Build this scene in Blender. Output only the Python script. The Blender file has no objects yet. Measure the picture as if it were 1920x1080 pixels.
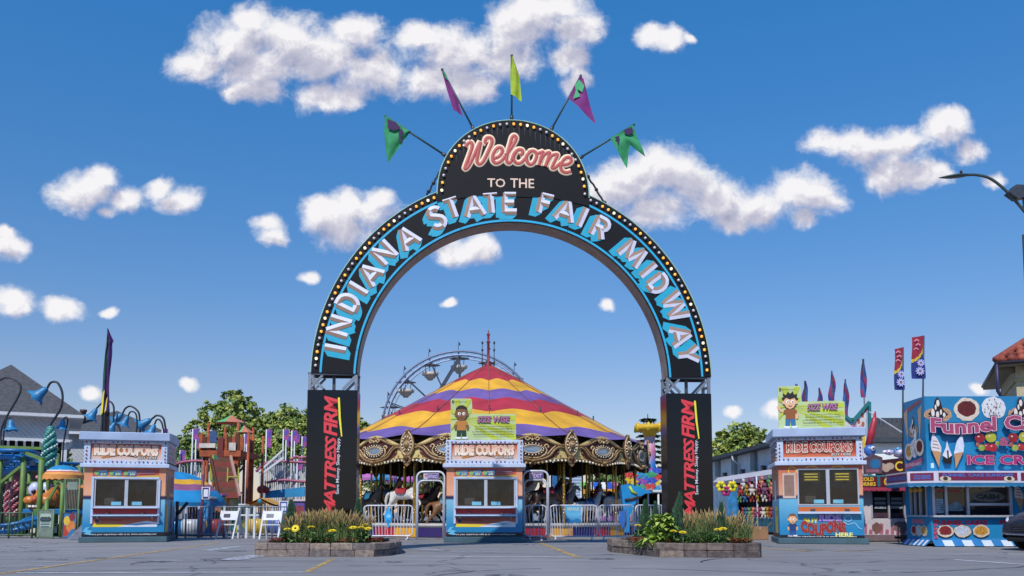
import bpy, bmesh, math, random
from mathutils import Vector, Matrix
R = math.radians
PI = math.pi
random.seed(7)
C = bpy.context.scene.collection
S = bpy.context.scene

# ---------------------------------------------------------------- camera
F_PX, TILT, CAMZ, PY0 = 1600.0, R(5), 0.85, 820.0
cd = bpy.data.cameras.new("camera")
cam = bpy.data.objects.new("camera", cd)
C.objects.link(cam)
S.camera = cam
cam.location = (0, 0, CAMZ)
cam.rotation_euler = (R(90) + TILT, 0, 0)
cd.sensor_width = 36
cd.lens = F_PX / 1920 * 36
cd.shift_y = (PY0 - 540) / 1920
cd.clip_end = 3000

def ray(px, py):
 a, b = px - 960, PY0 - py
 return (a, F_PX * math.cos(TILT) - b * math.sin(TILT), F_PX * math.sin(TILT) + b * math.cos(TILT))

def at(px, py, Y):
 """the world point at depth Y that the photo shows at (px, py)"""
 d = ray(px, py)
 k = Y / d[1]
 return Vector((d[0] * k, Y, CAMZ + d[2] * k))

def gnd(px, py, z=0.0):
 d = ray(px, py)
 k = (z - CAMZ) / d[2]
 return Vector((d[0] * k, d[1] * k, z))

# ---------------------------------------------------------------- light
SUN_EL, SUN_AZ = R(48), R(-160)          # azimuth measured from +Y towards +X
sdir = Vector((math.sin(SUN_AZ) * math.cos(SUN_EL), math.cos(SUN_AZ) * math.cos(SUN_EL), math.sin(SUN_EL)))
ld = bpy.data.lights.new("sun", 'SUN')
ld.energy = 2.9
ld.angle = R(0.5)
ld.color = (1.0, 0.94, 0.86)
sun = bpy.data.objects.new("sun", ld)
sun.rotation_euler = (-sdir).to_track_quat('-Z', 'Y').to_euler()
C.objects.link(sun)
S.view_settings.view_transform = 'Standard'
S.view_settings.look = 'None'
S.view_settings.gamma = 1
S.view_settings.exposure = 0.50
S.cycles.max_bounces = 6
S.cycles.transparent_max_bounces = 12

w = bpy.data.worlds.new("World")
S.world = w
w.use_nodes = True
w.cycles.sampling_method = 'MANUAL'
w.cycles.sample_map_resolution = 256
nt = w.node_tree
nt.nodes.clear()
N, L = nt.nodes, nt.links

def nd(t, tree=None, **kw):
 n = (tree or nt).nodes.new(t)
 for k, v in kw.items():
  setattr(n, k, v)
 return n

def mth(op, a, b=None, c=None, tree=None, clamp=False):
 t = tree or nt
 n = t.nodes.new('ShaderNodeMath')
 n.operation = op
 n.use_clamp = clamp
 for i, x in enumerate((a, b, c)):
  if x is None:
   continue
  if isinstance(x, (int, float)):
   n.inputs[i].default_value = x
  else:
   t.links.new(x, n.inputs[i])
 return n.outputs[0]

# clouds of the day: (px, py, half width, half height), as directions in the sky
CL = [(360, 125, 70, 42), (430, 80, 75, 58), (470, 40, 45, 40), (540, 70, 80, 50), (480, 135, 120, 50), (600, 110, 100, 62), (670, 60, 65, 45),
      (450, 185, 55, 22), (490, 175, 60, 28), (600, 185, 70, 26), (660, 180, 40, 26), (700, 130, 90, 50),
      (790, 75, 55, 42), (850, 95, 90, 60), (820, 150, 85, 42), (880, 170, 70, 35), (940, 110, 70, 55), (960, 60, 70, 55), (1000, 30, 110, 50), (1080, 60, 62, 58), (1070, 120, 42, 45),
      (1085, 160, 30, 30), (1050, 20, 60, 40),
      (1215, 70, 48, 25), (1255, 68, 50, 24), (1295, 68, 26, 14),
      (1240, 310, 85, 52), (1180, 340, 90, 48), (1290, 330, 75, 50), (1150, 350, 60, 55), (1340, 365, 80, 46), (1420, 385, 80, 40), (1500, 360, 85, 45), (1540, 375, 58, 42),
      (1230, 395, 95, 30), (1370, 410, 90, 22), (1120, 385, 50, 40), (1512, 415, 30, 22),
      (1560, 265, 55, 36), (1620, 270, 75, 42), (1690, 270, 60, 42), (1770, 245, 58, 50), (1785, 225, 45, 35), (1680, 325, 85, 45), (1740, 330, 60, 30), (1820, 285, 60, 22), (1860, 340, 60, 18),
      (170, 350, 75, 34), (140, 365, 85, 26), (195, 325, 40, 24), (230, 365, 50, 30), (200, 390, 38, 18), (335, 365, 50, 33), (305, 345, 30, 22),
      (10, 460, 50, 34), (5, 435, 28, 24), (15, 560, 58, 28), (30, 575, 75, 20), (110, 575, 55, 22), (200, 577, 42, 12),
      (500, 420, 32, 26), (510, 448, 42, 26), (600, 395, 50, 34), (640, 420, 85, 44), (700, 385, 70, 34), (715, 365, 40, 25), (770, 420, 70, 45), (840, 465, 60, 24), (900, 455, 70, 26), (660, 385, 60, 34),
      (580, 513, 36, 17), (845, 567, 28, 13), (1143, 568, 28, 20), (347, 718, 40, 14), (170, 735, 70, 12), (1375, 776, 32, 16), (1455, 775, 42, 22), (1840, 730, 40, 12)]

g = bpy.data.node_groups.new("cloud_field", 'ShaderNodeTree')
g.interface.new_socket("P", in_out='INPUT', socket_type='NodeSocketVector')
g.interface.new_socket("F", in_out='OUTPUT', socket_type='NodeSocketFloat')
gi = g.nodes.new('NodeGroupInput')
go = g.nodes.new('NodeGroupOutput')
ASP = 1.45      # clouds are wider than high
sc_ = nd('ShaderNodeVectorMath', g, operation='MULTIPLY')
g.links.new(gi.outputs[0], sc_.inputs[0])
sc_.inputs[1].default_value = (1, ASP, 0)
prev = None
for (cx, cy, rx, ry) in CL:
 d = ray(cx, cy)
 rr = (rx / 1600 * ry / 1600 * ASP) ** .5 * (1.09 if ry > 20 else .80)
 a = nd('ShaderNodeVectorMath', g, operation='DISTANCE')
 g.links.new(sc_.outputs[0], a.inputs[0])
 a.inputs[1].default_value = (d[0] / d[1], d[2] / d[1] * ASP, 0)
 m = mth('MULTIPLY', a.outputs['Value'], 1 / rr, tree=g)
 prev = m if prev is None else mth('SMOOTH_MIN', prev, m, 0.5, tree=g)
prev = mth('SUBTRACT', 1.0, prev, tree=g)
g.links.new(prev, go.inputs[0])

tc = nd('ShaderNodeTexCoord')
sep = nd('ShaderNodeSeparateXYZ')
L.new(tc.outputs['Generated'], sep.inputs[0])
yy = mth('MAXIMUM', sep.outputs[1], 0.05)
cu = mth('DIVIDE', sep.outputs[0], yy)
cv = mth('DIVIDE', sep.outputs[2], yy)
cmb = nd('ShaderNodeCombineXYZ')
L.new(cu, cmb.inputs[0])
L.new(cv, cmb.inputs[1])
P0 = cmb.outputs[0]

def noise(vec, scale, detail=5, rough=0.55):
 n = nd('ShaderNodeTexNoise')
 n.inputs['Scale'].default_value = scale
 n.inputs['Detail'].default_value = detail
 n.inputs['Roughness'].default_value = rough
 L.new(vec, n.inputs['Vector'])
 return n

def warp(vec, scale, amt, detail=4):
 n = noise(vec, scale, detail)
 s_ = nd('ShaderNodeVectorMath', operation='SUBTRACT')
 L.new(n.outputs['Color'], s_.inputs[0])
 s_.inputs[1].default_value = (.5, .5, .5)
 m_ = nd('ShaderNodeVectorMath', operation='SCALE')
 L.new(s_.outputs[0], m_.inputs[0])
 m_.inputs['Scale'].default_value = amt
 a_ = nd('ShaderNodeVectorMath', operation='ADD')
 L.new(vec, a_.inputs[0])
 L.new(m_.outputs[0], a_.inputs[1])
 return a_.outputs[0]

def shifted(off):
 o = nd('ShaderNodeVectorMath', operation='ADD')
 L.new(P0, o.inputs[0])
 o.inputs[1].default_value = (off[0] / 1600, off[1] / 1600, 0)
 return o.outputs[0]

def body(vec):
 gg = nd('ShaderNodeGroup')
 gg.node_tree = g
 L.new(vec, gg.inputs[0])
 return gg.outputs[0]
PW = warp(P0, 10, 0.045, 5)
b0 = body(PW)
b1 = body(shifted((-16, 46)))
n0 = noise(PW, 26, 10, 0.60).outputs['Fac']
n1 = noise(warp(shifted((-7, 12)), 10, 0.045, 2), 26, 4, 0.55).outputs['Fac']
n2 = noise(P0, 150, 4, 0.6).outputs['Fac']
f0 = mth('ADD', mth('MULTIPLY', b0, 1.5), mth('ADD', mth('MULTIPLY', mth('SUBTRACT', n0, 0.5), 1.9), mth('MULTIPLY', mth('SUBTRACT', n2, 0.5), 0.28)))
front = mth('GREATER_THAN', sep.outputs[1], 0.06)
mr = nd('ShaderNodeMapRange')
mr.interpolation_type = 'SMOOTHSTEP'
L.new(f0, mr.inputs['Value'])
mr.inputs['From Min'].default_value = 0.0
mr.inputs['From Max'].default_value = 0.95
cover = mth('MULTIPLY', mth('MULTIPLY', mr.outputs[0], front), 0.97)
# light: puffs are bright where they face the sun, the base lies in the cloud's own shade
sh = mth('ADD', mth('MULTIPLY', mth('SUBTRACT', n0, n1), 1.35), 0.98)
sh = mth('SUBTRACT', sh, mth('MULTIPLY', mth('MAXIMUM', mth('ADD', b1, 0.12), 0), 0.70), clamp=True)
cr = nd('ShaderNodeValToRGB')
cr.color_ramp.elements[0].position = 0.05
cr.color_ramp.elements[0].color = (0.36, 0.38, 0.52, 1)
cr.color_ramp.elements[1].position = 0.80
cr.color_ramp.elements[1].color = (0.93, 0.91, 0.92, 1)
e = cr.color_ramp.elements.new(0.5)
e.color = (0.60, 0.59, 0.69, 1)
L.new(sh, cr.inputs[0])

SKY_STRENGTH = 0.10
sky = nd('ShaderNodeTexSky')
sky.sky_type = 'NISHITA'
sky.sun_disc = False
sky.sun_elevation = SUN_EL
sky.sun_rotation = SUN_AZ
sky.air_density = 1.2
sky.dust_density = 0.0
sky.ozone_density = 2.2
hs = nd('ShaderNodeHueSaturation')
hs.inputs['Saturation'].default_value = 1.25
hs.inputs['Value'].default_value = 1.0
L.new(sky.outputs[0], hs.inputs['Color'])
SKYMUL = nd('ShaderNodeMix', data_type='RGBA', blend_type='MULTIPLY')
SKYMUL.inputs['Factor'].default_value = 1
L.new(hs.outputs[0], SKYMUL.inputs['A'])
tr = nd('ShaderNodeValToRGB')
for i, (p_, c_) in enumerate(((0.0, (.52, .49, .66)), (.15, (.64, .59, .72)), (.55, (.42, .90, 1.12)))):
 if i > 1:
  tr.color_ramp.elements.new(p_)
 tr.color_ramp.elements[i].position = p_
 tr.color_ramp.elements[i].color = (*c_, 1)
L.new(sep.outputs[2], tr.inputs[0])
L.new(tr.outputs[0], SKYMUL.inputs['B'])
vm = nd('ShaderNodeVectorMath', operation='SCALE')
L.new(cr.outputs[0], vm.inputs[0])
vm.inputs['Scale'].default_value = 0.72 / SKY_STRENGTH
mx = nd('ShaderNodeMix', data_type='RGBA')
L.new(cover, mx.inputs['Factor'])
L.new(SKYMUL.outputs['Result'], mx.inputs['A'])
L.new(vm.outputs[0], mx.inputs['B'])
bg = nd('ShaderNodeBackground')
bg.inputs['Strength'].default_value = SKY_STRENGTH
L.new(mx.outputs['Result'], bg.inputs['Color'])
wo = nd('ShaderNodeOutputWorld')
L.new(bg.outputs[0], wo.inputs['Surface'])

# ---------------------------------------------------------------- materials
def lin(h):
 if isinstance(h, str):
  h = h.lstrip('#')
  c = [int(h[i:i + 2], 16) / 255 for i in (0, 2, 4)]
  return tuple((x / 12.92 if x <= .04045 else ((x + .055) / 1.055) ** 2.4) for x in c)
 return tuple(h)

MATS = {}

def M(col, rough=.55, metal=0.0, var=.14, scale=3.0, bump=0.0, bscale=40., emit=0.0, spec=.5, trans=0.0, name=None, grime=0.0):
 key = (name or '') + str((col, rough, metal, var, scale, bump, bscale, emit, spec, trans, grime))
 if key in MATS:
  return MATS[key]
 m = bpy.data.materials.new(name or 'paint')
 m.use_nodes = True
 t = m.node_tree
 b = t.nodes['Principled BSDF']
 c = lin(col)
 b.inputs['Base Color'].default_value = (*c, 1)
 b.inputs['Roughness'].default_value = rough
 b.inputs['Metallic'].default_value = metal
 b.inputs['Specular IOR Level'].default_value = spec
 if emit:
  b.inputs['Emission Color'].default_value = (*c, 1)
  b.inputs['Emission Strength'].default_value = emit
 if trans:
  b.inputs['Transmission Weight'].default_value = trans
 if var or bump:
  tcn = t.nodes.new('ShaderNodeTexCoord')
  n = t.nodes.new('ShaderNodeTexNoise')
  n.inputs['Scale'].default_value = scale
  n.inputs['Detail'].default_value = 6
  t.links.new(tcn.outputs['Object'], n.inputs['Vector'])
  r = t.nodes.new('ShaderNodeMapRange')
  r.inputs['From Min'].default_value = .3
  r.inputs['From Max'].default_value = .7
  r.inputs['To Min'].default_value = 1 - var
  r.inputs['To Max'].default_value = 1 + var * .6
  t.links.new(n.outputs['Fac'], r.inputs['Value'])
  mxn = t.nodes.new('ShaderNodeVectorMath')
  mxn.operation = 'SCALE'
  mxn.inputs[0].default_value = c
  t.links.new(r.outputs[0], mxn.inputs['Scale'])
  t.links.new(mxn.outputs[0], b.inputs['Base Color'])
 if bump:
  n2 = t.nodes.new('ShaderNodeTexNoise')
  n2.inputs['Scale'].default_value = bscale
  n2.inputs['Detail'].default_value = 4
  t.links.new(tcn.outputs['Object'], n2.inputs['Vector'])
  bp = t.nodes.new('ShaderNodeBump')
  bp.inputs['Strength'].default_value = bump
  bp.inputs['Distance'].default_value = .02
  t.links.new(n2.outputs['Fac'], bp.inputs['Height'])
  t.links.new(bp.outputs[0], b.inputs['Normal'])
 MATS[key] = m
 return m

def ramp_mat(name, stops, axis=2, rough=.5, coord='Object', lo=0, hi=1, var=.08):
 """printed artwork that changes colour along one local axis"""
 key = name
 if key in MATS:
  return MATS[key]
 m = bpy.data.materials.new(name)
 m.use_nodes = True
 t = m.node_tree
 b = t.nodes['Principled BSDF']
 b.inputs['Roughness'].default_value = rough
 tcn = t.nodes.new('ShaderNodeTexCoord')
 s_ = t.nodes.new('ShaderNodeSeparateXYZ')
 t.links.new(tcn.outputs[coord], s_.inputs[0])
 r = t.nodes.new('ShaderNodeMapRange')
 r.inputs['From Min'].default_value = lo
 r.inputs['From Max'].default_value = hi
 t.links.new(s_.outputs[axis], r.inputs['Value'])
 c = t.nodes.new('ShaderNodeValToRGB')
 els = c.color_ramp.elements
 while len(els) < len(stops):
  els.new(.5)
 for e_, (p, col) in zip(els, stops):
  e_.position = p
 for i, (p, col) in enumerate(stops):
  els[i].position = p
  els[i].color = (*lin(col), 1)
 t.links.new(r.outputs[0], c.inputs[0])
 n = t.nodes.new('ShaderNodeTexNoise')
 n.inputs['Scale'].default_value = 2.5
 n.inputs['Detail'].default_value = 5
 t.links.new(tcn.outputs['Object'], n.inputs['Vector'])
 r2 = t.nodes.new('ShaderNodeMapRange')
 r2.inputs['To Min'].default_value = 1 - var * 2
 r2.inputs['To Max'].default_value = 1 + var
 t.links.new(n.outputs['Fac'], r2.inputs['Value'])
 v = t.nodes.new('ShaderNodeVectorMath')
 v.operation = 'SCALE'
 t.links.new(c.outputs[0], v.inputs[0])
 t.links.new(r2.outputs[0], v.inputs['Scale'])
 t.links.new(v.outputs[0], b.inputs['Base Color'])
 MATS[key] = m
 return m

# ---------------------------------------------------------------- mesh builder
def frame(o, u, v, n=None):
 o, u, v = Vector(o), Vector(u).normalized(), Vector(v).normalized()
 n = Vector(n).normalized() if n is not None else u.cross(v)
 return lambda a, b, d=0.0: o + u * a + v * b + n * d

FRONT = lambda y=0.0: frame((0, y, 0), (1, 0, 0), (0, 0, 1), (0, -1, 0))   # drawn on a face looking at -Y

class MB:
 def __init__(s):
  s.v, s.f, s.mi, s.sm, s.mats = [], [], [], [], []

 def m(s, mat):
  if isinstance(mat, str):
   mat = M(mat)
  if mat not in s.mats:
   s.mats.append(mat)
  return s.mats.index(mat)

 def add(s, vs, fs, mat, smooth=False):
  o = len(s.v)
  s.v += [tuple(p) for p in vs]
  k = s.m(mat)
  for f in fs:
   s.f.append([i + o for i in f])
   s.mi.append(k)
   s.sm.append(smooth)
  return s

 def poly(s, pts, mat):
  return s.add(pts, [list(range(len(pts)))], mat)

 def box(s, x0, x1, y0, y1, z0, z1, mat, fr=None):
  vs = [(x, y, z) for z in (z0, z1) for y in (y0, y1) for x in (x0, x1)]
  if fr:
   vs = [fr(*p) for p in vs]
  return s.add(vs, [(0, 2, 3, 1), (4, 5, 7, 6), (0, 1, 5, 4), (2, 6, 7, 3), (0, 4, 6, 2), (1, 3, 7, 5)], mat)

 def bbox(s, x0, x1, y0, y1, z0, z1, mat, b=.01):
  """box with chamfered edges"""
  vs, fs = [], []
  bm = bmesh.new()
  bmesh.ops.create_cube(bm, size=1)
  for v in bm.verts:
   v.co = Vector(((x0 + x1) / 2 + v.co.x * (x1 - x0), (y0 + y1) / 2 + v.co.y * (y1 - y0), (z0 + z1) / 2 + v.co.z * (z1 - z0)))
  bmesh.ops.bevel(bm, geom=list(bm.edges), offset=b, segments=1, affect='EDGES')
  bm.verts.ensure_lookup_table()
  bm.verts.index_update()
  vs = [tuple(v.co) for v in bm.verts]
  fs = [[v.index for v in f.verts] for f in bm.faces]
  bm.free()
  return s.add(vs, fs, mat)

 def bar(s, a, b, wd, ht, mat, up=(0, 0, 1)):
  a, b = Vector(a), Vector(b)
  d = (b - a).normalized()
  up = Vector(up)
  if abs(d.dot(up.normalized())) > .98:
   up = Vector((0, 1, 0))
  x = d.cross(up).normalized()
  y = x.cross(d)
  vs = [p + x * i * wd / 2 + y * j * ht / 2 for p in (a, b) for i, j in ((-1, -1), (1, -1), (1, 1), (-1, 1))]
  return s.add(vs, [(0, 1, 2, 3), (7, 6, 5, 4), (0, 4, 5, 1), (1, 5, 6, 2), (2, 6, 7, 3), (3, 7, 4, 0)], mat)

 def tube(s, pts, r, mat, n=8, closed=False, flat=1.0, cap=True):
  pts = [Vector(p) for p in pts]
  k = len(pts)
  rs = r if isinstance(r, (list, tuple)) else [r] * k
  vs, fs = [], []
  ref = None
  for i, p in enumerate(pts):
   if closed:
    d = pts[(i + 1) % k] - pts[i - 1]
   else:
    d = pts[min(i + 1, k - 1)] - pts[max(i - 1, 0)]
   if d.length < 1e-9:
    d = Vector((0, 0, 1))
   d.normalize()
   if ref is None:
    ref = Vector((0, -1, 0)) if abs(d.y) < .9 else Vector((1, 0, 0))
   x = (ref - d * ref.dot(d))
   if x.length < 1e-6:
    x = d.orthogonal()
   x.normalize()
   ref = x
   y = d.cross(x)
   for j in range(n):
    a = 2 * PI * j / n
    vs.append(p + (x * math.cos(a) * flat + y * math.sin(a)) * rs[i])
  m_ = k if closed else k - 1
  for i in range(m_):
   for j in range(n):
    a, b = i * n + j, i * n + (j + 1) % n
    c, d_ = ((i + 1) % k) * n + (j + 1) % n, ((i + 1) % k) * n + j
    fs.append((a, b, c, d_))
  if not closed and cap:
   fs.append(tuple(range(n))[::-1])
   fs.append(tuple((k - 1) * n + j for j in range(n)))
  return s.add(vs, fs, mat, n > 5)

 def lathe(s, prof, mat, n=16, c=(0, 0, 0), smooth=True, axis=None, sx=1, sy=1):
  vs, fs = [], []
  c = Vector(c)
  Mx = axis.to_3x3() if axis else None
  for (r, z) in prof:
   for j in range(n):
    a = 2 * PI * j / n
    p = Vector((r * math.cos(a) * sx, r * math.sin(a) * sy, z))
    vs.append(c + (Mx @ p if Mx else p))
  for i in range(len(prof) - 1):
   for j in range(n):
    fs.append((i * n + j, i * n + (j + 1) % n, (i + 1) * n + (j + 1) % n, (i + 1) * n + j))
  if prof[0][0] > 1e-4:
   fs.append(tuple(range(n))[::-1])
  if prof[-1][0] > 1e-4:
   fs.append(tuple((len(prof) - 1) * n + j for j in range(n)))
  return s.add(vs, fs, mat, smooth)

 def ball(s, c, r, mat, n=8, sc=(1, 1, 1), smooth=True, rot=None):
  vs, fs = [], []
  h = max(3, n // 2)
  c = Vector(c)
  pts = [Vector((0, 0, -1))]
  for i in range(1, h):
   t = -PI / 2 + PI * i / h
   for j in range(n):
    a = 2 * PI * j / n
    pts.append(Vector((math.cos(t) * math.cos(a), math.cos(t) * math.sin(a), math.sin(t))))
  pts.append(Vector((0, 0, 1)))
  for p in pts:
   q = Vector((p.x * sc[0] * r, p.y * sc[1] * r, p.z * sc[2] * r))
   vs.append(c + (rot @ q if rot else q))
  for j in range(n):
   fs.append((0, 1 + (j + 1) % n, 1 + j))
  for i in range(h - 2):
   for j in range(n):
    a = 1 + i * n
    fs.append((a + j, a + (j + 1) % n, a + n + (j + 1) % n, a + n + j))
  a = 1 + (h - 2) * n
  for j in range(n):
   fs.append((a + j, a + (j + 1) % n, len(pts) - 1))
  return s.add(vs, fs, mat, smooth)

 def prism(s, pts, fr, d0, d1, mat, side=None):
  n = len(pts)
  vs = [fr(p[0], p[1], d0) for p in pts] + [fr(p[0], p[1], d1) for p in pts]
  s.add(vs, [list(range(n)), list(range(n, 2 * n))[::-1]], mat)
  s.add(vs, [(i, (i + 1) % n, n + (i + 1) % n, n + i) for i in range(n)], side or mat)
  return s

 def grid(s, fn, nu, nv, mat, smooth=True, closed=False):
  vs = [fn(i / nu, j / nv) for j in range(nv + 1) for i in range(nu + 1)]
  fs = []
  for j in range(nv):
   for i in range(nu):
    a = j * (nu + 1) + i
    fs.append((a, a + 1, a + nu + 2, a + nu + 1))
  if callable(mat):
   for q, f in enumerate(fs):
    i, j = q % nu, q // nu
    s.add([vs[x] for x in f], [(0, 1, 2, 3)], mat((i + .5) / nu, (j + .5) / nv), smooth)
   return s
  return s.add(vs, fs, mat, smooth)

 def build(s, name, parent=None, loc=None, rot=None):
  me = bpy.data.meshes.new(name)
  me.from_pydata(s.v, [], s.f)
  for m_ in s.mats:
   me.materials.append(m_)
  me.polygons.foreach_set('material_index', s.mi)
  me.polygons.foreach_set('use_smooth', s.sm)
  me.update()
  bm = bmesh.new()
  bm.from_mesh(me)
  bmesh.ops.remove_doubles(bm, verts=bm.verts, dist=1e-5)
  bmesh.ops.recalc_face_normals(bm, faces=bm.faces)
  bm.to_mesh(me)
  bm.free()
  o = bpy.data.objects.new(name, me)
  C.objects.link(o)
  if parent:
   o.parent = parent
  if loc is not None:
   o.location = loc
  if rot is not None:
   o.rotation_euler = rot
  return o

def tag(o, label=None, cat=None, group=None, kind=None):
 for k, v in (('label', label), ('category', cat), ('group', group), ('kind', kind)):
  if v:
   o[k] = v
 return o

def empty(name, loc=(0, 0, 0), rz=0.0, label=None, cat=None, group=None):
 o = bpy.data.objects.new(name, None)
 o.empty_display_size = .3
 C.objects.link(o)
 o.location = loc
 o.rotation_euler = (0, 0, rz)
 return tag(o, label, cat, group)

def kids(o):
 return [c for c in bpy.data.objects if c.parent == o]

def copy_tree(o, parent=None, loc=None, rz=None, label=None, scale=None):
 c = o.copy()
 C.objects.link(c)
 c.parent = parent
 for ch in list(o.children):
  copy_tree(ch, c)
 if loc is not None:
  c.location = loc
 if rz is not None:
  c.rotation_euler = (c.rotation_euler[0], c.rotation_euler[1], rz)
 if label:
  c['label'] = label
 if scale is not None:
  c.scale = (scale,) * 3 if isinstance(scale, (int, float)) else scale
 return c

GL = {}

def glyphs(txt, offset=0.0, shear=0.0, space=1.0, res=2):
 k = (txt, offset, shear, space, res)
 if k in GL:
  return GL[k]
 cu_ = bpy.data.curves.new('t', 'FONT')
 cu_.body = txt
 cu_.size = 1
 cu_.resolution_u = res
 cu_.offset = offset
 cu_.shear = shear
 cu_.space_character = space
 ob = bpy.data.objects.new('t', cu_)
 me = bpy.data.meshes.new_from_object(ob)
 vs = [(v.co.x, v.co.y) for v in me.vertices]
 fs = [list(p.vertices) for p in me.polygons]
 bpy.data.objects.remove(ob)
 bpy.data.curves.remove(cu_)
 bpy.data.meshes.remove(me)
 GL[k] = (vs, fs)
 return GL[k]

class Art:
 """flat artwork on a face: every shape lies a hair above the one before"""
 def __init__(s, mb, fr, d=0.003, step=0.0012):
  s.mb, s.fr, s.d, s.step = mb, fr, d, step

 def up(s):
  s.d += s.step
  return s.d

 def poly(s, pts, mat):
  d = s.up()
  s.mb.poly([s.fr(a, b, d) for a, b in pts], mat)

 def rect(s, x0, x1, y0, y1, mat):
  s.poly([(x0, y0), (x1, y0), (x1, y1), (x0, y1)], mat)

 def ell(s, cx, cy, rx, ry, mat, n=18, jag=0.0, a0=0, a1=2 * PI, rot=0):
  pts = []
  for i in range(n):
   a = a0 + (a1 - a0) * i / (n if abs(a1 - a0 - 2 * PI) < 1e-6 else n - 1)
   k = 1 + jag * random.uniform(-1, 1)
   x, y = rx * k * math.cos(a), ry * k * math.sin(a)
   pts.append((cx + x * math.cos(rot) - y * math.sin(rot), cy + x * math.sin(rot) + y * math.cos(rot)))
  s.poly(pts, mat)

 def band(s, pts, w, mat):
  """ribbon along a path"""
  d = s.up()
  P = [Vector(p) for p in pts]
  Lp, Rp = [], []
  for i, p in enumerate(P):
   t = (P[min(i + 1, len(P) - 1)] - P[max(i - 1, 0)]).normalized()
   nn = Vector((-t.y, t.x)) * w / 2
   Lp.append(p + nn)
   Rp.append(p - nn)
  for i in range(len(P) - 1):
   s.mb.poly([s.fr(q.x, q.y, d) for q in (Lp[i], Rp[i], Rp[i + 1], Lp[i + 1])], mat)

 def text(s, txt, x0, x1, y0, y1, mat, out=None, ow=.05, shear=0., space=1., fn=None, fat=0.0, fit=True, out2=None, ow2=.1):
  vs, fs = glyphs(txt, 0, shear, space)
  xs = [v[0] for v in vs]
  ys = [v[1] for v in vs]
  ax, bx, ay, by = min(xs), max(xs), min(ys), max(ys)
  kx, ky = (x1 - x0) / (bx - ax), (y1 - y0) / (by - ay)
  if not fit:
   kx = ky
  lay = []
  if out2:
   lay.append((ow2, out2))
  if out:
   lay.append((ow, out))
  lay.append((fat, mat))
  for (o_, mt) in lay:
   v2, f2 = glyphs(txt, o_, shear, space)
   d = s.up()
   P = []
   for (x, y) in v2:
    X, Y_ = x0 + (x - ax) * kx, y0 + (y - ay) * ky
    if fn:
     X, Y_ = fn(X, Y_)
    P.append(s.fr(X, Y_, d))
   s.mb.add(P, f2, mt)

def hull(P):
 P = sorted(set((round(a, 6), round(b, 6)) for a, b in P))
 def half(Q):
  h = []
  for p in Q:
   while len(h) > 1 and (h[-1][0] - h[-2][0]) * (p[1] - h[-2][1]) - (h[-1][1] - h[-2][1]) * (p[0] - h[-2][0]) <= 0:
    h.pop()
   h.append(p)
  return h[:-1]
 return half(P) + half(P[::-1])

def skin(name, verts, edges, radii, mat, parent=None, sub=1):
 """one continuous body grown round a skeleton"""
 me = bpy.data.meshes.new(name)
 me.from_pydata(verts, edges, [])
 ob = bpy.data.objects.new(name, me)
 C.objects.link(ob)
 md = ob.modifiers.new('s', 'SKIN')
 me.skin_vertices[0].data[0].use_root = True
 for i, r in enumerate(radii):
  me.skin_vertices[0].data[i].radius = r if isinstance(r, tuple) else (r, r)
 sb = ob.modifiers.new('u', 'SUBSURF')
 sb.levels = sub
 dg = bpy.context.evaluated_depsgraph_get()
 m2 = bpy.data.meshes.new_from_object(ob.evaluated_get(dg))
 bpy.data.objects.remove(ob)
 m2.materials.clear()
 m2.materials.append(mat)
 for p in m2.polygons:
  p.use_smooth = True
  p.material_index = 0
 o = bpy.data.objects.new(name, m2)
 C.objects.link(o)
 o.parent = parent
 return o
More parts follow.
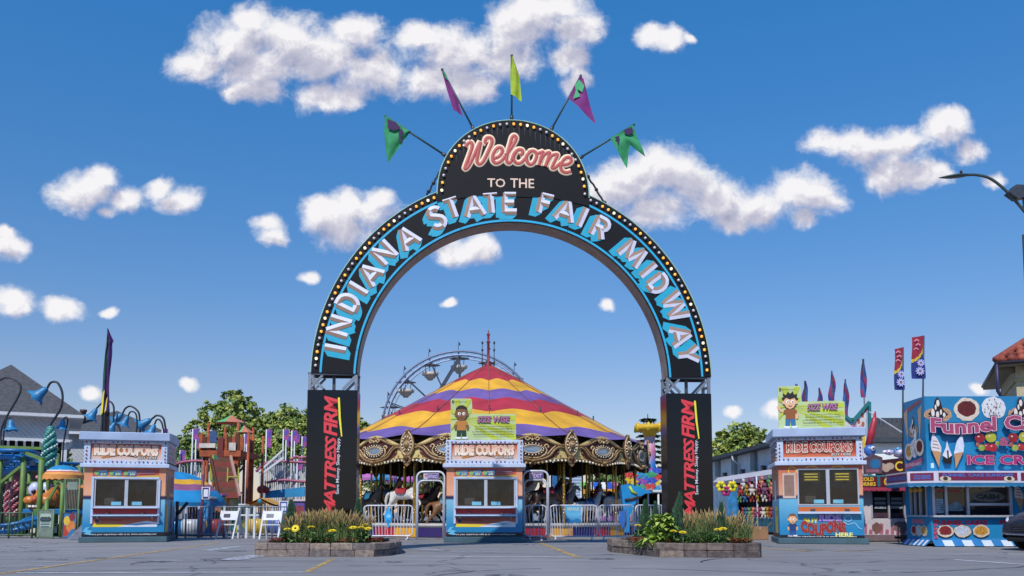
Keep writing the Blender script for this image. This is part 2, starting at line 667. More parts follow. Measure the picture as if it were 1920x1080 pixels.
# ================================================================ ground
def asphalt():
 m = bpy.data.materials.new('asphalt')
 m.use_nodes = True
 t = m.node_tree
 b = t.nodes['Principled BSDF']
 tcn = t.nodes.new('ShaderNodeTexCoord')
 def nz(sc, det, vec=None):
  n = t.nodes.new('ShaderNodeTexNoise')
  n.inputs['Scale'].default_value = sc
  n.inputs['Detail'].default_value = det
  t.links.new(vec or tcn.outputs['Object'], n.inputs['Vector'])
  return n.outputs['Fac']
 big, mid, fine = nz(.12, 4), nz(1.1, 6), nz(55, 3)
 mp = t.nodes.new('ShaderNodeMapping')
 mp.inputs['Scale'].default_value = (.15, 1.6, 1)
 t.links.new(tcn.outputs['Object'], mp.inputs['Vector'])
 streak = nz(1.0, 5, mp.outputs[0])
 def mm(op, a, b_, clamp=False):
  return mth(op, a, b_, tree=t, clamp=clamp)
 val = mm('ADD', mm('MULTIPLY', big, .5), mm('ADD', mm('MULTIPLY', mid, .25), mm('MULTIPLY', streak, .35)))
 cr_ = t.nodes.new('ShaderNodeValToRGB')
 cr_.color_ramp.elements[0].position = .42
 cr_.color_ramp.elements[0].color = (.165, .163, .170, 1)
 cr_.color_ramp.elements[1].position = .66
 cr_.color_ramp.elements[1].color = (.250, .246, .250, 1)
 t.links.new(val, cr_.inputs[0])
 sp = t.nodes.new('ShaderNodeMapRange')
 sp.inputs['From Min'].default_value = .3
 sp.inputs['From Max'].default_value = .7
 sp.inputs['To Min'].default_value = .72
 sp.inputs['To Max'].default_value = 1.28
 t.links.new(fine, sp.inputs['Value'])
 # cracks
 vo = t.nodes.new('ShaderNodeTexVoronoi')
 vo.feature = 'DISTANCE_TO_EDGE'
 vo.inputs['Scale'].default_value = .16
 wv = t.nodes.new('ShaderNodeTexNoise')
 wv.inputs['Scale'].default_value = .9
 wv.inputs['Detail'].default_value = 5
 t.links.new(tcn.outputs['Object'], wv.inputs['Vector'])
 ad = t.nodes.new('ShaderNodeVectorMath')
 ad.operation = 'MULTIPLY_ADD'
 t.links.new(wv.outputs['Color'], ad.inputs[0])
 ad.inputs[1].default_value = (1.4, 1.4, 0)
 t.links.new(tcn.outputs['Object'], ad.inputs[2])
 t.links.new(ad.outputs[0], vo.inputs['Vector'])
 ck = t.nodes.new('ShaderNodeMapRange')
 ck.inputs['From Min'].default_value = .0015
 ck.inputs['From Max'].default_value = .006
 ck.inputs['To Min'].default_value = .5
 ck.inputs['To Max'].default_value = 1
 t.links.new(vo.outputs['Distance'], ck.inputs['Value'])
 tot = mm('MULTIPLY', sp.outputs[0], ck.outputs[0])
 v = t.nodes.new('ShaderNodeVectorMath')
 v.operation = 'SCALE'
 t.links.new(cr_.outputs[0], v.inputs[0])
 t.links.new(tot, v.inputs['Scale'])
 t.links.new(v.outputs[0], b.inputs['Base Color'])
 b.inputs['Roughness'].default_value = .82
 bp = t.nodes.new('ShaderNodeBump')
 bp.inputs['Strength'].default_value = .35
 bp.inputs['Distance'].default_value = .01
 t.links.new(fine, bp.inputs['Height'])
 t.links.new(bp.outputs[0], b.inputs['Normal'])
 return m

mb = MB()
mb.poly([(-900, -60, 0), (900, -60, 0), (900, 1400, 0), (-900, 1400, 0)], asphalt())
tag(mb.build('ground'), kind='structure')

def worn(name, col, thr):
 m = M(col, .7, var=.25, scale=5, name=name)
 t = m.node_tree
 tcn = t.nodes.new('ShaderNodeTexCoord')
 n = t.nodes.new('ShaderNodeTexNoise')
 n.inputs['Scale'].default_value = 7
 n.inputs['Detail'].default_value = 9
 n.inputs['Roughness'].default_value = .7
 t.links.new(tcn.outputs['Object'], n.inputs['Vector'])
 r = t.nodes.new('ShaderNodeMapRange')
 r.inputs['From Min'].default_value = thr
 r.inputs['From Max'].default_value = thr + .12
 t.links.new(n.outputs['Fac'], r.inputs['Value'])
 t.links.new(r.outputs[0], t.nodes['Principled BSDF'].inputs['Alpha'])
 return m
W1, W2, YL = worn('white_road_paint', '#c9ccd4', .30), worn('worn_white_road_paint', '#b9bdc8', .42), worn('yellow_road_paint', '#c0a062', .40)
mb = MB()
lay = [0.004]
def strip(p, q, wd, mat):
 a, b = gnd(*p), gnd(*q)
 d = (b - a).normalized()
 n = Vector((-d.y, d.x, 0)) * wd / 2
 z = Vector((0, 0, lay[0]))
 lay[0] += .0004
 mb.poly([a + n + z, b + n + z, b - n + z, a - n + z], mat)
strip((30, 1074), (575, 1073), .10, W1)
strip((575, 1073), (625, 1048), .10, YL)
strip((740, 1043), (1075, 1045), .11, W1)
strip((1012, 1018), (1085, 1046), .13, YL)
strip((-40, 1082), (410, 1018), .13, YL)
strip((1790, 1050), (1925, 1059), .12, W1)
strip((790, 1031), (830, 1032), .30, W2)
strip((830, 1034), (950, 1036), .16, W2)
strip((820, 1019), (1010, 1021), .18, W2)
strip((285, 1052), (470, 1050), .14, W2)
strip((385, 1033), (450, 1025), .30, W2)
strip((40, 1026), (175, 1024), .25, W2)
strip((1420, 1028), (1520, 1034), .2, YL)
strip((1565, 1034), (1640, 1031), .1, YL)
for k in range(5):
 strip((-60, 1036 + k * 7), (180 - k * 18, 1030 + k * 8), .07, W2)
strip((430, 1051), (500, 1040), .45, W2)
tag(mb.build('road_markings'), kind='structure')
# tar-sealed cracks and old stains, each with its own shape
rc = random.Random(5)
TAR = M('#24242a', .6, var=.3, scale=12, name='crack_sealer')
mb = MB()
for (x, y, a, n) in ((-7, 12.2, .1, 26), (1.5, 13.0, -.15, 22), (-2, 20.5, .05, 30), (5, 12.0, .12, 24), (-12, 16.5, -.1, 22), (6.5, 18.8, .02, 26), (-1, 11.6, 1.2, 8), (3.2, 14.5, 1.35, 12), (-6.2, 14.0, 1.8, 10), (9, 14.5, 1.1, 12), (.5, 22.6, -.03, 20)):
 P = [Vector((x, y, .0062))]
 for k in range(n):
  a += rc.uniform(-.22, .22)
  P.append(P[-1] + Vector((math.cos(a), math.sin(a), 0)) * rc.uniform(.15, .38))
  a += (0 - a) * .02
 for i in range(len(P) - 1):
  d = (P[i + 1] - P[i]).normalized()
  n_ = Vector((-d.y, d.x, 0)) * rc.uniform(.008, .022)
  mb.poly([P[i] + n_, P[i + 1] + n_, P[i + 1] - n_, P[i] - n_], TAR)
tag(mb.build('sealed_cracks'), kind='structure')
STN = worn('old_oil_stain', '#5c5c64', .47)
mb = MB()
for i in range(22):
 x, y, r = rc.uniform(-13, 13), rc.uniform(11.5, 23), rc.uniform(.10, .38)
 mb.poly([(x + r * rc.uniform(.7, 1.2) * math.cos(q * PI / 7), y + r * rc.uniform(.7, 1.2) * math.sin(q * PI / 7), .0070 + i * .0001) for q in range(14)], STN)
tag(mb.build('pavement_stains'), kind='structure')
# ================================================================ entrance arch
def plane_uv(px, py, o, rz):
 """where the line of sight of a photo point meets an upright plane through o turned by rz"""
 d = Vector(ray(px, py))
 n = Vector((-math.sin(rz), math.cos(rz), 0))
 u = Vector((math.cos(rz), math.sin(rz), 0))
 k = (Vector(o) - cam.location).dot(n) / d.dot(n)
 p = cam.location + d * k
 return ((p - Vector(o)).dot(u), p.z - o[2])

BLACK = M('#15161c', .38, var=.35, scale=6, name='black_sign_enamel', spec=.6)
SPECK = M('#0f1018', .6, var=.9, scale=95, name='speckled_black_panel', spec=.25)
GALV = M('#8e949c', .42, .65, var=.2, scale=9, name='galvanised_steel')
DKST = M('#4c5058', .45, .5, var=.25, scale=9, name='dark_steel')
CYAN = M('#1fa3c4', .5, var=.10, scale=5, name='cyan_paint')
CYLN = M('#27a9d6', .45, var=.05, name='cyan_line_paint')
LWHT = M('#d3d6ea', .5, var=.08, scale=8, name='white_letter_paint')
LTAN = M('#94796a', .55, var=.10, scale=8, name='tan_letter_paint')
CREAM = M('#ecd3b4', .5, var=.06, name='cream_letter_paint')
ROSE = M('#b5524f', .5, var=.10, scale=10, name='rose_letter_paint')
BULB = M('#fff0c8', .25, var=0, name='lit_bulb', emit=.75)
BULB2 = M('#e9a23e', .25, var=0, name='amber_bulb', emit=.75)
BULB3 = M('#d8d0d4', .3, var=0, name='unlit_bulb')
SOFF = M('#8a7d78', .5, .25, var=.25, scale=4, name='arch_soffit_sheet')

AO, AR = (0.05, 18.0, 0.0), R(4)
arch = empty('entrance_arch', AO, AR, 'tall black arch edged in bulbs, reading Welcome, on two pillars in the flower beds', 'entrance arch')
AP = lambda px, py: plane_uv(px, py, AO, AR)
ccx, ccz = AP(957, 713)
ccx = 0.0
RIN, ROUT = 3.32, 4.28
KZ = (AP(957, 418)[1] - ccz) / RIN
AF = FRONT(0.0)
AD = .52      # depth of the arch

def arc(r, a0, a1, n):
 return [(ccx + r * math.sin(a0 + (a1 - a0) * i / n), ccz + r * KZ * math.cos(a0 + (a1 - a0) * i / n)) for i in range(n + 1)]
AE = R(88.3)
mb = MB()
no, ni = arc(ROUT, -AE, AE, 80), arc(RIN, -AE, AE, 80)
for i in range(80):
 a, b, c, d = no[i], no[i + 1], ni[i + 1], ni[i]
 for y, rev in ((0, 0), (AD, 1)):
  q = [(a[0], y, a[1]), (b[0], y, b[1]), (c[0], y, c[1]), (d[0], y, d[1])]
  mb.add(q, [(0, 1, 2, 3)], SPECK)
 mb.add([(a[0], 0, a[1]), (b[0], 0, b[1]), (b[0], AD, b[1]), (a[0], AD, a[1])], [(0, 1, 2, 3)], GALV)
 mb.add([(c[0], 0, c[1]), (d[0], 0, d[1]), (d[0], AD, d[1]), (c[0], AD, c[1])], [(0, 1, 2, 3)], SOFF)
for e in (no[0], no[-1]):
 s_ = 1 if e[0] > 0 else -1
 f_ = ni[0] if s_ < 0 else ni[-1]
 mb.add([(e[0], 0, e[1]), (f_[0], 0, f_[1]), (f_[0], AD, f_[1]), (e[0], AD, e[1])], [(0, 1, 2, 3)], SPECK)
mb.build('arch_band', arch)

# cyan pinstripes with pointed tips
def pin(r, a0, a1, name, tips=()):
 m_ = MB()
 n = max(10, int(abs(a1 - a0) * 40))
 o_, i_ = arc(r + .022, a0, a1, n), arc(r - .022, a0, a1, n)
 for k in range(n):
  m_.poly([(p[0], -.004, p[1]) for p in (o_[k], o_[k + 1], i_[k + 1], i_[k])], CYLN)
 for t_ in tips:
  sg = 1 if t_ > 0 else -1          # the spear tip points to the crown
  q = []
  for da, dr in ((0, .05), (-.028 * sg, .06), (-.06 * sg, 0), (-.028 * sg, -.06), (0, -.05)):
   a, rr = t_ + da, r + dr
   q.append((ccx + rr * math.sin(a), -.007, ccz + rr * KZ * math.cos(a)))
  m_.poly(q, LWHT)
 m_.build(name, arch)
pin(ROUT - .20, -AE, R(-8.6), 'outer_pinstripe', (R(-8.6),))
pin(ROUT - .20, R(10.6), AE, 'outer_pinstripe', (R(10.6),))
pin(RIN + .055, -AE, AE, 'inner_pinstripe')

# joints between the face panels, with their bolts
for k in range(9):
 a = R(-80 + 20 * k)
 if abs(math.degrees(a)) < 15:
  continue
 m_ = MB()
 p_, q_ = [(ccx + r * math.sin(a), -.003, ccz + r * KZ * math.cos(a)) for r in (RIN + .01, ROUT - .01)]
 m_.bar(p_, q_, .008, .004, M('#050508', .8, name='panel_gap'), up=(0, 1, 0))
 for t in (.06, .5, .94):
  for s_ in (-1, 1):
   c_ = Vector(p_).lerp(Vector(q_), t) + Vector((s_ * .035 * math.cos(a), 0, -s_ * .035 * math.sin(a)))
   m_.ball(c_, .009, GALV, 5)
 m_.build('panel_joint', arch)
# white edge trim
mb = MB()
mb.tube([(x, -.004, z) for x, z in arc(ROUT + .004, -AE, R(-21), 40)], .011, M('#9fc7b4', .5, name='pale_edge_trim'), 5)
mb.build('edge_trim', arch)
mb = MB()
mb.tube([(x, -.004, z) for x, z in arc(ROUT + .004, R(21), AE, 40)], .011, M('#9fc7b4', .5, name='pale_edge_trim'), 5)
mb.build('edge_trim', arch)

# crown sign
crx, crz = AP(963, 368)
crx = AP(963, 368)[0]
CRR = (AP(1106, 368)[0] - AP(821, 368)[0]) / 2
ctop = AP(962, 226)[1]
mb = MB()
pts = []
for i in range(41):
 a = -PI / 2 + PI * i / 40
 pts.append((crx + CRR * math.sin(a), crz + (ctop - crz) * math.cos(a) ** .92 if math.cos(a) > 0 else crz))
zb = ccz + ROUT * .90
low = [(crx + CRR, zb), (crx + CRR * .5, ccz + ROUT * .94), (crx - CRR * .5, ccz + ROUT * .94), (crx - CRR, zb)]
mb.prism(pts + low, FRONT(0), -.42, .018, SPECK, GALV)
mb.build('crown_sign', arch)
mb = MB()
mb.tube([(x, -.02, z) for x, z in pts], .012, M('#9fc7b4', .5, name='pale_edge_trim'), 5)
mb.build('edge_trim', arch)
# rain streaks under the bulbs of the crown sign
for i in range(8, 34):
 mb = MB()
 x, z = pts[i]
 k = .93
 x, z = crx + (x - crx) * k, crz + (z - crz) * k
 mb.poly([(x - .012, -.0195, z - .03), (x + .012, -.0195, z - .03), (x + .004, -.0195, z - random.uniform(.2, .42))], M('#262a3c', .6, var=.4, scale=30, name='rain_streak'))
 mb.build('rain_streak', arch)

# bulbs: every bulb a part
bprot = {}
def bulb(x, z, kind, y):
 if kind not in bprot:
  m_ = MB()
  m_.ball((0, -.03, 0), .034, (BULB, BULB2, BULB3)[kind], 7)
  m_.tube([(0, 0, 0), (0, -.014, 0)], .03, DKST, 7)
  bprot[kind] = m_.build('bulb', arch)
  bprot[kind].location = (x, y, z)
  return
 o = bprot[kind].copy()
 C.objects.link(o)
 o.parent = arch
 o.location = (x, y, z)
def bk(i):
 return (1, 0, 1, 2, 2, 1)[i % 6] if i % 13 else 2
for i in range(33):
 a = R(-86.5 + i * (86.5 - 24.5) / 32)
 bulb(ccx + (ROUT - .095) * math.sin(a), ccz + (ROUT - .095) * KZ * math.cos(a), bk(i), 0)
 a = R(23.5 + i * (86.5 - 23.5) / 32)
 bulb(ccx + (ROUT - .095) * math.sin(a), ccz + (ROUT - .095) * KZ * math.cos(a), bk(i + 3), 0)
for i in range(33):
 a = R(-88 + 176 * i / 32)
 bulb(crx + (CRR - .1) * math.sin(a), crz + (ctop - crz - .1) * max(0, math.cos(a)) ** .92, bk(i + 1), -.018)

# ---- prismatic letters of the band
SW = .160
def arcpts(cx_, cy_, rx_, ry_, a0, a1, n=7):
 return [(cx_ + rx_ * math.cos(R(a0 + (a1 - a0) * i / n)), cy_ + ry_ * math.sin(R(a0 + (a1 - a0) * i / n))) for i in range(n + 1)]
ST = {
 'I': [[(0, 0), (0, 1)]],
 'N': [[(-.34, 0), (-.34, 1)], [(.34, 0), (.34, 1)], [(-.34, .98), (.34, .02)]],
 'D': [[(-.26, .06), (-.26, .94)], [(-.26, .94)] + arcpts(-.02, .5, .34, .44, 90, -90, 8) + [(-.26, .06)]],
 'A': [[(-.42, 0), (0, .98)], [(.42, 0), (0, .98)], [(-.24, .30), (.24, .30)]],
 'S': [arcpts(.0, .72, .26, .22, 25, 200, 7) + arcpts(0, .26, .29, .24, 62, -160, 9)],
 'T': [[(-.34, .94), (.34, .94)], [(0, .94), (0, 0)]],
 'E': [[(-.26, 0), (-.26, 1)], [(-.26, .94), (.30, .94)], [(-.26, .5), (.2, .5)], [(-.26, .06), (.32, .06)]],
 'F': [[(-.24, 0), (-.24, 1)], [(-.24, .94), (.32, .94)], [(-.24, .52), (.2, .52)]],
 'R': [[(-.26, 0), (-.26, 1)], [(-.26, .94)] + arcpts(.06, .71, .24, .23, 90, -90, 6) + [(-.26, .48)], [(.02, .48), (.32, 0)]],
 'M': [[(-.52, 0), (-.38, 1)], [(-.38, 1), (0, .12)], [(0, .12), (.38, 1)], [(.38, 1), (.52, 0)]],
 'W': [[(-.60, 1), (-.33, 0)], [(-.33, 0), (0, .95)], [(0, .95), (.33, 0)], [(.33, 0), (.60, 1)]],
 'Y': [[(-.34, 1), (0, .46)], [(.34, 1), (0, .46)], [(0, .5), (0, 0)]],
}
def band_letter(ch, px, py, rot_deg, h=.45, extra_lean=0.0):
 x0, z0 = AP(px, py)
 dc = Vector((x0 - ccx, z0 - ccz)).normalized() * .03
 x0, z0 = x0 - dc.x, z0 - dc.y
 a = R(rot_deg)
 ux, uz = (math.cos(a), -math.sin(a)), (math.sin(a), math.cos(a))
 def W(p, q, d):
  q -= .5
  p += extra_lean * q
  return (x0 + h * (p * ux[0] + q * uz[0]), -d, z0 + h * (p * ux[1] + q * uz[1]))
 root = None
 sh, fc = MB(), MB()
 d = .006
 ox, oy = -.26, -.23
 for st in ST[ch]:
  for i in range(len(st) - 1):
   a_, b_ = Vector(st[i]), Vector(st[i + 1])
   t_ = (b_ - a_).normalized()
   nn = Vector((-t_.y, t_.x)) * SW * 1.04
   e_ = t_ * .012
   q = [a_ + nn - e_, a_ - nn - e_, b_ + nn + e_, b_ - nn + e_]
   hp = hull([(p.x, p.y) for p in q] + [(p.x + ox, p.y + oy) for p in q])
   d += .0006
   sh.poly([W(p[0], p[1], d) for p in hp], CYAN)
 o = sh.build('letter', arch)
 for si, st in enumerate(ST[ch]):
  n = len(st)
  P = [Vector(p) for p in st]
  base = d + .004 + si * .0015
  Lp, Rp = [], []
  for i in range(n):
   t0 = (P[i] - P[i - 1]).normalized() if i else (P[1] - P[0]).normalized()
   t1 = (P[i + 1] - P[i]).normalized() if i < n - 1 else t0
   tt = (t0 + t1).normalized()
   nn = Vector((-tt.y, tt.x)) * SW / max(.5, tt.dot(t1))
   Lp.append(P[i] + nn)
   Rp.append(P[i] - nn)
  for i in range(n - 1):
   t1 = (P[i + 1] - P[i]).normalized()
   nl = Vector((-t1.y, t1.x))
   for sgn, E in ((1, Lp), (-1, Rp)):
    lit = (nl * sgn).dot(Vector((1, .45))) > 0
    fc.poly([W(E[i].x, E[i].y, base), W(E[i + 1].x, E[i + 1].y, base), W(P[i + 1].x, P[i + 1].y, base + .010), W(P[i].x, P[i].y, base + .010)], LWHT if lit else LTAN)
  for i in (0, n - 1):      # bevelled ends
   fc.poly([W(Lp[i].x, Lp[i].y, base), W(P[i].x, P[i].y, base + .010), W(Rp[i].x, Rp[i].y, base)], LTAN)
 fc.build('letter_face', o)

for ch, px, py, a in (
 ('I', 626, 653, -80), ('N', 633, 612, -73.5), ('D', 650, 568, -64.5), ('I', 669, 540, -59.5), ('A', 692, 512, -53), ('N', 718, 473, -44.5), ('A', 762, 444, -35),
 ('S', 817, 406, -22), ('T', 847, 387, -19.5), ('A', 888, 384, -9), ('T', 920, 378, -6), ('E', 956, 378, -1),
 ('F', 1023, 380, 13), ('A', 1061, 393, 17), ('I', 1093, 405, 24), ('R', 1126, 425, 27),
 ('M', 1188, 473, 41), ('I', 1217, 505, 50), ('D', 1235, 530, 53), ('W', 1268, 574, 65), ('A', 1279, 629, 77), ('Y', 1293, 664, 82)):
 band_letter(ch, px, py, a)

# ---- Welcome, in script
def spl(P, n=6):
 P = [Vector(p) for p in P]
 out = []
 for i in range(len(P) - 1):
  a, b, c, d = P[max(i - 1, 0)], P[i], P[i + 1], P[min(i + 2, len(P) - 1)]
  for k in range(n):
   t = k / n
   out.append(.5 * ((2 * b) + (c - a) * t + (2 * a - 5 * b + 4 * c - d) * t * t + (3 * b - a - 3 * c + d) * t ** 3))
 out.append(P[-1])
 return out
# points in a 1920 x 853 tracing of px (840..1110, 230..350)
WEL = [
 ('W', [(232, 335), (262, 285), (305, 272), (322, 320), (290, 430), (225, 610), (262, 600), (330, 480), (430, 265), (405, 400), (385, 510), (415, 560), (470, 520), (540, 380), (585, 270), (570, 215), (515, 210), (495, 262), (520, 290)]),
 ('e', [(610, 485), (680, 455), (722, 395), (705, 345), (650, 350), (600, 430), (598, 510), (640, 548), (710, 515), (770, 440)]),
 ('l', [(770, 440), (850, 330), (905, 230), (890, 185), (855, 200), (825, 300), (790, 420), (780, 510), (812, 548), (850, 510)]),
 ('c', [(850, 510), (880, 420), (930, 370), (985, 375), (990, 420), (950, 440)]),
 ('c', [(930, 370), (890, 420), (870, 490), (910, 545), (970, 540), (1040, 470)]),
 ('o', [(1085, 400), (1045, 460), (1060, 540), (1105, 565), (1155, 520), (1180, 440), (1150, 390), (1105, 388), (1085, 400)]),
 ('m', [(1180, 420), (1240, 405), (1262, 400), (1235, 480), (1210, 580)]),
 ('m', [(1225, 530), (1275, 440), (1345, 405), (1340, 460), (1295, 595)]),
 ('m', [(1310, 550), (1370, 455), (1440, 430), (1452, 450), (1410, 540), (1385, 605), (1420, 610), (1500, 540)]),
 ('e', [(1500, 570), (1590, 560), (1640, 520), (1620, 475), (1560, 480), (1505, 560), (1510, 640), (1570, 672), (1640, 655)]),
]
groups = {}
order = []
for i, (nm, P) in enumerate(WEL):
 key = nm if nm in 'Wlo' else (nm + str(i < 5) if nm == 'e' else nm)
 if key not in groups:
  groups[key] = []
  order.append(key)
 Q = [AP(840 + x / 7.11, 230 + y / 7.11) for x, y in P]
 groups[key].append([(q.x, q.y) for q in spl(Q)])
for i, key in enumerate(order):
 o_, f_ = MB(), MB()
 for path in groups[key]:
  o_.tube([(x, -.020, z) for x, z in path], .078, CREAM, 10, flat=.18)
  f_.tube([(x, -.026, z) for x, z in path], .044, ROSE, 10, flat=.32)
 o = o_.build('script_letter', arch)
 f_.build('letter_face', o)
mb = MB()
x0, z0 = AP(914, 351)
x1, z1 = AP(947, 336)
art = Art(mb, FRONT(-.018))
art.text('TO', x0, x1, z0, z1, M('#e6c9b4', .5, name='pale_letter_paint'), fat=.012)
mb.build('small_word', arch)
mb = MB()
art = Art(mb, FRONT(-.018))
x0, z0 = AP(957, 352)
x1, z1 = AP(1001, 336.5)
art.text('THE', x0, x1, z0, z1, M('#e6c9b4', .5, name='pale_letter_paint'), fat=.012)
mb.build('small_word', arch)

# ---- pillars
RED = M('#d83a44', .5, var=.08, scale=6, name='red_lettering')
YELL = M('#e3dc36', .5, var=.05, name='yellow_swoosh')
WHT = M('#d9dbe4', .5, var=.05, name='white_lettering')
def gloss_black():
 m = M('#06060b', .16, var=.3, scale=2, name='glossy_black_banner', spec=.45, bump=.02, bscale=2.2)
 return m
for sg, x0, x1 in ((-1, -4.34, -3.30), (1, 3.28, 4.27)):
 ztop = 3.40
 mb = MB()
 mb.bbox(x0, x1, 0, AD + .03, .1, ztop, gloss_black(), .012)
 p = mb.build('pillar', arch)
 mb = MB()
 art = Art(mb, FRONT(0), .003)
 px0, pxr = (x0, x1)
 wd = x1 - x0
 zt, zb_ = ztop - .14, .80
 # lettering runs upwards: u along z, v along -x
 fr2 = frame((0, 0, 0), (0, 0, 1), (-1, 0, 0), (0, -1, 0))
 art2 = Art(mb, fr2, .003)
 bx = x0 + wd * .56
 art2.text('MATTRESS', zb_ - .02, zb_ + 1.62, -bx - .03, -bx + .19, RED, shear=.25, space=.86, fat=.028)
 art2.text('FIRM', zb_ + 1.64, zt, -bx - .04, -bx + .22, RED, shear=.25, space=.9, fat=.028)
 art2.text('Save Money. Sleep Happy.', zb_ + .42, zb_ + 1.60, -(bx + .125), -(bx + .04), WHT, space=.95, fat=.004)
 sw = [(bx + .13, zb_ + 1.62), (bx + .155, zb_ + 1.62), (bx + .118, zb_ + 2.0), (bx + .09, zt - .02), (bx + .05, zt - .02), (bx + .075, zb_ + 2.0)]
 art.poly(sw, YELL)
 mb.build('lettering', p)
 # open steel frame between pillar and arch
 mb = MB()
 zt = ccz + .10
 for y in (.05, AD - .05):
  for x in (x0 + .04, x1 - .04):
   mb.bar((x, y, ztop), (x, y, zt), .06, .06, GALV)
  mb.bar((x0 + .04, y, ztop + .03), (x0 + .30, y, zt - .03), .045, .045, GALV)
  mb.bar((x0 + .30, y + .002, ztop + .03), (x0 + .05, y + .002, zt - .03), .03, .03, GALV) if 0 else None
  mb.bar((x0 + .05, y, zt - .04), (x0 + .32, y, ztop + .02), .05, .05, GALV)
  mb.bar((x1 - .05, y, zt - .04), (x1 - .32, y, ztop + .02), .05, .05, GALV)
  mb.bar((x0, y, zt), (x1, y, zt), .05, .05, DKST)
 mb.bar(((x0 + x1) / 2, .2, ztop), ((x0 + x1) / 2, .2, zt), .06, .06, DKST)
 for x in (x0 + .04, x1 - .04):
  mb.bar((x, .05, ztop + .15), (x, AD - .05, ztop + .15), .04, .04, GALV)
 mb.build('steel_frame', arch)

# cables from crown sign to the band
for a, b, c in (((829, 310), (812, 340), (800, 362)), ((1097, 318), (1120, 352), (1143, 388))):
 pts3 = []
 for q in spl([AP(*a), AP(*b), AP(*c)], 8):
  pts3.append((q.x + random.uniform(-.012, .012), .12, q.y + random.uniform(-.012, .012)))
 mb = MB()
 mb.tube(pts3, .022, M('#1b1e22', .6, name='black_cable'), 6)
 for k in range(3, len(pts3), 5):
  q = pts3[k]
  mb.ball(q, .045, M('#1b1e22', .6, name='black_cable'), 6)
 mb.build('cable', arch)

# ---- pennants on the crown
def pennant(name, base, tip, poly_px, col, label, deco=None, tipd=.02):
 """pole from base to tip (local x, z of the arch plane), cloth outline from the photo, with folds"""
 bx, bz = AP(*base)
 rt = empty(name, Matrix.Translation(AO) @ Matrix.Rotation(AR, 4, 'Z') @ Vector((bx, .10, bz)), AR, label, 'flag', 'pennants round the crown of the arch')
 tx, tz = AP(*tip)
 mb = MB()
 d = Vector((tx - bx, 0, tz - bz))
 mb.tube([(0, 0, 0), d * 1.0], .022, M('#2a4a4c', .5, name='flag_pole_paint'), 7)
 mb.ball(d, .035, M('#2a4a4c', .5, name='flag_pole_paint'), 7)
 mb.tube([(0, 0, 0), d * .08], .04, DKST, 7)
 mb.build('pole', rt)
 mb = MB()
 def q(p):
  x, z = AP(*p)
  return Vector((x - bx, 0, z - bz))
 # poly_px: two edges (hoist edge, free edge) of equal length
 A_, B_ = poly_px
 A3 = [q(p) for p in A_]
 B3 = [q(p) for p in B_]
 def fn(s_, t_):
  def ev(E):
   k = t_ * (len(E) - 1)
   i = min(int(k), len(E) - 2)
   return E[i].lerp(E[i + 1], k - i)
  p = ev(A3).lerp(ev(B3), s_)
  p.y = .03 * math.sin(s_ * 6 + t_ * 3.0) * min(1, s_ * 3) - .035
  return p
 mb.grid(fn, 12, 10, M(col, .8, var=.25, scale=7, name='pennant_cloth'))
 cl = mb.build('cloth', rt)
 if deco:
  m2 = MB()
  for (pp, cc) in deco:
   pr = []
   for p_ in pp:
    v = q(p_)
    v.y = -.08
    pr.append(v)
   m2.poly(pr, M(cc, .8, name='pennant_print'))
  m2.build('print', cl)
 return rt
GRN, PUR, LIM = '#2e8f5c', '#7c2c78', '#9db52c'
pennant('pennant_flag', (838, 290), (722, 214), ([(721, 213), (745, 228), (769, 243)], [(720, 250), (726, 303), (769, 244)]), GRN,
  'green pennant with purple print at the far left of the arch crown',
  [([(726, 222), (742, 228), (752, 240), (738, 244), (727, 240)], '#3b1f52'), ([(752, 240), (757, 246), (751, 256), (756, 268), (748, 262), (747, 248)], '#3b1f52')])
pennant('pennant_flag', (890, 242), (829, 126), ([(827, 125), (838, 166), (850, 204)], [(831, 130), (857, 180), (868, 214)]), PUR,
  'narrow folded purple pennant, second from the left on the arch crown', [([(829, 128), (836, 137), (842, 152), (835, 145)], GRN)])
pennant('pennant_flag', (960, 222), (960, 100), ([(958, 100), (957, 140), (958, 174)], [(962, 104), (975, 140), (979, 187)]), LIM,
  'yellow green pennant on the upright pole at the very top of the arch')
pennant('pennant_flag', (1033, 242), (1090, 138), ([(1091, 137), (1078, 160), (1066, 181)], [(1096, 150), (1108, 195), (1119, 230)]), PUR,
  'purple pennant with a green emblem, second from the right on the arch crown',
  [([(1086, 148), (1096, 160), (1092, 172), (1082, 166), (1088, 180), (1075, 184), (1080, 168), (1078, 158)], '#4fae78')])
pennant('pennant_flag', (1086, 294), (1190, 230), ([(1188, 231), (1166, 244), (1145, 257)], [(1211, 292), (1182, 268), (1177, 313)]), GRN,
  'green pennant with swallow tail cut, at the far right of the arch crown',
  [([(1170, 243), (1185, 237), (1188, 246), (1180, 252), (1172, 250)], '#3b1f52'), ([(1152, 256), (1162, 254), (1160, 274), (1157, 262)], '#3b1f52')])
# ================================================================ flower beds
BLK = [M(c, .9, var=.45, scale=14, bump=.6, bscale=30, name='rough_wall_block') for c in ('#7d706c', '#867870', '#6f6765', '#8a7b70', '#6a605e')]
SOIL = M('#2b211b', .95, var=.4, scale=12, bump=.5, name='dark_soil')

def inset(P, d):
 n = len(P)
 out = []
 for i in range(n):
  a, b, c = Vector(P[i - 1]), Vector(P[i]), Vector(P[(i + 1) % n])
  e0, e1 = (b - a).normalized(), (c - b).normalized()
  n0, n1 = Vector((-e0.y, e0.x)), Vector((-e1.y, e1.x))
  m_ = (n0 + n1).normalized()
  out.append(b + m_ * d / max(.4, m_.dot(n0)))
 return out

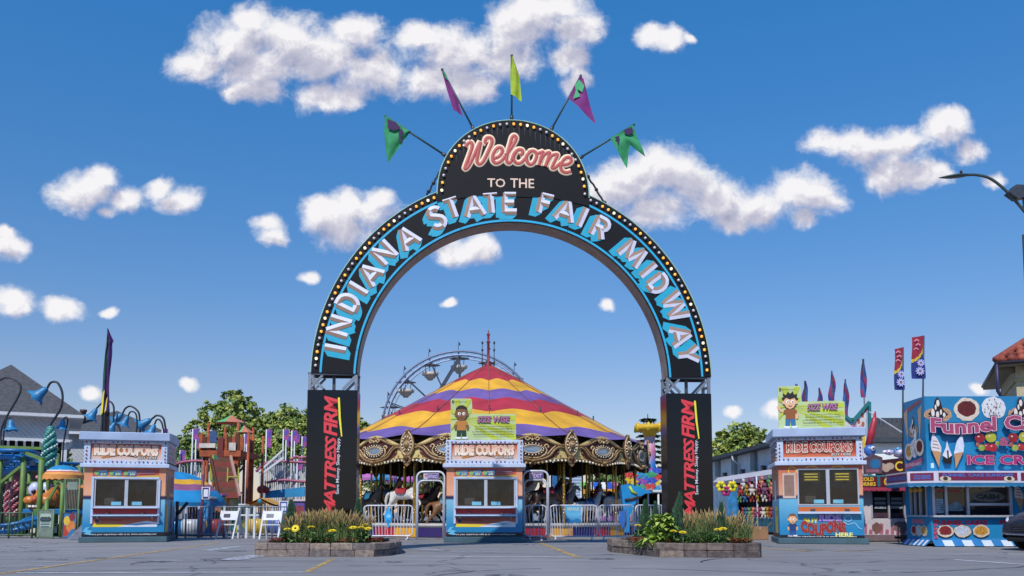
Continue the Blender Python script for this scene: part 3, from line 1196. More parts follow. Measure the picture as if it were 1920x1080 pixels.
def bed(label, P, h=.26, courses=2, bl=.42, cols=BLK):
 """P counter-clockwise outline"""
 rt = empty('flower_bed', (0, 0, 0), 0, label, 'flower bed', 'flower beds at the feet of the arch')
 mb = MB()
 Q = inset(P, .22)
 n = len(P)
 for cz in range(courses):
  z0, z1 = cz * h / courses + .003, (cz + 1) * h / courses - .004
  for i in range(n):
   a, b = Vector(P[i]), Vector(P[(i + 1) % n])
   c, d = Q[i], Q[(i + 1) % n]
   k = max(1, round((b - a).length / bl))
   cuts = [0] + [(j + (random.uniform(-.12, .12) if 0 < j < k else 0)) / k for j in range(1, k)] + [1]
   for j in range(k):
    t0, t1 = cuts[j], cuts[j + 1]
    g_ = .006 / (b - a).length
    jt = random.uniform(-.012, .012)
    nn = Vector((-(b - a).y, (b - a).x)).normalized() * jt
    q = [a.lerp(b, t0 + g_) + nn, a.lerp(b, t1 - g_) + nn, c.lerp(d, t1 - g_), c.lerp(d, t0 + g_)]
    zz = z1 + random.uniform(-.006, .006)
    bev = .014
    cen = (q[0] + q[1] + q[2] + q[3]) / 4
    ring = [[(p.x, p.y, z0) for p in q], [(p.x, p.y, zz - bev) for p in q]]
    r3 = [p + (cen - p).normalized() * bev * 1.3 for p in q]
    ring.append([(p.x, p.y, zz) for p in r3])
    vs = sum(ring, [])
    fs = []
    for l_ in range(2):
     for m_ in range(4):
      fs.append((l_ * 4 + m_, l_ * 4 + (m_ + 1) % 4, l_ * 4 + 4 + (m_ + 1) % 4, l_ * 4 + 4 + m_))
    fs.append((8, 9, 10, 11))
    mb.add(vs, fs, random.choice(cols))
 mb.build('block_wall', rt)
 mb = MB()
 mb.poly([(p.x, p.y, h - .06) for p in inset(P, .12)], SOIL)
 mb.build('soil', rt)
 return rt
LB = [(-4.68, 16.42), (-2.62, 16.35), (-2.40, 16.75), (-2.28, 17.7), (-2.6, 19.6), (-4.6, 19.8), (-5.35, 18.4), (-5.02, 16.75)]
RB = [(2.78, 16.25), (4.60, 16.0), (4.72, 16.3), (4.98, 18.2), (4.9, 20.0), (2.9, 20.2), (2.12, 19.2), (2.12, 18.2)]
bed('raised flower bed of two courses of brown blocks round the left pillar of the arch', LB)
bed('raised flower bed with a weathered angled block wall round the right pillar of the arch', RB, .27, 2, .5,
 [M(c, .92, var=.6, scale=9, bump=.7, bscale=24, name='weathered_wall_block') for c in ('#6e625c', '#5b5250', '#83756a')])

def blade_mb(mb, base, tip, w_, mat, bend=None):
 a, b = Vector(base), Vector(tip)
 d = b - a
 sd = d.cross(Vector((random.uniform(-.4, .4), 1, 0))).normalized() * w_ / 2
 bend = bend or Vector((0, 0, 0))
 m1 = a + d * .5 + bend
 mb.add([a - sd, a + sd, m1 + sd * .9, m1 - sd * .9, b], [(0, 1, 2, 3), (3, 2, 4)], mat)

G1, G2, G3 = M('#4a6430', .7, var=.3, name='grass_blade'), M('#746f3c', .7, var=.3, name='dry_grass_blade'), M('#3a5228', .7, var=.3, name='dark_grass_blade')
PL1, PL2 = M('#a08c58', .85, var=.3, name='grass_plume'), M('#7e6448', .85, var=.3, name='russet_plume')

def grass_mass(label, xr, yr, n, hz, zb=.2):
 mb = MB()
 for _ in range(n):
  x, y = random.uniform(*xr), random.uniform(*yr)
  u = (x - xr[0]) / (xr[1] - xr[0])
  h = random.uniform(*hz) * (.72 + .28 * math.sin(PI * min(1, max(0, u))))
  lean = Vector((random.gauss(0, .13), random.gauss(0, .1), 0))
  top = Vector((x, y, zb + h)) + lean
  blade_mb(mb, (x, y, zb), top, random.uniform(.008, .018), random.choice((G1, G1, G2, G3)), Vector((0, 0, .04)) - lean * .25)
  if random.random() < .15:
   d = (lean + Vector((0, 0, h))).normalized()
   e = top + d * random.uniform(.07, .15) + Vector((random.gauss(0, .02), 0, 0))
   mb.tube([top - d * .03, top.lerp(e, .4), e], [.006, .014, .003], random.choice((PL1, PL1, PL2)), 5, cap=False)
 tag(mb.build('ornamental_grass'), label, 'ornamental grass', kind='stuff')
grass_mass('dense tawny fountain grass in front of the left pillar', (-4.45, -2.95), (16.95, 17.45), 3400, (.38, .64))
grass_mass('green and straw fountain grass in front of the right pillar', (3.25, 4.75), (16.9, 18.0), 2700, (.36, .64))

LEAF = [M(c, .6, var=.25, scale=20, name='bed_leaf') for c in ('#3c5c2c', '#4e7434', '#2d4a2a', '#5f8440')]
def leaf(mb, c, d, ln, wd, mat, droop=.3):
 c, d = Vector(c), Vector(d).normalized()
 sd = d.cross(Vector((0, 0, 1)))
 sd = sd.normalized() * wd / 2 if sd.length > .01 else Vector((wd / 2, 0, 0))
 m1, e = c + d * ln * .5, c + d * ln - Vector((0, 0, droop * ln))
 mb.add([c, m1 + sd + Vector((0, 0, .1 * wd)), e, m1 - sd + Vector((0, 0, .1 * wd))], [(0, 1, 2, 3)], mat)

def sunflower(px, py, Y, label, side=False, h=None):
 p = at(px, py, Y)
 zb = .2
 rt = empty('yellow_flower', (p.x, Y, zb), 0, label, 'flower', 'yellow flowers of the two beds')
 H = p.z - zb
 mb = MB()
 mb.tube([(0, 0, 0), (.01, 0, H * .5), (0, 0, H)], .009, M('#6b8c4a', .6, name='flower_stem'), 6)
 mb.build('stem', rt)
 mb = MB()
 for k in range(12):
  a = random.uniform(0, 2 * PI)
  leaf(mb, (0, 0, H * random.uniform(.15, .75)), (math.cos(a), math.sin(a), .3), random.uniform(.13, .22), random.uniform(.07, .11), random.choice(LEAF), .35)
 mb.build('leaves', rt)
 mb = MB()
 Mx = Matrix.Rotation(R(random.uniform(8, 20) if not side else 65), 3, 'X')
 c = Vector((0, 0, H))
 n_ = 17
 for k in range(n_):
  for ring, (rr, wz) in enumerate(((.085, 0), (.062, .014))):
   a = 2 * PI * (k + ring * .5) / n_
   u, v = Vector((math.cos(a), math.sin(a), .15)), Vector((-math.sin(a), math.cos(a), 0))
   q = [u * .02, u * rr * .6 + v * .014, u * rr, u * rr * .6 - v * .014]
   mb.poly([c + Mx @ (p_ + Vector((0, 0, wz))) for p_ in q], M('#e8cf16', .6, var=.1, scale=30, name='yellow_petal'))
 hd = mb.build('petals', rt)
 mb = MB()
 mb.ball(c + Mx @ Vector((0, 0, .012)), .026, M('#5a4418', .8, name='flower_centre'), 8, (1, 1, .6))
 mb.build('flower_centre', hd)
for a in ((539, 993, 16.75, 'yellow flower at the left end of the left bed, half hidden beside the evergreen'), (554, 991, 16.6, 'open yellow flower turned to the viewer near the left end of the left bed', True),
          (583, 989, 16.6, 'tall flat topped yellow flower before the red lettering of the left bed'), (623, 996, 16.6, 'short yellow flower at the middle of the left bed'),
          (662, 990, 16.65, 'yellow flower just right of the pillar in the left bed'), (677, 990, 16.7, 'yellow flower second from the right end of the left bed'),
          (685, 985, 17.0, 'highest yellow flower at the right end of the left bed'), (690, 992, 16.8, 'last yellow flower at the right end of the left bed'),
          (1196, 986, 18.1, 'yellow flower alone at the left corner of the right bed'), (1263, 997, 16.6, 'left flower of the yellow pair in front of the right pillar'),
          (1280, 999, 16.5, 'right flower of the yellow pair in front of the right pillar'), (1346, 994, 16.45, 'left flower of the yellow pair at the right end of the right bed'),
          (1356, 992, 16.55, 'right flower of the yellow pair at the right end of the right bed')):
 sunflower(*a)

def cypress(px, pytop, Y, rad, label, lean=0):
 top = at(px, pytop, Y)
 zb = .2
 rt = empty('dwarf_cypress', (top.x, Y, zb), 0, label, 'evergreen', 'narrow evergreens of the two beds')
 H = top.z - zb
 mb = MB()
 mb.tube([(0, 0, 0), (lean * .5, 0, H * .5), (lean, 0, H * .95)], [.02, .014, .004], M('#4a3a2c', .9, name='bark'), 6)
 mb.build('trunk', rt)
 mb = MB()
 mats = [M(c, .8, var=.3, scale=25, name='evergreen_needle') for c in ('#2f5138', '#3d6348', '#274430')]
 for _ in range(1500):
  t = random.random() ** .8
  a = random.uniform(0, 2 * PI)
  rr = rad * 1.25 * (1 - t) ** .75 * random.uniform(.45, 1.0) * (.75 + .25 * math.sin(a * 3 + t * 9))
  b = Vector((lean * t + rr * math.cos(a), rr * math.sin(a), H * t * .97))
  blade_mb(mb, b, b + Vector((math.cos(a) * .03, math.sin(a) * .03, random.uniform(.05, .10))), .016, random.choice(mats))
 mb.build('crown', rt)
cypress(546, 940, 17.2, .22, 'narrow dark evergreen left of the left pillar')
cypress(672, 938, 17.5, .19, 'narrow dark evergreen right of the left pillar')
cypress(1210, 940, 18.4, .19, 'narrow evergreen at the left end of the right bed')
cypress(1229, 944, 18.2, .12, 'slim evergreen just left of the right pillar')
cypress(1262, 927, 16.9, .17, 'tall pointed evergreen leaning right in front of the right pillar', .14)
cypress(1352, 945, 17.0, .13, 'slim evergreen at the right end of the right bed')

def leafy(px, py, Y, w_, h_, n, mats, name, label, cat, lsz=(.06, .14), kind=None, sph=False):
 c = at(px, py, Y)
 mb = MB()
 for _ in range(n):
  while 1:
   u, v, t = random.uniform(-1, 1), random.uniform(-1, 1), random.uniform(0, 1)
   if u * u + v * v + t * t < 1:
    break
  k = 1 / max(.35, math.sqrt(u * u + v * v + t * t)) ** .5
  p = Vector((u * w_ * k, v * w_ * .6 * k, t * h_ * k))
  a = random.uniform(0, 2 * PI)
  leaf(mb, p, (math.cos(a), math.sin(a), random.uniform(-.1, .6)), random.uniform(*lsz), random.uniform(*lsz) * .6, random.choice(mats), .4)
 o = mb.build(name, loc=(c.x, Y, .2))
 tag(o, label, cat, kind=kind)
 return o
LIME = [M(c, .6, var=.25, scale=20, name='lime_leaf') for c in ('#8aa53e', '#6f9038', '#a3b65a', '#5a7a30')]
leafy(1242, 985, 16.9, .28, .62, 420, LIME, 'lime_shrub', 'rounded lime green shrub left of the pointed evergreen in the right bed', 'shrub', (.10, .24))
leafy(1232, 1010, 16.75, .22, .26, 70, LIME, 'broadleaf_plant', 'low pale green broad leaved plant at the front of the right bed', 'plant', (.14, .30))
leafy(1318, 1000, 16.5, .36, .28, 900, LEAF, 'low_green_shrub', 'dense dark green shrub in the middle of the right bed', 'shrub', (.03, .08))
leafy(606, 1000, 16.8, .2, .2, 400, LEAF, 'low_green_shrub', 'small green shrub in front of the grass in the left bed', 'shrub', (.03, .08))
leafy(558, 972, 17.3, .16, .42, 200, LIME, 'broadleaf_plant', 'light green plant behind the flowers, left of the left pillar', 'plant', (.08, .18))

def carpet(label, pts, mats, n):
 mb = MB()
 for (x0, x1, y0, y1) in pts:
  for _ in range(n):
   x, y = random.uniform(x0, x1), random.uniform(y0, y1)
   z = .2 + random.uniform(.02, .13)
   a = random.uniform(0, 2 * PI)
   leaf(mb, (x, y, z), (math.cos(a), math.sin(a), .5), random.uniform(.03, .06), random.uniform(.03, .055), random.choice(mats), .2)
   if random.random() < .5:
    leaf(mb, (x, y, z - .05), (math.cos(a + 2), math.sin(a + 2), .3), .08, .05, random.choice(LEAF), .4)
 tag(mb.build('bedding_flowers'), label, 'bedding flowers', kind='stuff')
BEG = [M(c, .7, var=.25, scale=20, name='red_bedding_flower') for c in ('#8e2b30', '#a2443c', '#6e2a26', '#7c4a34', '#5b3a2a')]
BGO = [M(c, .7, var=.25, scale=20, name='rust_bedding_flower') for c in ('#a6492c', '#8e3a28', '#7a3a26', '#3f4f26')]
carpet('low red bedding flowers along the front of the left bed', [(-4.6, -2.75, 16.65, 17.0), (-4.8, -4.4, 16.8, 17.8), (-2.9, -2.6, 16.7, 17.6)], BEG, 700)
carpet('rust red bedding flowers along the front of the right bed', [(2.95, 4.45, 16.5, 16.8), (2.4, 2.8, 16.9, 18.2), (4.2, 4.6, 16.4, 17.0)], BGO, 500)
# ================================================================ coupon kiosks
KW, KD = 2.14, 2.0
KWALL = ramp_mat('kiosk_wall_print', [(0, '#1279ab'), (.16, '#1581b5'), (.40, '#7fb9d2'), (.415, '#231a4a'), (.435, '#231a4a'), (.45, '#e3a884'), (.80, '#cf7c58'), (1, '#b2443a')], lo=0, hi=2.95, var=.10)
KWALL3 = ramp_mat('kiosk_wall_print_dark', [(0, '#1279ab'), (.16, '#1581b5'), (.43, '#6ab0d0'), (.445, '#231a4a'), (.465, '#231a4a'), (.48, '#d59f80'), (.72, '#c46a4c'), (1, '#a84436')], lo=0, hi=2.75, var=.10)
KWHT = M('#b6c4dc', .45, var=.12, scale=4, name='white_enamel')
KSIGN = ramp_mat('sunset_sign_print', [(0, '#cdbdb8'), (.30, '#d9b09c'), (.62, '#cf6f50'), (.9, '#b5352c'), (1, '#9d2420')], lo=2.28, hi=2.86)
KSIGN3 = ramp_mat('red_sign_print', [(0, '#d88a62'), (.30, '#b8452c'), (.7, '#8e1f16'), (1, '#7d150f')], lo=2.28, hi=2.80)
LETG = ramp_mat('sign_letter_print', [(0, '#f3e6da'), (.45, '#e9c3a8'), (1, '#c24a3a')], lo=2.45, hi=2.80)
LETG3 = ramp_mat('sign_letter_print_red', [(0, '#e8cdbc'), (.4, '#a84036'), (1, '#8a2020')], lo=2.40, hi=2.74)
GLASS = M('#23262c', .06, .2, var=.6, scale=3.5, name='dark_window_glass', spec=1.0)  # grey blotches in the glass colour stand in for reflections
GLASS.node_tree.nodes['Principled BSDF'].inputs['Alpha'].default_value = .50
INT = M('#1c1a1c', .8, name='kiosk_interior')
ALU = M('#b9bec8', .4, .35, var=.1, name='window_aluminium')
BLK2 = M('#0c0c14', .5, name='black_strip_print')
DKR = M('#9c2226', .5, name='counter_red')
RBULB = M('#8a1d34', .3, var=0, name='red_bulb')
YBULB = M('#c9a24a', .3, var=0, name='yellow_bulb')
WBULB = M('#c9cdd4', .3, var=0, name='white_bulb')

def kid(art, cx, z0, h, skin_, hair, shirt, pants, shoes='#dfe3ea', spiky=False, wave=False):
 """a generic big-headed cartoon child painted on a board"""
 s = h
 a = art
 E = lambda x, y, rx, ry, m, **k: a.ell(cx + x * s, z0 + y * s, rx * s, ry * s, M(m, .5, var=0), **k)
 P = lambda pts, m: a.poly([(cx + x * s, z0 + y * s) for x, y in pts], M(m, .5, var=0))
 E(-.10, .035, .09, .035, shoes)
 E(.10, .035, .09, .035, shoes)
 P([(-.14, .06), (-.02, .06), (0, .2), (.02, .06), (.14, .06), (.13, .28), (-.13, .28)], pants)
 if wave:
  P([(-.13, .42), (-.26, .46), (-.33, .56), (-.28, .58), (-.20, .50), (-.10, .50)], skin_)
  E(-.31, .58, .045, .05, skin_)
 else:
  P([(-.15, .5), (-.22, .38), (-.2, .26), (-.15, .26), (-.14, .4)], skin_)
 P([(.15, .5), (.22, .38), (.2, .26), (.15, .26), (.14, .4)], skin_)
 P([(-.12, .25), (.12, .25), (.13, .42), (.19, .40), (.17, .5), (.09, .54), (-.09, .54), (-.17, .5), (-.19, .40), (-.13, .42)], shirt)
 E(0, .75, .185, .225, '#2a1c16')
 E(-.175, .72, .035, .05, skin_)
 E(.175, .72, .035, .05, skin_)
 a.poly([(cx + x * s, z0 + y * s) for x, y in ((-.155, .82), (-.165, .70), (-.10, .58), (0, .53), (.10, .58), (.165, .70), (.155, .82), (.08, .90), (-.08, .90))], M(skin_, .5, var=0))
 if spiky:
  P([(-.18, .76), (-.23, .86), (-.17, .86), (-.19, .98), (-.10, .92), (-.05, 1.03), (.01, .94), (.08, 1.04), (.11, .93), (.2, .96), (.17, .86), (.23, .83), (.17, .76), (.12, .84), (0, .80), (-.1, .85)], hair)
 else:
  P([(-.17, .80), (-.16, .90), (-.08, .97), (.04, .985), (.14, .93), (.18, .82), (.13, .86), (0, .88), (-.12, .86)], hair)
 for x in (-.065, .065):
  E(x, .735, .042, .045, '#f2f0ea')
  E(x + .008, .73, .018, .022, '#20140e')
 E(0, .615, .05, .012, '#6e2c22')

def billboard(root, hair, skin_, shirt, pants, spiky, wave, x0, w_, z0):
 """L-shaped lime board on the kiosk roof"""
 mb = MB()
 h = 1.18
 L_ = [(x0, z0), (x0 + w_, z0), (x0 + w_, z0 + .70), (x0 + w_ - .05, z0 + .74), (x0 + .62, z0 + .74), (x0 + .60, z0 + h - .04), (x0 + .56, z0 + h), (x0 + .04, z0 + h), (x0, z0 + h - .04)]
 BG = M('#b5c98e', .5, var=.12, scale=3, name='lime_board_print')
 mb.prism(L_, FRONT(.10), -.04, .0, BG, M('#d8dde0', .5, name='board_edge'))
 art = Art(mb, FRONT(.10), .001)
 RAY = M('#b3c23a', .5, var=.15, scale=3, name='lime_ray_print')
 cx, cz = x0 + .32, z0 + .62
 def clip(P, bx):
  for ax, lim, sg in ((0, bx[0], 1), (0, bx[1], -1), (1, bx[2], 1), (1, bx[3], -1)):
   out = []
   for i in range(len(P)):
    a, b = P[i - 1], P[i]
    ia, ib = (a[ax] - lim) * sg >= 0, (b[ax] - lim) * sg >= 0
    if ia != ib:
     t = (lim - a[ax]) / (b[ax] - a[ax])
     out.append((a[0] + (b[0] - a[0]) * t, a[1] + (b[1] - a[1]) * t))
    if ib:
     out.append(b)
   P = out
   if len(P) < 3:
    return None
  return P
 def clip_ray(a0, a1, rmax):
  T = [(cx, cz), (cx + 4 * math.cos(a0), cz + 4 * math.sin(a0)), (cx + 4 * math.cos(a1), cz + 4 * math.sin(a1))]
  for bx in ((x0 + .01, x0 + w_ - .02, z0 + .01, z0 + .70), (x0 + .01, x0 + .59, z0 + .70, z0 + h - .04)):
   q = clip(T, bx)
   if q:
    art.poly(q, RAY)
 for a0, a1, r_ in ((-.62, -.50, 1.00), (-.40, -.30, 1.30), (-.22, -.12, 1.52), (-.05, .04, 1.62), (.07, .075, 1.5), (.5, .8, .30), (1.1, 1.35, .5), (1.7, 2.0, .52), (2.4, 2.7, .30), (3.1, 3.3, .31), (3.8, 4.0, .45), (4.5, 4.7, .58)):
  clip_ray(a0, a1, r_)
 art.rect(x0 + .04, x0 + .08, z0 + h - .13, z0 + h - .05, M('#20302a', .5, var=0))
 art.text('Kids Safety First', x0 + .10, x0 + .46, z0 + h - .115, z0 + h - .075, M('#27352a', .5, var=0))
 kid(art, x0 + .31, z0 + .02, .98, skin_, hair, shirt, pants, spiky=spiky, wave=wave)
 art.text('SIZE WISE', x0 + .76, x0 + w_ - .18, z0 + .50, z0 + .66, M('#b86aa8', .5, var=0), out=M('#4a1c4e', .5, var=0), ow=.05, shear=.2, fat=.01)
 K_ = M('#1d2616', .5, var=0)
 for i, ln in enumerate(('Save time by measuring your child in advance.', 'After finding the correct measurement, look for', 'the matching signs posted above each ride to ensure', 'safety and family enjoyment through the ride lines.')):
  ins = (.08, .07, .0, .02)[i]
  art.text(ln, x0 + .62 + ins, x0 + w_ - .04 - ins, z0 + .345 - i * .077, z0 + .395 - i * .077, K_, fat=.008)
 for x in (x0 + .2, x0 + w_ - .3):
  mb.bar((x, .13, z0 - .3), (x, .13, z0 + .5), .04, .03, DKST)
 return mb.build('billboard', root)

KB = {}
def kiosk(loc, rz, label, variant):
 rt = empty('coupon_kiosk', loc, rz, label, 'kiosk', 'ride coupon kiosks')
 W, D = KW, KD
 x0, x1 = -W / 2, W / 2
 wallm = KWALL3 if variant == 3 else KWALL
 ZL = 2.10                     # ledge
 # body with window hole in front: four wall pieces and the rest
 mb = MB()
 wx0, wx1 = (x0 + .30, x1 - .22) if variant != 3 else (x0 + .50, x1 - .12)
 wz0, wz1 = (1.02, 1.76) if variant != 3 else (1.06, 1.98)
 for a, b, c, d in ((x0, wx0, .16, ZL), (wx1, x1, .16, ZL), (wx0, wx1, .16, wz0), (wx0, wx1, wz1, ZL)):
  mb.box(a, b, 0, .05, c, d, wallm)
 mb.box(x0, x0 + .05, .05, D, .16, ZL, wallm)
 mb.box(x1 - .05, x1, .05, D, .16, ZL, wallm)
 mb.box(x0 + .05, x1 - .05, D - .05, D, .16, ZL, wallm)
 mb.box(x0 + .05, x1 - .05, .05, D - .05, .16, .20, INT)
 mb.box(x0 + .06, x1 - .06, .75, .77, .2, ZL, INT)
 mb.build('wall', rt)
 mb = MB()      # cash desk, till and chair back inside
 mb.bbox(wx0, wx1, .08, .45, .9, wz0 + .02, M('#8e8a84', .6, name='desk_top'), .01)
 mb.build('desk', rt)
 mb = MB()
 mb.bbox(wx0 + .2, wx0 + .48, .2, .42, wz0 + .03, wz0 + .22, M('#c9c9c4', .5, name='till_plastic'), .02)
 mb.bbox(wx0 + .24, wx0 + .44, .3, .34, wz0 + .23, wz0 + .40, M('#2a2e34', .3, name='till_screen'), .01)
 mb.build('till', rt)
 mb = MB()
 mb.bbox(wx1 - .5, wx1 - .2, .5, .58, wz0 + .05, wz0 + .45, M('#4a2c2c', .7, var=.3, name='chair_cloth'), .04)
 mb.tube([(wx1 - .35, .54, .2), (wx1 - .35, .54, wz0 + .1)], .03, DKST, 6)
 mb.build('chair', rt)
 mb = MB()
 for q_ in range(5):
  mb.box(x0 + .25 + q_ * .33, x0 + .48 + q_ * .33, .735, .748, wz0 + .25 + .08 * (q_ % 2), wz0 + .52 + .05 * (q_ % 3), M(('#a8a8a0', '#7a8a96', '#96705a')[q_ % 3], .7, var=.3, name='pinned_paper'))
 mb.build('pinned_papers', rt)
 mb = MB()
 mb.bbox(x0 - .06, x1 + .10, -.10, D + .06, 0, .155, M('#3d5a66', .7, var=.2, name='skid_paint'), .015)
 mb.build('skid', rt)
 # ledge, sign box, roof
 mb = MB()
 mb.bbox(x0 - .10, x1 + .10, -.12, D + .1, ZL, ZL + .11, KWHT, .012)
 mb.build('ledge', rt)
 mb = MB()
 ztop = 2.86
 bx0, bx1, bd = x0 - .02, x1 + .02, -.02
 mb.box(bx0, bx1, bd + .04, D, ZL + .11, ztop, KWHT)
 sg = KSIGN3 if variant == 3 else KSIGN
 fx0, fx1, fz0, fz1 = x0 + .14, x1 - .14, ZL + .22, ztop - .08
 for (a, b, c, d) in ((bx0, fx0, ZL + .11, ztop), (fx1, bx1, ZL + .11, ztop), (fx0, fx1, ZL + .11, fz0), (fx0, fx1, fz1, ztop)):
  mb.bbox(a, b, bd - .01, bd + .04, c, d, KWHT, .006)
 sb = mb.build('sign_box', rt)
 mb = MB()
 art = Art(mb, FRONT(bd + .04), .003)
 art.rect(fx0, fx1, fz0, fz1, sg)
 BR = M('#8a5a30', .5, var=.1, name='brown_ticket_print')
 if variant != 3:
  art.poly([(x0 + .44, fz0 + .03), (x0 + .95, fz0 + .16), (x0 + 1.15, fz0 + .42), (x0 + .82, fz1 - .01), (x0 + .78, fz0 + .18), (x0 + .42, fz0 + .08)], M('#b3763a', .5, var=0))
  art.poly([(x0 + 1.25, fz0 + .16), (x0 + 1.66, fz0 + .02), (x0 + 1.68, fz0 + .07), (x0 + 1.45, fz0 + .30)], M('#b3763a', .5, var=0))
 art.poly([(x0 + .44, fz0 + .03), (x0 + .95, fz0 + .13), (x0 + 1.6, fz0 + .03), (x0 + 1.0, fz0 + .165)], M('#3a2416', .5, var=0))
 lm = LETG3 if variant == 3 else LETG
 ol = M('#e8dccc', .5, var=0) if variant == 3 else M('#f2e4d4', .5, var=0)
 o2 = M('#4a2018', .5, var=0) if variant == 3 else M('#7a4a34', .5, var=0)
 zt, zb_ = (fz1 - .06, fz0 + .15)
 art.text('RIDE', fx0 + .10, fx0 + .62, zb_, zt, lm, out=ol, ow=.075, out2=o2, ow2=.12, fat=.035)
 art.text('COUPONS', fx0 + .70, fx1 - .10, zb_, zt, lm, out=ol, ow=.075, out2=o2, ow2=.12, fat=.035)
 art.text('BUY HERE', fx1 - .62, fx1 - .12, fz0 + .035, fz0 + .105, M('#e8e2dc', .5, var=0), out=M('#2c3038', .5, var=0), ow=.06)
 mb.build('sign_face', sb)
 # bulbs round the sign: one mesh per side is one strip of lamps
 def strip_(name, pts):
  for i, (x, y, z, nx) in enumerate(pts):
   mt = (RBULB, RBULB, RBULB, WBULB, YBULB, WBULB)[i % 6]
   if mt.name not in KB:
    m_ = MB()
    m_.ball((0, 0, 0), .024, mt, 6)
    KB[mt.name] = m_.build('bulb', sb)
    o = KB[mt.name]
   else:
    o = KB[mt.name].copy()
    C.objects.link(o)
   o.parent = sb
   o.location = (x, y, z)
 n = 19
 strip_('bulb_strip', [(bx0 + .05 + (bx1 - bx0 - .1) * i / (n - 1), bd - .025, ztop - .04, 0) for i in range(n)])
 strip_('bulb_strip', [(bx0 + .05 + (bx1 - bx0 - .1) * i / (n - 1), bd - .025, ZL + .165, 0) for i in range(n)])
 for x in (bx0 + .06, bx1 - .06):
  strip_('bulb_strip', [(x, bd - .025, ZL + .26 + .105 * i, 0) for i in range(5)])
 # side panel of the sign box
 for sx, fr in ((1, frame((bx1, 0, 0), (0, 1, 0), (0, 0, 1), (1, 0, 0))), (-1, frame((bx0, D, 0), (0, -1, 0), (0, 0, 1), (-1, 0, 0)))):
  mb = MB()
  a2 = Art(mb, fr, .002)
  a2.rect(.22, D - .22, fz0, fz1, sg if variant == 3 else M('#c98f96', .5, var=.2, scale=3, name='pink_side_print'))
  a2.ell(D / 2 + .3, fz0 + .25, .18, .16, M('#4d8fb0', .5, var=0))
  a2.ell(D / 2 - .35, fz0 + .32, .16, .14, M('#8e86c4', .5, var=0))
  a2.text('RIDE COUPONS', .34, D - .34, zb_, zt - .06, lm, out=ol, ow=.06)
  for i in range(13):
   mb.ball(fr(.1 + (D - .2) * i / 12, ZL + .165, .015), .024, (RBULB, YBULB)[i % 3 == 0], 6)
  for i in range(5):
   for u in (.08, D - .08):
    mb.ball(fr(u, ZL + .26 + .105 * i, .015), .024, WBULB, 6)
  mb.build('side_sign', sb)
 if variant != 2:
  mb = MB()
  mb.bbox(x0 - .14, x1 + .10, -.16, D + .1, ztop + .003, ztop + .24, M('#9db0cf', .45, var=.15, scale=2.5, name='blue_white_fascia'), .02)
  mb.build('roof', rt)
 else:
  mb = MB()
  mb.box(x0 - .02, x1 + .02, .05, D, ztop + .002, ztop + .03, KWHT)
  mb.build('roof', rt)
 # windows
 mb = MB()
 fw = .035
 FRM = ALU
 mb.box(wx0 - .02, wx1 + .02, -.012, .045, wz1, wz1 + fw, FRM)
 mb.box(wx0 - .02, wx1 + .02, -.012, .045, wz0 - fw, wz0, FRM)
 mb.box(wx0 - .02, wx0 + fw - .02, -.012, .045, wz0, wz1, FRM)
 mb.box(wx1 - fw + .02, wx1 + .02, -.012, .045, wz0, wz1, FRM)
 xm = (wx0 + wx1) / 2
 mb.box(xm - .045, xm + .045, -.014, .045, wz0, wz1, FRM)
 wf = mb.build('window_frame', rt)
 for a, b in ((wx0 + .015, xm - .045), (xm + .045, wx1 - .015)):
  mb = MB()
  mb.box(a, b, .03, .034, wz0, wz1, GLASS)
  a3 = Art(mb, FRONT(.03), .001)
  a3.rect((a + b) / 2 - .12 + (.15 if a < xm - .3 else -.15), (a + b) / 2 + .14 + (.15 if a < xm - .3 else -.15), wz0 + .02, wz0 + .12, M('#6fb2cc', .4, var=.2, name='blue_notice'))
  if variant == 3:
   a3.rect(a + .12, b - .14, wz1 - .32, wz1 - .06, M('#37331c', .4, var=.3, scale=14, name='dim_price_notice'))
   for k in range(3):
    a3.rect(a + .16, b - .2, wz1 - .13 - k * .075, wz1 - .10 - k * .075, M('#b8a63a', .4, var=.3, scale=20, name='notice_line'))
  mb.build('window_pane', wf)
 if variant != 3:
  # white drop canopy with printed price band
  mb = MB()
  a4 = Art(mb, FRONT(0), .003)
  a4.rect(x0 + .22, x1 - .18, 1.84, 2.08, M('#bb5040', .5, var=.2, scale=4, name='price_band_print'))
  a4.poly([(x0 + .22, 1.84), (x0 + .5, 1.885), (x0 + 1.1, 1.85), (x1 - .18, 1.90), (x1 - .18, 1.84)], M('#c9a646', .5, var=0))
  for i, xx in enumerate((x0 + .26, x0 + .64, x0 + 1.02)):
   a4.poly([(xx + .05, 1.88), (xx + .33, 1.86), (xx + .35, 2.05), (xx + .12, 2.02)], M('#1b6c9a', .5, var=0))
   a4.ell(xx + .06, 1.95, .06, .065, M('#7fae6a', .5, var=0))
   a4.text('TICKETS', xx + .11, xx + .33, 1.965, 2.015, M('#e3e8f0', .5, var=0), fat=.02)
   a4.text(('$1.50', '$25', '$40')[i], xx + .17, xx + .30, 1.885, 1.94, M('#d8dc9a', .5, var=0), fat=.03)
  for i in range(3):
   a4.rect(x0 + 1.40, x1 - .28, 1.93 + i * .045, 1.95 + i * .045, M('#8f6a80', .5, var=0))
  mb.build('price_band', rt)
  mb = MB()
  mb.bbox(x0 + .20, x1 - .16, -.045, -.005, 1.78, 1.835, KWHT, .006)
  mb.bbox(wx0 - .09, wx0 - .03, -.04, 0, .52, 1.78, KWHT, .006)
  mb.bbox(wx1 + .03, wx1 + .09, -.04, 0, .52, 1.78, KWHT, .006)
  mb.build('window_surround', rt)
  mb = MB()
  mb.bbox(wx0 - .06, wx1 + .06, -.16, .0, .95, .985, KWHT, .006)
  mb.bbox(wx0 - .02, wx1 + .02, -.03, .0, .80, .945, DKR, .004)
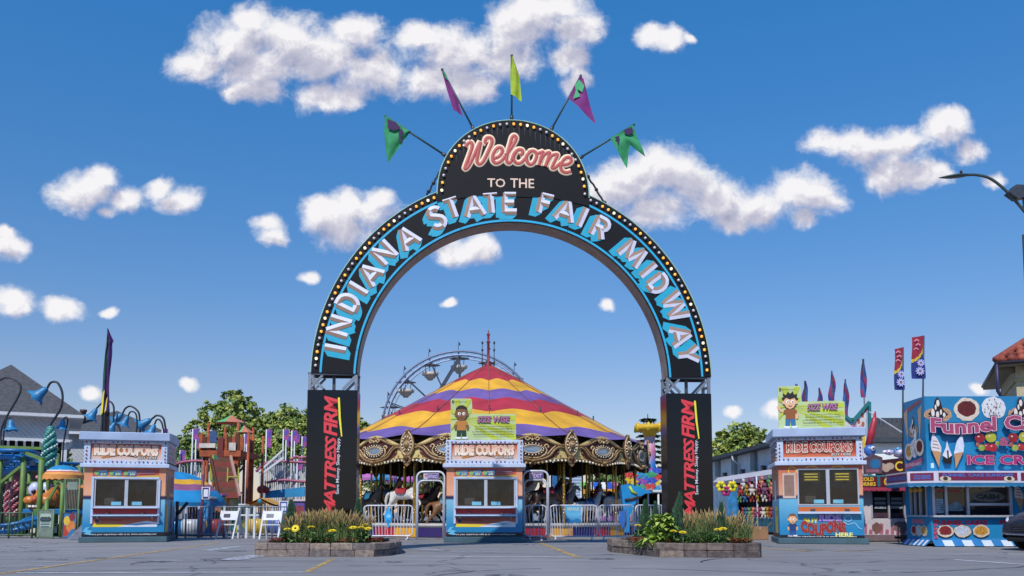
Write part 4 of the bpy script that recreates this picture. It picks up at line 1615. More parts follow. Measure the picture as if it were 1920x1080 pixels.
  mb.bbox(wx0 - .06, wx1 + .06, -.19, .0, .735, .775, KWHT, .006)
  for xx in (wx0 + .35, wx1 - .35):
   mb.ball((xx, -.10, .80), .05, DKST, 8, (1.2, .7, .5))
  for xx in (wx0 + .1, wx1 - .1):
   mb.bar((xx, -.005, .66), (xx, -.14, .735), .03, .03, ALU)
  mb.build('counter', rt)
  mb = MB()
  a5 = Art(mb, FRONT(0), .003)
  a5.rect(wx0 - .03, wx1 + .03, .43, .70, ramp_mat('kiosk_lower_print', [(0, '#c87a60'), (1, '#a8463a')], lo=.43, hi=.70))
  a5.poly([(wx0 - .03, .43), (wx1 + .03, .43), (wx1 + .03, .47), (wx0 + .7, .50), (wx0 - .03, .52)], M('#dcc934', .5, var=0))
  a5.poly([(wx0 + .6, .43), (wx1 + .03, .43), (wx1 + .03, .56), (wx1 - .25, .60), (wx0 + 1.0, .53)], M('#cfd6e2', .5, var=0))
  a5.poly([(wx0 + .75, .49), (wx1 - .35, .53), (wx1 - .1, .52), (wx1 - .5, .47)], M('#3f7fa8', .5, var=0))
  a5.ell(wx0 + .08, .61, .05, .05, M('#2c2c5e', .5, var=0))
  a5.text('North American', wx0 + .18, wx0 + .72, .60, .66, M('#7a2f2a', .5, var=0))
  a5.poly([(x0 + .02, .30), (x0 + .10, .42), (x0 + .22, .44), (x0 + .14, .36), (x0 + .28, .32), (x0 + .20, .25)], M('#5fb0d4', .5, var=0))
  a5.poly([(x0 + .03, .24), (x0 + .24, .21), (x0 + .30, .24), (x0 + .12, .27)], M('#6fb8d8', .5, var=0))
  mb.build('lower_print', rt)
 else:
  mb = MB()
  mb.bbox(wx0 - .04, wx1 + .04, -.15, 0, .80, .86, KWHT, .006)
  mb.bbox(wx0 - .01, wx1 + .01, -.05, 0, .86, .985, M('#c0622a', .5, name='orange_counter'), .004)
  for xx in (wx0 + .35, wx1 - .30):
   mb.bbox(xx - .06, xx + .06, -.08, -.05, .84, .93, DKST, .004)
  mb.build('counter', rt)
  mb = MB()
  a5 = Art(mb, FRONT(0), .003)
  YW = M('#e0b63a', .5, var=0)
  a5.band([(x0 + .36 + .10 * math.cos(t), 1.96 + .10 * math.sin(t)) for t in [PI * (-.3 + 1.6 * k / 14) for k in range(15)]], .03, YW)
  for cx in (x0 + .86, x0 + 1.52):
   a5.band([(cx + .17 * math.cos(t), 1.985 + .09 * math.sin(t)) for t in [PI * k / 12 for k in range(13)]], .03, YW)
  a5.rect(x0 + .10, x0 + .44, 1.22, 1.90, M('#c9b2a4', .5, var=.2, name='pale_panel'))
  a5.rect(x0 + .14, x0 + .40, 1.28, 1.84, M('#8f7268', .6, var=.3, name='notice_panel'))
  mb.build('upper_print', rt)
  mb = MB()
  a5 = Art(mb, FRONT(0), .003)
  kid(a5, x0 + .33, .20, .62, '#d9a67c', '#7a4a26', '#173a6e', '#244a8a')
  mb.build('child_print', rt)
  mb = MB()
  a5 = Art(mb, FRONT(0), .003)
  a5.text('BUY', x0 + .63, x0 + .98, .56, .68, M('#e8d23a', .5, var=0), out=M('#23406e', .5, var=0), ow=.05, fat=.04)
  a5.rect(x0 + .98, x0 + 1.60, .59, .80, M('#3c3484', .5, var=0))
  a5.text('RIDE', x0 + 1.02, x0 + 1.56, .62, .77, M('#a88fd0', .5, var=0), fat=.06)
  def wav(x, y):
   return x, y + .05 * math.sin((x - x0) * 7.2 - 2.4)
  a5.text('COUPONS', x0 + .55, x0 + 1.66, .29, .55, M('#8e2226', .5, var=0), out=M('#e6cdb8', .5, var=0), ow=.07, out2=M('#5a1a1a', .5, var=0), ow2=.11, fn=wav, fat=.06)
  a5.text('HERE', x0 + 1.42, x0 + 1.84, .20, .30, M('#dfe28a', .5, var=0), out=M('#23406e', .5, var=0), ow=.04, fat=.04)
  a5.band([(x0 + 1.74 + .09 * math.cos(t), .68 + .08 * math.sin(t)) for t in [2 * PI * k / 14 for k in range(15)]], .02, M('#8fc4e4', .5, var=0))
  a5.band(spl([(x0 + 1.62, .60), (x0 + 1.74, .52), (x0 + 1.90, .56), (x0 + 2.0, .44), (x0 + 2.08, .40)]), .02, M('#8fc4e4', .5, var=0))
  mb.build('lower_print', rt)
  SF_ = frame((x0, D, 0), (0, -1, 0), (0, 0, 1), (-1, 0, 0))
  mb = MB()
  a6 = Art(mb, SF_, .002)
  a6.rect(D - 1.1, D - .45, .25, 1.0, M('#cfc33a', .5, var=.2, name='yellow_side_poster'))
  a6.text('TICKETS', D - 1.05, D - .5, .75, .88, M('#7a2a2a', .5, var=0))
  mb.build('side_poster', rt)
  mb = MB()
  a6 = Art(mb, SF_, .002)
  a6.rect(D - 1.75, D - 1.5, .3, .95, M('#1b4f7a', .5, var=.3, name='side_figure'))
  a6.poly([(D - 1.2, 1.15), (D - .8, 1.15), (D - .7, 1.5), (D - .85, 1.75), (D - 1.1, 1.72), (D - 1.2, 1.5)], M('#d8d8e0', .5, var=0))
  for q in (.3, .8, 1.4):
   a6.band([(q + .15 * math.cos(t), 1.95 - .12 * math.sin(t)) for t in [PI * k / 8 for k in range(9)]], .03, YW)
  mb.build('side_print', rt)
 if variant == 1:
  mb = MB()
  a6 = Art(mb, frame((x1, 0, 0), (0, 1, 0), (0, 0, 1), (1, 0, 0)), .002)
  a6.poly([(.2, .25), (.8, .25), (.75, 1.0), (.3, 1.1)], M('#c9a94a', .5, var=.3, name='ochre_side_print'))
  a6.poly([(.35, 1.2), (.9, 1.2), (1.0, 1.7), (.7, 1.95), (.4, 1.8)], M('#9a6a3a', .5, var=.3, name='brown_side_print'))
  a6.ell(.3, 1.85, .16, .15, M('#7aa0d8', .5, var=0))
  a6.poly([(1.2, .4), (1.7, .3), (1.6, 1.1), (1.3, 1.2)], M('#1c3f5c', .5, var=.3, name='side_figure'))
  a6.poly([(1.1, 1.4), (1.8, 1.4), (1.7, 1.95), (1.2, 1.9)], M('#a04a78', .5, var=.3, name='plum_side_print'))
  mb.build('side_print', rt)
 mb = MB()
 a7 = Art(mb, FRONT(0), .003)
 a7.rect(x0 + .003, x1 - .003, .165, .235 if variant == 3 else .28, BLK2)
 a7.text('Share your experience with us at: www.rcsmidway.com', x0 + .2, x1 - .2, .175 if variant == 3 else .195, .22 if variant == 3 else .25, WHT, fat=.012)
 for fr in (frame((x1, 0, 0), (0, 1, 0), (0, 0, 1), (1, 0, 0)), frame((x0, D, 0), (0, -1, 0), (0, 0, 1), (-1, 0, 0))):
  Art(mb, fr, .003).rect(.003, D - .003, .165, .27, BLK2)
 mb.build('website_strip', rt)
 if variant == 2:
  billboard(rt, '#2a1a12', '#7a5232', '#b57a36', '#123a2c', False, False, x0 + .10, 1.86, 2.90)
 if variant == 3:
  billboard(rt, '#171210', '#e0b088', '#8a5228', '#2a6a9c', True, True, x0 + .05, 1.72, 3.105)
 return rt
k1 = at(231, 1000, 24.2)
kiosk((k1.x, 24.2, 0), R(15), 'leftmost kiosk, turned to the right, with no board on its roof', 1)
k2 = at(908, 1000, 24.1)
kiosk((k2.x, 24.1, 0), 0, 'middle kiosk before the carousel, roof board showing a boy in an orange shirt', 2)
k3 = at(1541, 1000, 22.9)
kiosk((k3.x, 22.9, 0), R(-12), 'right kiosk, its roof board showing a spiky haired boy', 3)
# ================================================================ trees
def tree_parts(seed, blobs, h, trunk_h, leafcols, n, lsz):
 rnd = random.Random(seed)
 tk = MB()
 BARK = M('#5a4a3c', .9, var=.4, scale=6, bump=.6, bscale=12, name='bark')
 tk.tube([(0, 0, -.05), (.05, 0, trunk_h * .5), (0, 0, trunk_h), (0, 0, h * .7)], [h * .035, h * .027, h * .022, h * .006], BARK, 8)
 for (x, y, z, r) in blobs:
  s0_ = rnd.uniform(.6, 1.0) * trunk_h
  tk.tube([(0, 0, s0_), (x * .5, y * .5, (s0_ + z) / 2 - .1 * h * .2), (x, y, z)], [h * .014, h * .009, h * .003], BARK, 5)
 lf = MB()
 mats = [M(c, .65, var=.3, scale=2, name='tree_leaf') for c in leafcols]
 # clumps on the surface of each blob
 tot = sum(b[3] ** 2 for b in blobs)
 for (bx, by, bz, br) in blobs:
  nc = max(6, int(n / 22 * br * br / tot))
  for _ in range(nc):
   while 1:
    d = Vector((rnd.gauss(0, 1), rnd.gauss(0, 1), rnd.gauss(0, 1)))
    if d.length > .1:
     break
   d.normalize()
   c = Vector((bx, by, bz)) + d * br * rnd.uniform(.55, 1.08)
   cr_ = br * rnd.uniform(.16, .30)
   mt = rnd.choice(mats)
   for _ in range(22):
    o = Vector((rnd.gauss(0, .5), rnd.gauss(0, .5), rnd.gauss(0, .38))) * cr_
    q = c + o
    n_ = (d + Vector((rnd.gauss(0, .6), rnd.gauss(0, .6), rnd.gauss(.3, .6)))).normalized()
    u = n_.orthogonal().normalized()
    u.rotate(Matrix.Rotation(rnd.uniform(0, 6.28), 3, n_))
    v = n_.cross(u)
    s_ = lsz * rnd.uniform(.6, 1.3)
    lf.add([q - u * s_ * .5, q + v * s_ * .28, q + u * s_ * .5, q - v * s_ * .28], [(0, 1, 2, 3)], mt)
 return tk, lf
def tree(label, px, Y, pytop, blobs, cols, n=9000, lsz=.30, th=.35, name='leafy_tree', seed=1, group='trees behind the rides'):
 """blobs given as (dx, dy, z, r) in photo px about the tree's axis, z as py"""
 k = Y / 1600
 b = at(px, 960, Y)
 H = at(px, pytop, Y).z
 bl = [(dx * k, dy * k, CAMZ + (960 - py) * k, r * k) for dx, dy, py, r in blobs]
 tk, lf = tree_parts(seed, bl, H, H * th, cols, n, lsz)
 rt = empty(name, (b.x, Y, 0), 0, label, 'tree', group)
 tk.build('trunk', rt)
 lf.build('crown', rt)
 return rt
TG = ('#93a24c', '#7d923e', '#a9b258', '#66803a')
TD = ('#75904a', '#607d3e', '#869c52', '#526b34')
tree('tall open crowned tree behind the play tower, highest on the left', 425, 66, 730,
     [(5, 0, 755, 24), (28, 5, 770, 28), (-30, 0, 775, 26), (0, 0, 790, 34), (-55, -5, 810, 28), (50, 5, 800, 24), (-70, 0, 840, 22), (20, 0, 835, 38), (-30, 0, 850, 36), (55, 0, 840, 26), (10, 0, 742, 16), (-48, 0, 790, 16)], TG, 9000, .34, seed=2)
tree('broad round tree just left of the left pillar', 533, 62, 757,
     [(0, 0, 785, 28), (-28, 0, 795, 24), (28, 0, 790, 26), (0, -5, 815, 34), (-38, 0, 830, 26), (38, 0, 825, 28), (0, 0, 855, 40), (-45, 0, 860, 24), (50, 0, 860, 26)], TG, 11000, .30, seed=3)
tree('tree showing between the left pillar and the carousel canopy', 655, 70, 776, [(0, 0, 800, 26), (22, 0, 805, 20), (10, 0, 835, 32), (-20, 0, 830, 24)], TG, 4000, .34, seed=4)
tree('dense rounded tree above the white building on the right', 1392, 78, 788,
     [(0, 0, 812, 25), (-25, 0, 825, 22), (25, 0, 820, 22), (-42, 0, 845, 22), (44, 0, 842, 20), (0, 0, 845, 36), (0, 0, 870, 40), (-40, 0, 872, 26)], TG, 10000, .36, seed=5)
tree('low green tree behind the carousel on its right side', 1150, 58, 870, [(0, 0, 893, 22), (30, 0, 888, 22), (-35, 0, 896, 20), (10, 0, 915, 30), (-30, 0, 925, 26), (45, 0, 915, 24)], TD, 5000, .28, seed=6)
tree('dark tree behind the carousel on its left side', 735, 70, 880, [(0, 0, 900, 22), (40, 0, 902, 20), (-40, 0, 900, 24), (80, 0, 905, 20)], TD, 4000, .3, seed=12)
tree('yellow green bush at the gap between the two grey pavilions', 104, 52, 825, [(0, 0, 842, 16), (4, 0, 860, 18), (-6, 0, 878, 16)], ('#a89a40', '#96923a', '#b29c48'), 2500, .25, seed=7)
tree('small green tree left of the play tower, low behind the banners', 345, 60, 812, [(0, 0, 838, 24), (-20, 0, 850, 20), (22, 0, 850, 22), (0, 0, 870, 26)], TD, 4000, .3, seed=8)
# spruce beside the yellow crowned tower
def spruce(px, Y, pytop, wpx, label):
 k = Y / 1600
 b = at(px, 960, Y)
 H = at(px, pytop, Y).z
 rt = empty('spruce_tree', (b.x, Y, 0), 0, label, 'tree', 'trees behind the rides')
 mb = MB()
 mb.tube([(0, 0, 0), (0, 0, H * .98)], [.22, .03], M('#4a3c30', .9, var=.4, name='bark'), 7)
 mb.build('trunk', rt)
 mb = MB()
 mats = [M(c, .75, var=.3, scale=3, name='spruce_needle') for c in ('#33462e', '#28392a', '#3f5236')]
 for tier in range(18):
  t = tier / 18
  z = H * (.15 + .83 * t)
  R_w = wpx * k * (1 - t) ** .8 + .15
  for a_ in range(12):
   a = a_ * PI / 6 + tier + random.uniform(-.2, .2)
   ln = R_w * random.uniform(.7, 1.1)
   for s_ in range(14):
    q = s_ / 14
    p = Vector((math.cos(a) * ln * q, math.sin(a) * ln * q, z - ln * q * .25 + .12 * ln * q * q))
    d = Vector((math.cos(a + random.uniform(-1, 1)), math.sin(a + random.uniform(-1, 1)), random.uniform(-.3, .2)))
    leaf(mb, p, d, .42, .20, random.choice(mats), .2)
 mb.build('crown', rt)
spruce(1217, 60, 772, 48, 'dark spruce rising behind the yellow crowned tower')
tree('far tree line seen low between pavilion and play tower', 270, 90, 850, [(0, 0, 880, 22), (40, 0, 885, 22), (-40, 0, 880, 24), (80, 0, 880, 24)], TD, 3500, .4, seed=9)
# ================================================================ carousel
CX, CY = (915 - 960) / 1600 * 34.3, 34.3
car = empty('carousel', (CX, CY, 0), 0, 'carousel with a red, yellow and purple striped canopy behind the middle kiosk', 'carousel')
CRED, CYEL, CPUR = (M(c, .75, var=.28, scale=1.3, bump=.9, bscale=1.6, name=n_) for c, n_ in (('#a82a3c', 'red_canvas'), ('#d9a32a', 'yellow_canvas'), ('#6a5596', 'purple_canvas')))
prof = [(0.10, 6.78), (.9, 6.38), (1.57, 6.0), (2.4, 5.52), (3.2, 5.06), (4.03, 4.60), (4.8, 4.15), (5.5, 3.78), (6.2, 3.52), (6.35, 3.46)]
def cz(r):
 for (a, za), (b, zb_) in zip(prof, prof[1:]):
  if r <= b:
   return za + (zb_ - za) * (r - a) / (b - a)
 return prof[-1][1]
NP = 14
bands = [.10, 1.62, 2.50, 3.28, 4.22, 5.40, 6.35]
bcol = [CRED, CYEL, CPUR, CRED, CYEL, CPUR]
PHI0 = R(15 - 90)      # angle of the first mirror board; angles from +x, front is -90 deg
def scallop(k, a):
 if k in (0, 6):
  return 0
 t = ((a - PHI0) / (2 * PI / NP) + .5) % 1.0      # 0 at the seam between boards, .5 in the middle
 return (.24 + .06 * k) * (abs(2 * t - 1) ** 1.6 - .5) * (1 if k % 2 else .9)
mb = MB()
NA_ = NP * 8
for k in range(6):
 sub = 5
 for j in range(NA_):
  a0, a1 = 2 * PI * j / NA_, 2 * PI * (j + 1) / NA_
  for s_ in range(sub):
   q = []
   for aa, t in ((a0, s_ / sub), (a1, s_ / sub), (a1, (s_ + 1) / sub), (a0, (s_ + 1) / sub)):
    r0, r1 = bands[k] + scallop(k, aa), bands[k + 1] + scallop(k + 1, aa)
    r = r0 + (r1 - r0) * t
    tt = ((aa - PHI0) / (2 * PI / NP) + .5) % 1.0
    sag = .10 * math.sin(PI * tt) * r / 6.3       # canvas hangs between the ribs
    q.append((r * math.cos(aa), r * math.sin(aa), cz(r) - sag))
   mb.add(q, [(0, 1, 2, 3)], bcol[k], True)
mb.build('canopy', car)
for j in range(NP):
 a = PHI0 + (j + .5) * 2 * PI / NP
 mb = MB()
 mb.tube([(r * math.cos(a), r * math.sin(a), cz(r) + .012) for r in (.2, 1.0, 1.6, 2.4, 3.2, 4.0, 4.8, 5.5, 6.2)], .011, M('#8a5a4a', .8, var=.3, name='canvas_seam'), 5)
 mb.build('canvas_seam', car)
mb = MB()      # underside
mb.lathe([(6.2, 3.38), (.5, 3.75)], M('#3a2f2c', .9, name='canopy_lining'), 28)
mb.build('ceiling', car)
# peak: red mast with small finials
mb = MB()
mb.lathe([(.16, 6.7), (.12, 6.85), (.06, 6.9), (.05, 7.7), (.09, 7.74), (.05, 7.8), (.045, 8.0), (.08, 8.05), (.03, 8.12), (.0, 8.3)], M('#7a1f26', .5, name='mast_red'), 10)
mb.build('mast', car)
for sx in (-.24, .24):
 mb = MB()
 mb.tube([(sx, -.1, 6.62), (sx, -.1, 7.75)], .018, DKST, 6)
 for z in (6.9, 7.4, 7.7):
  mb.ball((sx, -.1, z), .05, DKST, 7, (1, 1, 1.5))
 mb.build('lamp_rod', car)
for j in range(NP):
 a = PHI0 + (j + .5) * 2 * PI / NP
 mb = MB()
 r = 4.25
 mb.bar((r * math.cos(a), r * math.sin(a), cz(r) - .02), (r * math.cos(a), r * math.sin(a), cz(r) + .16), .05, .05, DKST)
 mb.build('canopy_hook', car)

GOLD = M('#8e6f48', .5, .12, var=.55, scale=18, bump=.9, bscale=16, name='antique_gilding')
GOLDL = M('#bda278', .5, .08, var=.35, scale=16, bump=.6, bscale=22, name='pale_gilding')
GOLDD = M('#54381f', .6, .1, var=.5, scale=16, bump=.8, bscale=18, name='dark_gilding')
MARO = M('#4e1c1c', .5, var=.4, scale=10, name='maroon_board')
CRM = M('#d2bd7e', .55, var=.2, scale=6, name='cream_board')
MIRR = M('#a9b6c6', .06, .9, var=.05, name='mirror')
PEARL = M('#e9e0cf', .3, var=0, name='frosted_bulb')
RB = 6.28
def bent(a0):
 """frame bent round the rim: u along the rim, v up, d outwards"""
 def f(u, v, d=0.0):
  a = a0 + u / RB
  return Vector(((RB + d) * math.cos(a), (RB + d) * math.sin(a), v))
 return f
PW = 2 * PI * RB / NP
def rounding_board(mb_fr):
 f = mb_fr
 H0, H1 = 2.52, 3.34
 n = 26
 def top(u):
  t = u / PW                   # -.5 .. .5, arch over the mirror, dips towards the seam
  return H1 - .10 + .22 * math.cos(t * 2 * PI * .9)
 def bot(u):
  t = u / PW
  return H0 - .06 * math.cos(t * 2 * PI) + .02 * math.cos(u * 40)
 mb = MB()
 us = [-PW / 2 + PW * i / n for i in range(n + 1)]
 for a, b in zip(us, us[1:]):
  for d0, mt in ((0, CRM), ):
   mb.add([f(a, bot(a), d0), f(b, bot(b), d0), f(b, top(b), d0), f(a, top(a), d0)], [(0, 1, 2, 3)], mt)
  mb.add([f(a, bot(a), -.05), f(b, bot(b), -.05), f(b, top(b), -.05), f(a, top(a), -.05)], [(0, 1, 2, 3)], GOLDD)
  # maroon field round the mirror
  mid = (a + b) / 2
  if abs(mid) < PW * .34:
   def c(u):
    k = math.sqrt(max(0, 1 - (u / (PW * .36)) ** 2))
    return k
   lo = lambda u: 2.92 - .40 * c(u)
   hi = lambda u: 2.95 + min(.40, top(u) - 2.95 - .02) * c(u)
   mb.add([f(a, lo(a), .012), f(b, lo(b), .012), f(b, hi(b), .012), f(a, hi(a), .012)], [(0, 1, 2, 3)], MARO)
 # carved crest, scroll frames
 def scroll(pts, r, mt, d=.03):
  mb.tube([f(x, y, d) for x, y in spl(pts, 4)], r, mt, 6)
 for s_ in (-1, 1):
  scroll([(0, 3.36), (s_ * .22, 3.34), (s_ * .45, 3.24), (s_ * .70, 3.14), (s_ * .98, 3.08), (s_ * 1.25, 3.10)], [.05] + [.045] * 19 + [.03], GOLD)
  scroll([(s_ * .05, 2.56), (s_ * .35, 2.60), (s_ * .62, 2.72), (s_ * .80, 2.92), (s_ * .98, 3.02), (s_ * 1.15, 2.98)], .048, GOLD)
  scroll([(s_ * .02, 2.64), (s_ * .30, 2.67), (s_ * .54, 2.78), (s_ * .70, 2.95), (s_ * .86, 3.08)], .022, GOLDL)
  # comma scrolls beside the mirror
  scroll([(s_ * .30, 2.68), (s_ * .46, 2.78), (s_ * .50, 2.92), (s_ * .43, 3.03), (s_ * .50, 3.09), (s_ * .57, 3.03), (s_ * .54, 2.99)], [.02, .03, .034] + [.03] * 22, GOLDL, .05)
  scroll([(s_ * .06, 3.30), (s_ * .16, 3.22), (s_ * .24, 3.28), (s_ * .17, 3.33), (s_ * .13, 3.28)], .026, GOLDL, .06)
 mb.ball(f(0, 3.36, .04), .10, GOLD, 8, (1, .6, .8))
 mb.ball(f(0, 3.24, .05), .075, GOLDL, 8, (1.2, .6, .8))
 mb.ball(f(0, 2.53, .05), .10, GOLD, 8, (2.0, .6, .7))
 mb.ball(f(0, 2.46, .04), .06, GOLDD, 8, (2.0, .6, .9))
 # gold stars on the cream ends
 for s_ in (-1, 1):
  for (x, y) in ((.93, 2.86), (1.02, 2.72), (.86, 2.70)):
   p5 = []
   for q in range(10):
    rr = .055 if q % 2 == 0 else .022
    p5.append(f(s_ * x + rr * math.sin(q * PI / 5), y + rr * math.cos(q * PI / 5), .014))
   mb.poly(p5, M('#8a6a30', .5, var=0, name='gold_star'))
 # beaded lower edge
 for i in range(20):
  u = -PW / 2 + PW * (i + .5) / 20
  mb.ball(f(u, bot(u) + .01, .05), .042, PEARL if 4 < i < 0 or (i < 7 or i > 12) else GOLDL, 6)
 mb.tube([f(u, bot(u) + .07, .03) for u in us], .022, GOLD, 6)
 return mb
def mirror_part(f):
 mb = MB()
 n = 22
 mb.poly([f(.30 * math.cos(2 * PI * i / n), 2.93 + .125 * math.sin(2 * PI * i / n), .05) for i in range(n)], MIRR)
 return mb
def mirror_rim(f):
 mb = MB()
 n = 22
 mb.tube([f(.32 * math.cos(2 * PI * i / n), 2.93 + .14 * math.sin(2 * PI * i / n), .05) for i in range(n)], .028, GOLDL, 6, closed=True)
 for i in range(20):
  a = 2 * PI * i / 20
  mb.ball(f(.385 * math.cos(a), 2.93 + .195 * math.sin(a), .06), .026, PEARL, 6)
 mb.tube([f(.44 * math.cos(2 * PI * i / n), 2.93 + .245 * math.sin(2 * PI * i / n), .03) for i in range(n)], .024, GOLDD, 6, closed=True)
 return mb
def shield(f):
 """carved crest that covers the seam between two boards"""
 mb = MB()
 pts = [(0, 3.62), (.07, 3.58), (.10, 3.50), (.17, 3.44), (.24, 3.30), (.28, 3.10), (.26, 2.94), (.20, 2.82), (.13, 2.72), (.16, 2.58), (.10, 2.44), (0, 2.36)]
 P_ = [(-x, y) for x, y in pts[::-1]][:-1] + pts[:-1]
 mb.prism(P_, lambda a, b, d: f(a, b, d), .03, .10, GOLD, GOLDD)
 for s_ in (-1, 1):
  mb.tube([f(s_ * x * .93, y, .10) for x, y in spl([(0, 3.56), (.14, 3.42), (.22, 3.22), (.24, 3.04), (.16, 2.84), (.04, 2.74)], 4)], .032, GOLDL, 6)
  mb.tube([f(s_ * x, y, .10) for x, y in spl([(.02, 2.7), (.12, 2.64), (.13, 2.54), (.05, 2.5), (.02, 2.56)], 4)], .03, GOLD, 6)
  for i in range(6):
   a = R(-60 + 27 * i)
   mb.ball(f(s_ * (.175 * math.cos(a)), 3.12 + .24 * math.sin(a), .13), .03, PEARL, 6)
 mb.ball(f(0, 3.56, .10), .07, GOLD, 7)
 mb.ball(f(0, 3.08, .10), .11, GOLD, 10, (1, 1, 1.25))
 n = 14
 mb.tube([f(.115 * math.cos(2 * PI * i / n), 3.07 + .14 * math.sin(2 * PI * i / n), .12) for i in range(n)], .02, GOLDL, 6, closed=True)
 mb.ball(f(0, 3.12, .17), .05, GOLDL, 7)
 mb.ball(f(0, 2.62, .10), .09, GOLDD, 7, (1, 1, 1.3))
 return mb
f0_ = bent(0)
b_ = rounding_board(f0_).build('rounding_board', car, rot=(0, 0, PHI0))
m_ = mirror_rim(f0_).build('mirror_frame', b_)
mirror_part(f0_).build('mirror', b_)
s0 = shield(f0_).build('carved_crest', car, rot=(0, 0, PHI0 + PI / NP))
for j in range(1, NP):
 copy_tree(b_, car, rz=PHI0 + j * 2 * PI / NP)
 copy_tree(s0, car, rz=PHI0 + (j + .5) * 2 * PI / NP)

# platform with coloured skirting
mb = MB()
mb.lathe([(6.05, .34), (6.1, .40), (6.1, .46), (0, .46)], M('#c8c4c0', .6, var=.2, name='platform_edge'), 56, smooth=False)
mb.build('platform', car)
cols = [M('#a81f2a', .5, name='red_skirt'), M('#d69a1e', .5, name='yellow_skirt'), M('#2c1a5e', .5, name='purple_skirt')]
mb = MB()
n = 42
for j in range(n * 2):
 a0, a1 = PI * 2 * j / (n * 2), PI * 2 * (j + 1) / (n * 2)
 mb.add([(6.03 * math.cos(a0), 6.03 * math.sin(a0), .02), (6.03 * math.cos(a1), 6.03 * math.sin(a1), .02), (6.03 * math.cos(a1), 6.03 * math.sin(a1), .35), (6.03 * math.cos(a0), 6.03 * math.sin(a0), .35)], [(0, 1, 2, 3)], cols[(j // 2) % 3])
mb.build('skirt', car)
# centre house: mirrored, painted panels
mb = MB()
nn_ = 12
for j in range(nn_):
 a0, a1 = 2 * PI * j / nn_, 2 * PI * (j + 1) / nn_
 r = 1.75
 p = lambda a, z, rr=r: (rr * math.cos(a), rr * math.sin(a), z)
 mb.add([p(a0, .46), p(a1, .46), p(a1, 3.6), p(a0, 3.6)], [(0, 1, 2, 3)], M('#2a1712', .5, var=.5, scale=5, name='dark_painted_panel'))
 am = (a0 + a1) / 2
 e = lambda u, z: (r * 1.0 * math.cos(am) - u * math.sin(am), r * 1.0 * math.sin(am) + u * math.cos(am), z)
 mb.tube([e(u, z) for u, z in ((-.3, 1.2), (-.33, 2.1), (0, 2.55), (.33, 2.1), (.3, 1.2), (0, 1.0))], .04, GOLD, 6, closed=True)
 mb.add([e(-.22, 1.3), e(.22, 1.3), e(.22, 2.1), e(-.22, 2.1)], [(0, 1, 2, 3)], MIRR)
 mb.ball(e(0, 2.7), .1, GOLDL, 7)
 mb.tube([p(a0, .5), p(a0, 3.3)], .06, GOLD, 6)
 for q in range(6):
  mb.ball(p(a0, .9 + q * .38, r * 1.03), .03, PEARL, 6)
mb.build('centre_house', car)
mb = MB()       # sweeps under the ceiling
for j in range(NP):
 a = PHI0 + (j + .5) * 2 * PI / NP
 mb.bar((1.5 * math.cos(a), 1.5 * math.sin(a), 3.3), (6.1 * math.cos(a), 6.1 * math.sin(a), 3.12), .07, .12, GOLDD)
mb.build('sweep_arms', car)

# horses
def horse_mesh(colr, up=True):
 """a galloping carved horse, nose towards +x, saddle top near z = 0"""
 V = [(0, 0, 0), (.28, 0, .03), (.45, 0, .12), (.60, 0, .34), (.70, 0, .52), (.82, 0, .50), (.95, 0, .38), (-.25, 0, .02), (-.42, 0, .04),      # 0-8 trunk, neck, head, rump
         (.42, .12, -.08), (.62, .13, -.22), (.52, .13, -.42), (.50, .13, -.50),       # front leg near
         (.40, -.12, -.10), (.66, -.13, -.12), (.80, -.13, -.28), (.78, -.13, -.36),    # front leg far, raised
         (-.42, .13, -.10), (-.56, .14, -.28), (-.72, .14, -.44), (-.84, .14, -.60), (-.92, .14, -.66),
         (-.40, -.13, -.10), (-.46, -.14, -.30), (-.66, -.14, -.44), (-.72, -.14, -.62), (-.76, -.14, -.70),
         (-.56, 0, .10), (-.72, 0, .02), (-.80, 0, -.20), (-.78, 0, -.38)]
 E = [(0, 1), (1, 2), (2, 3), (3, 4), (4, 5), (5, 6), (0, 7), (7, 8), (2, 9), (9, 10), (10, 11), (11, 12), (2, 13), (13, 14), (14, 15), (15, 16),
         (8, 17), (17, 18), (18, 19), (19, 20), (20, 21), (8, 22), (22, 23), (23, 24), (24, 25), (25, 26), (8, 27), (27, 28), (28, 29), (29, 30)]
 Rr = [(.17, .2), (.17, .2), (.15, .19), (.09, .13), (.07, .09), (.06, .075), (.04, .05), (.16, .18), (.17, .2),
          .09, .055, .035, .045, .09, .055, .035, .045, .11, .075, .045, .035, .045, .11, .075, .045, .035, .045, .05, .07, .06, .02]
 return V, E, Rr
V_, E_, R_ = horse_mesh(None)
HCOL = [('#b9b2ae', '#27406e', '#7a2a2a'), ('#3a241a', '#8a2430', '#20160f'), ('#7a5434', '#1f5a6e', '#2a1a10'), ('#d2cfca', '#96262c', '#8a7a60'), ('#1f1a1a', '#2a6a8a', '#5a4a3a'), ('#8e8a8c', '#5a2a5e', '#d8d2c8')]
protos = []
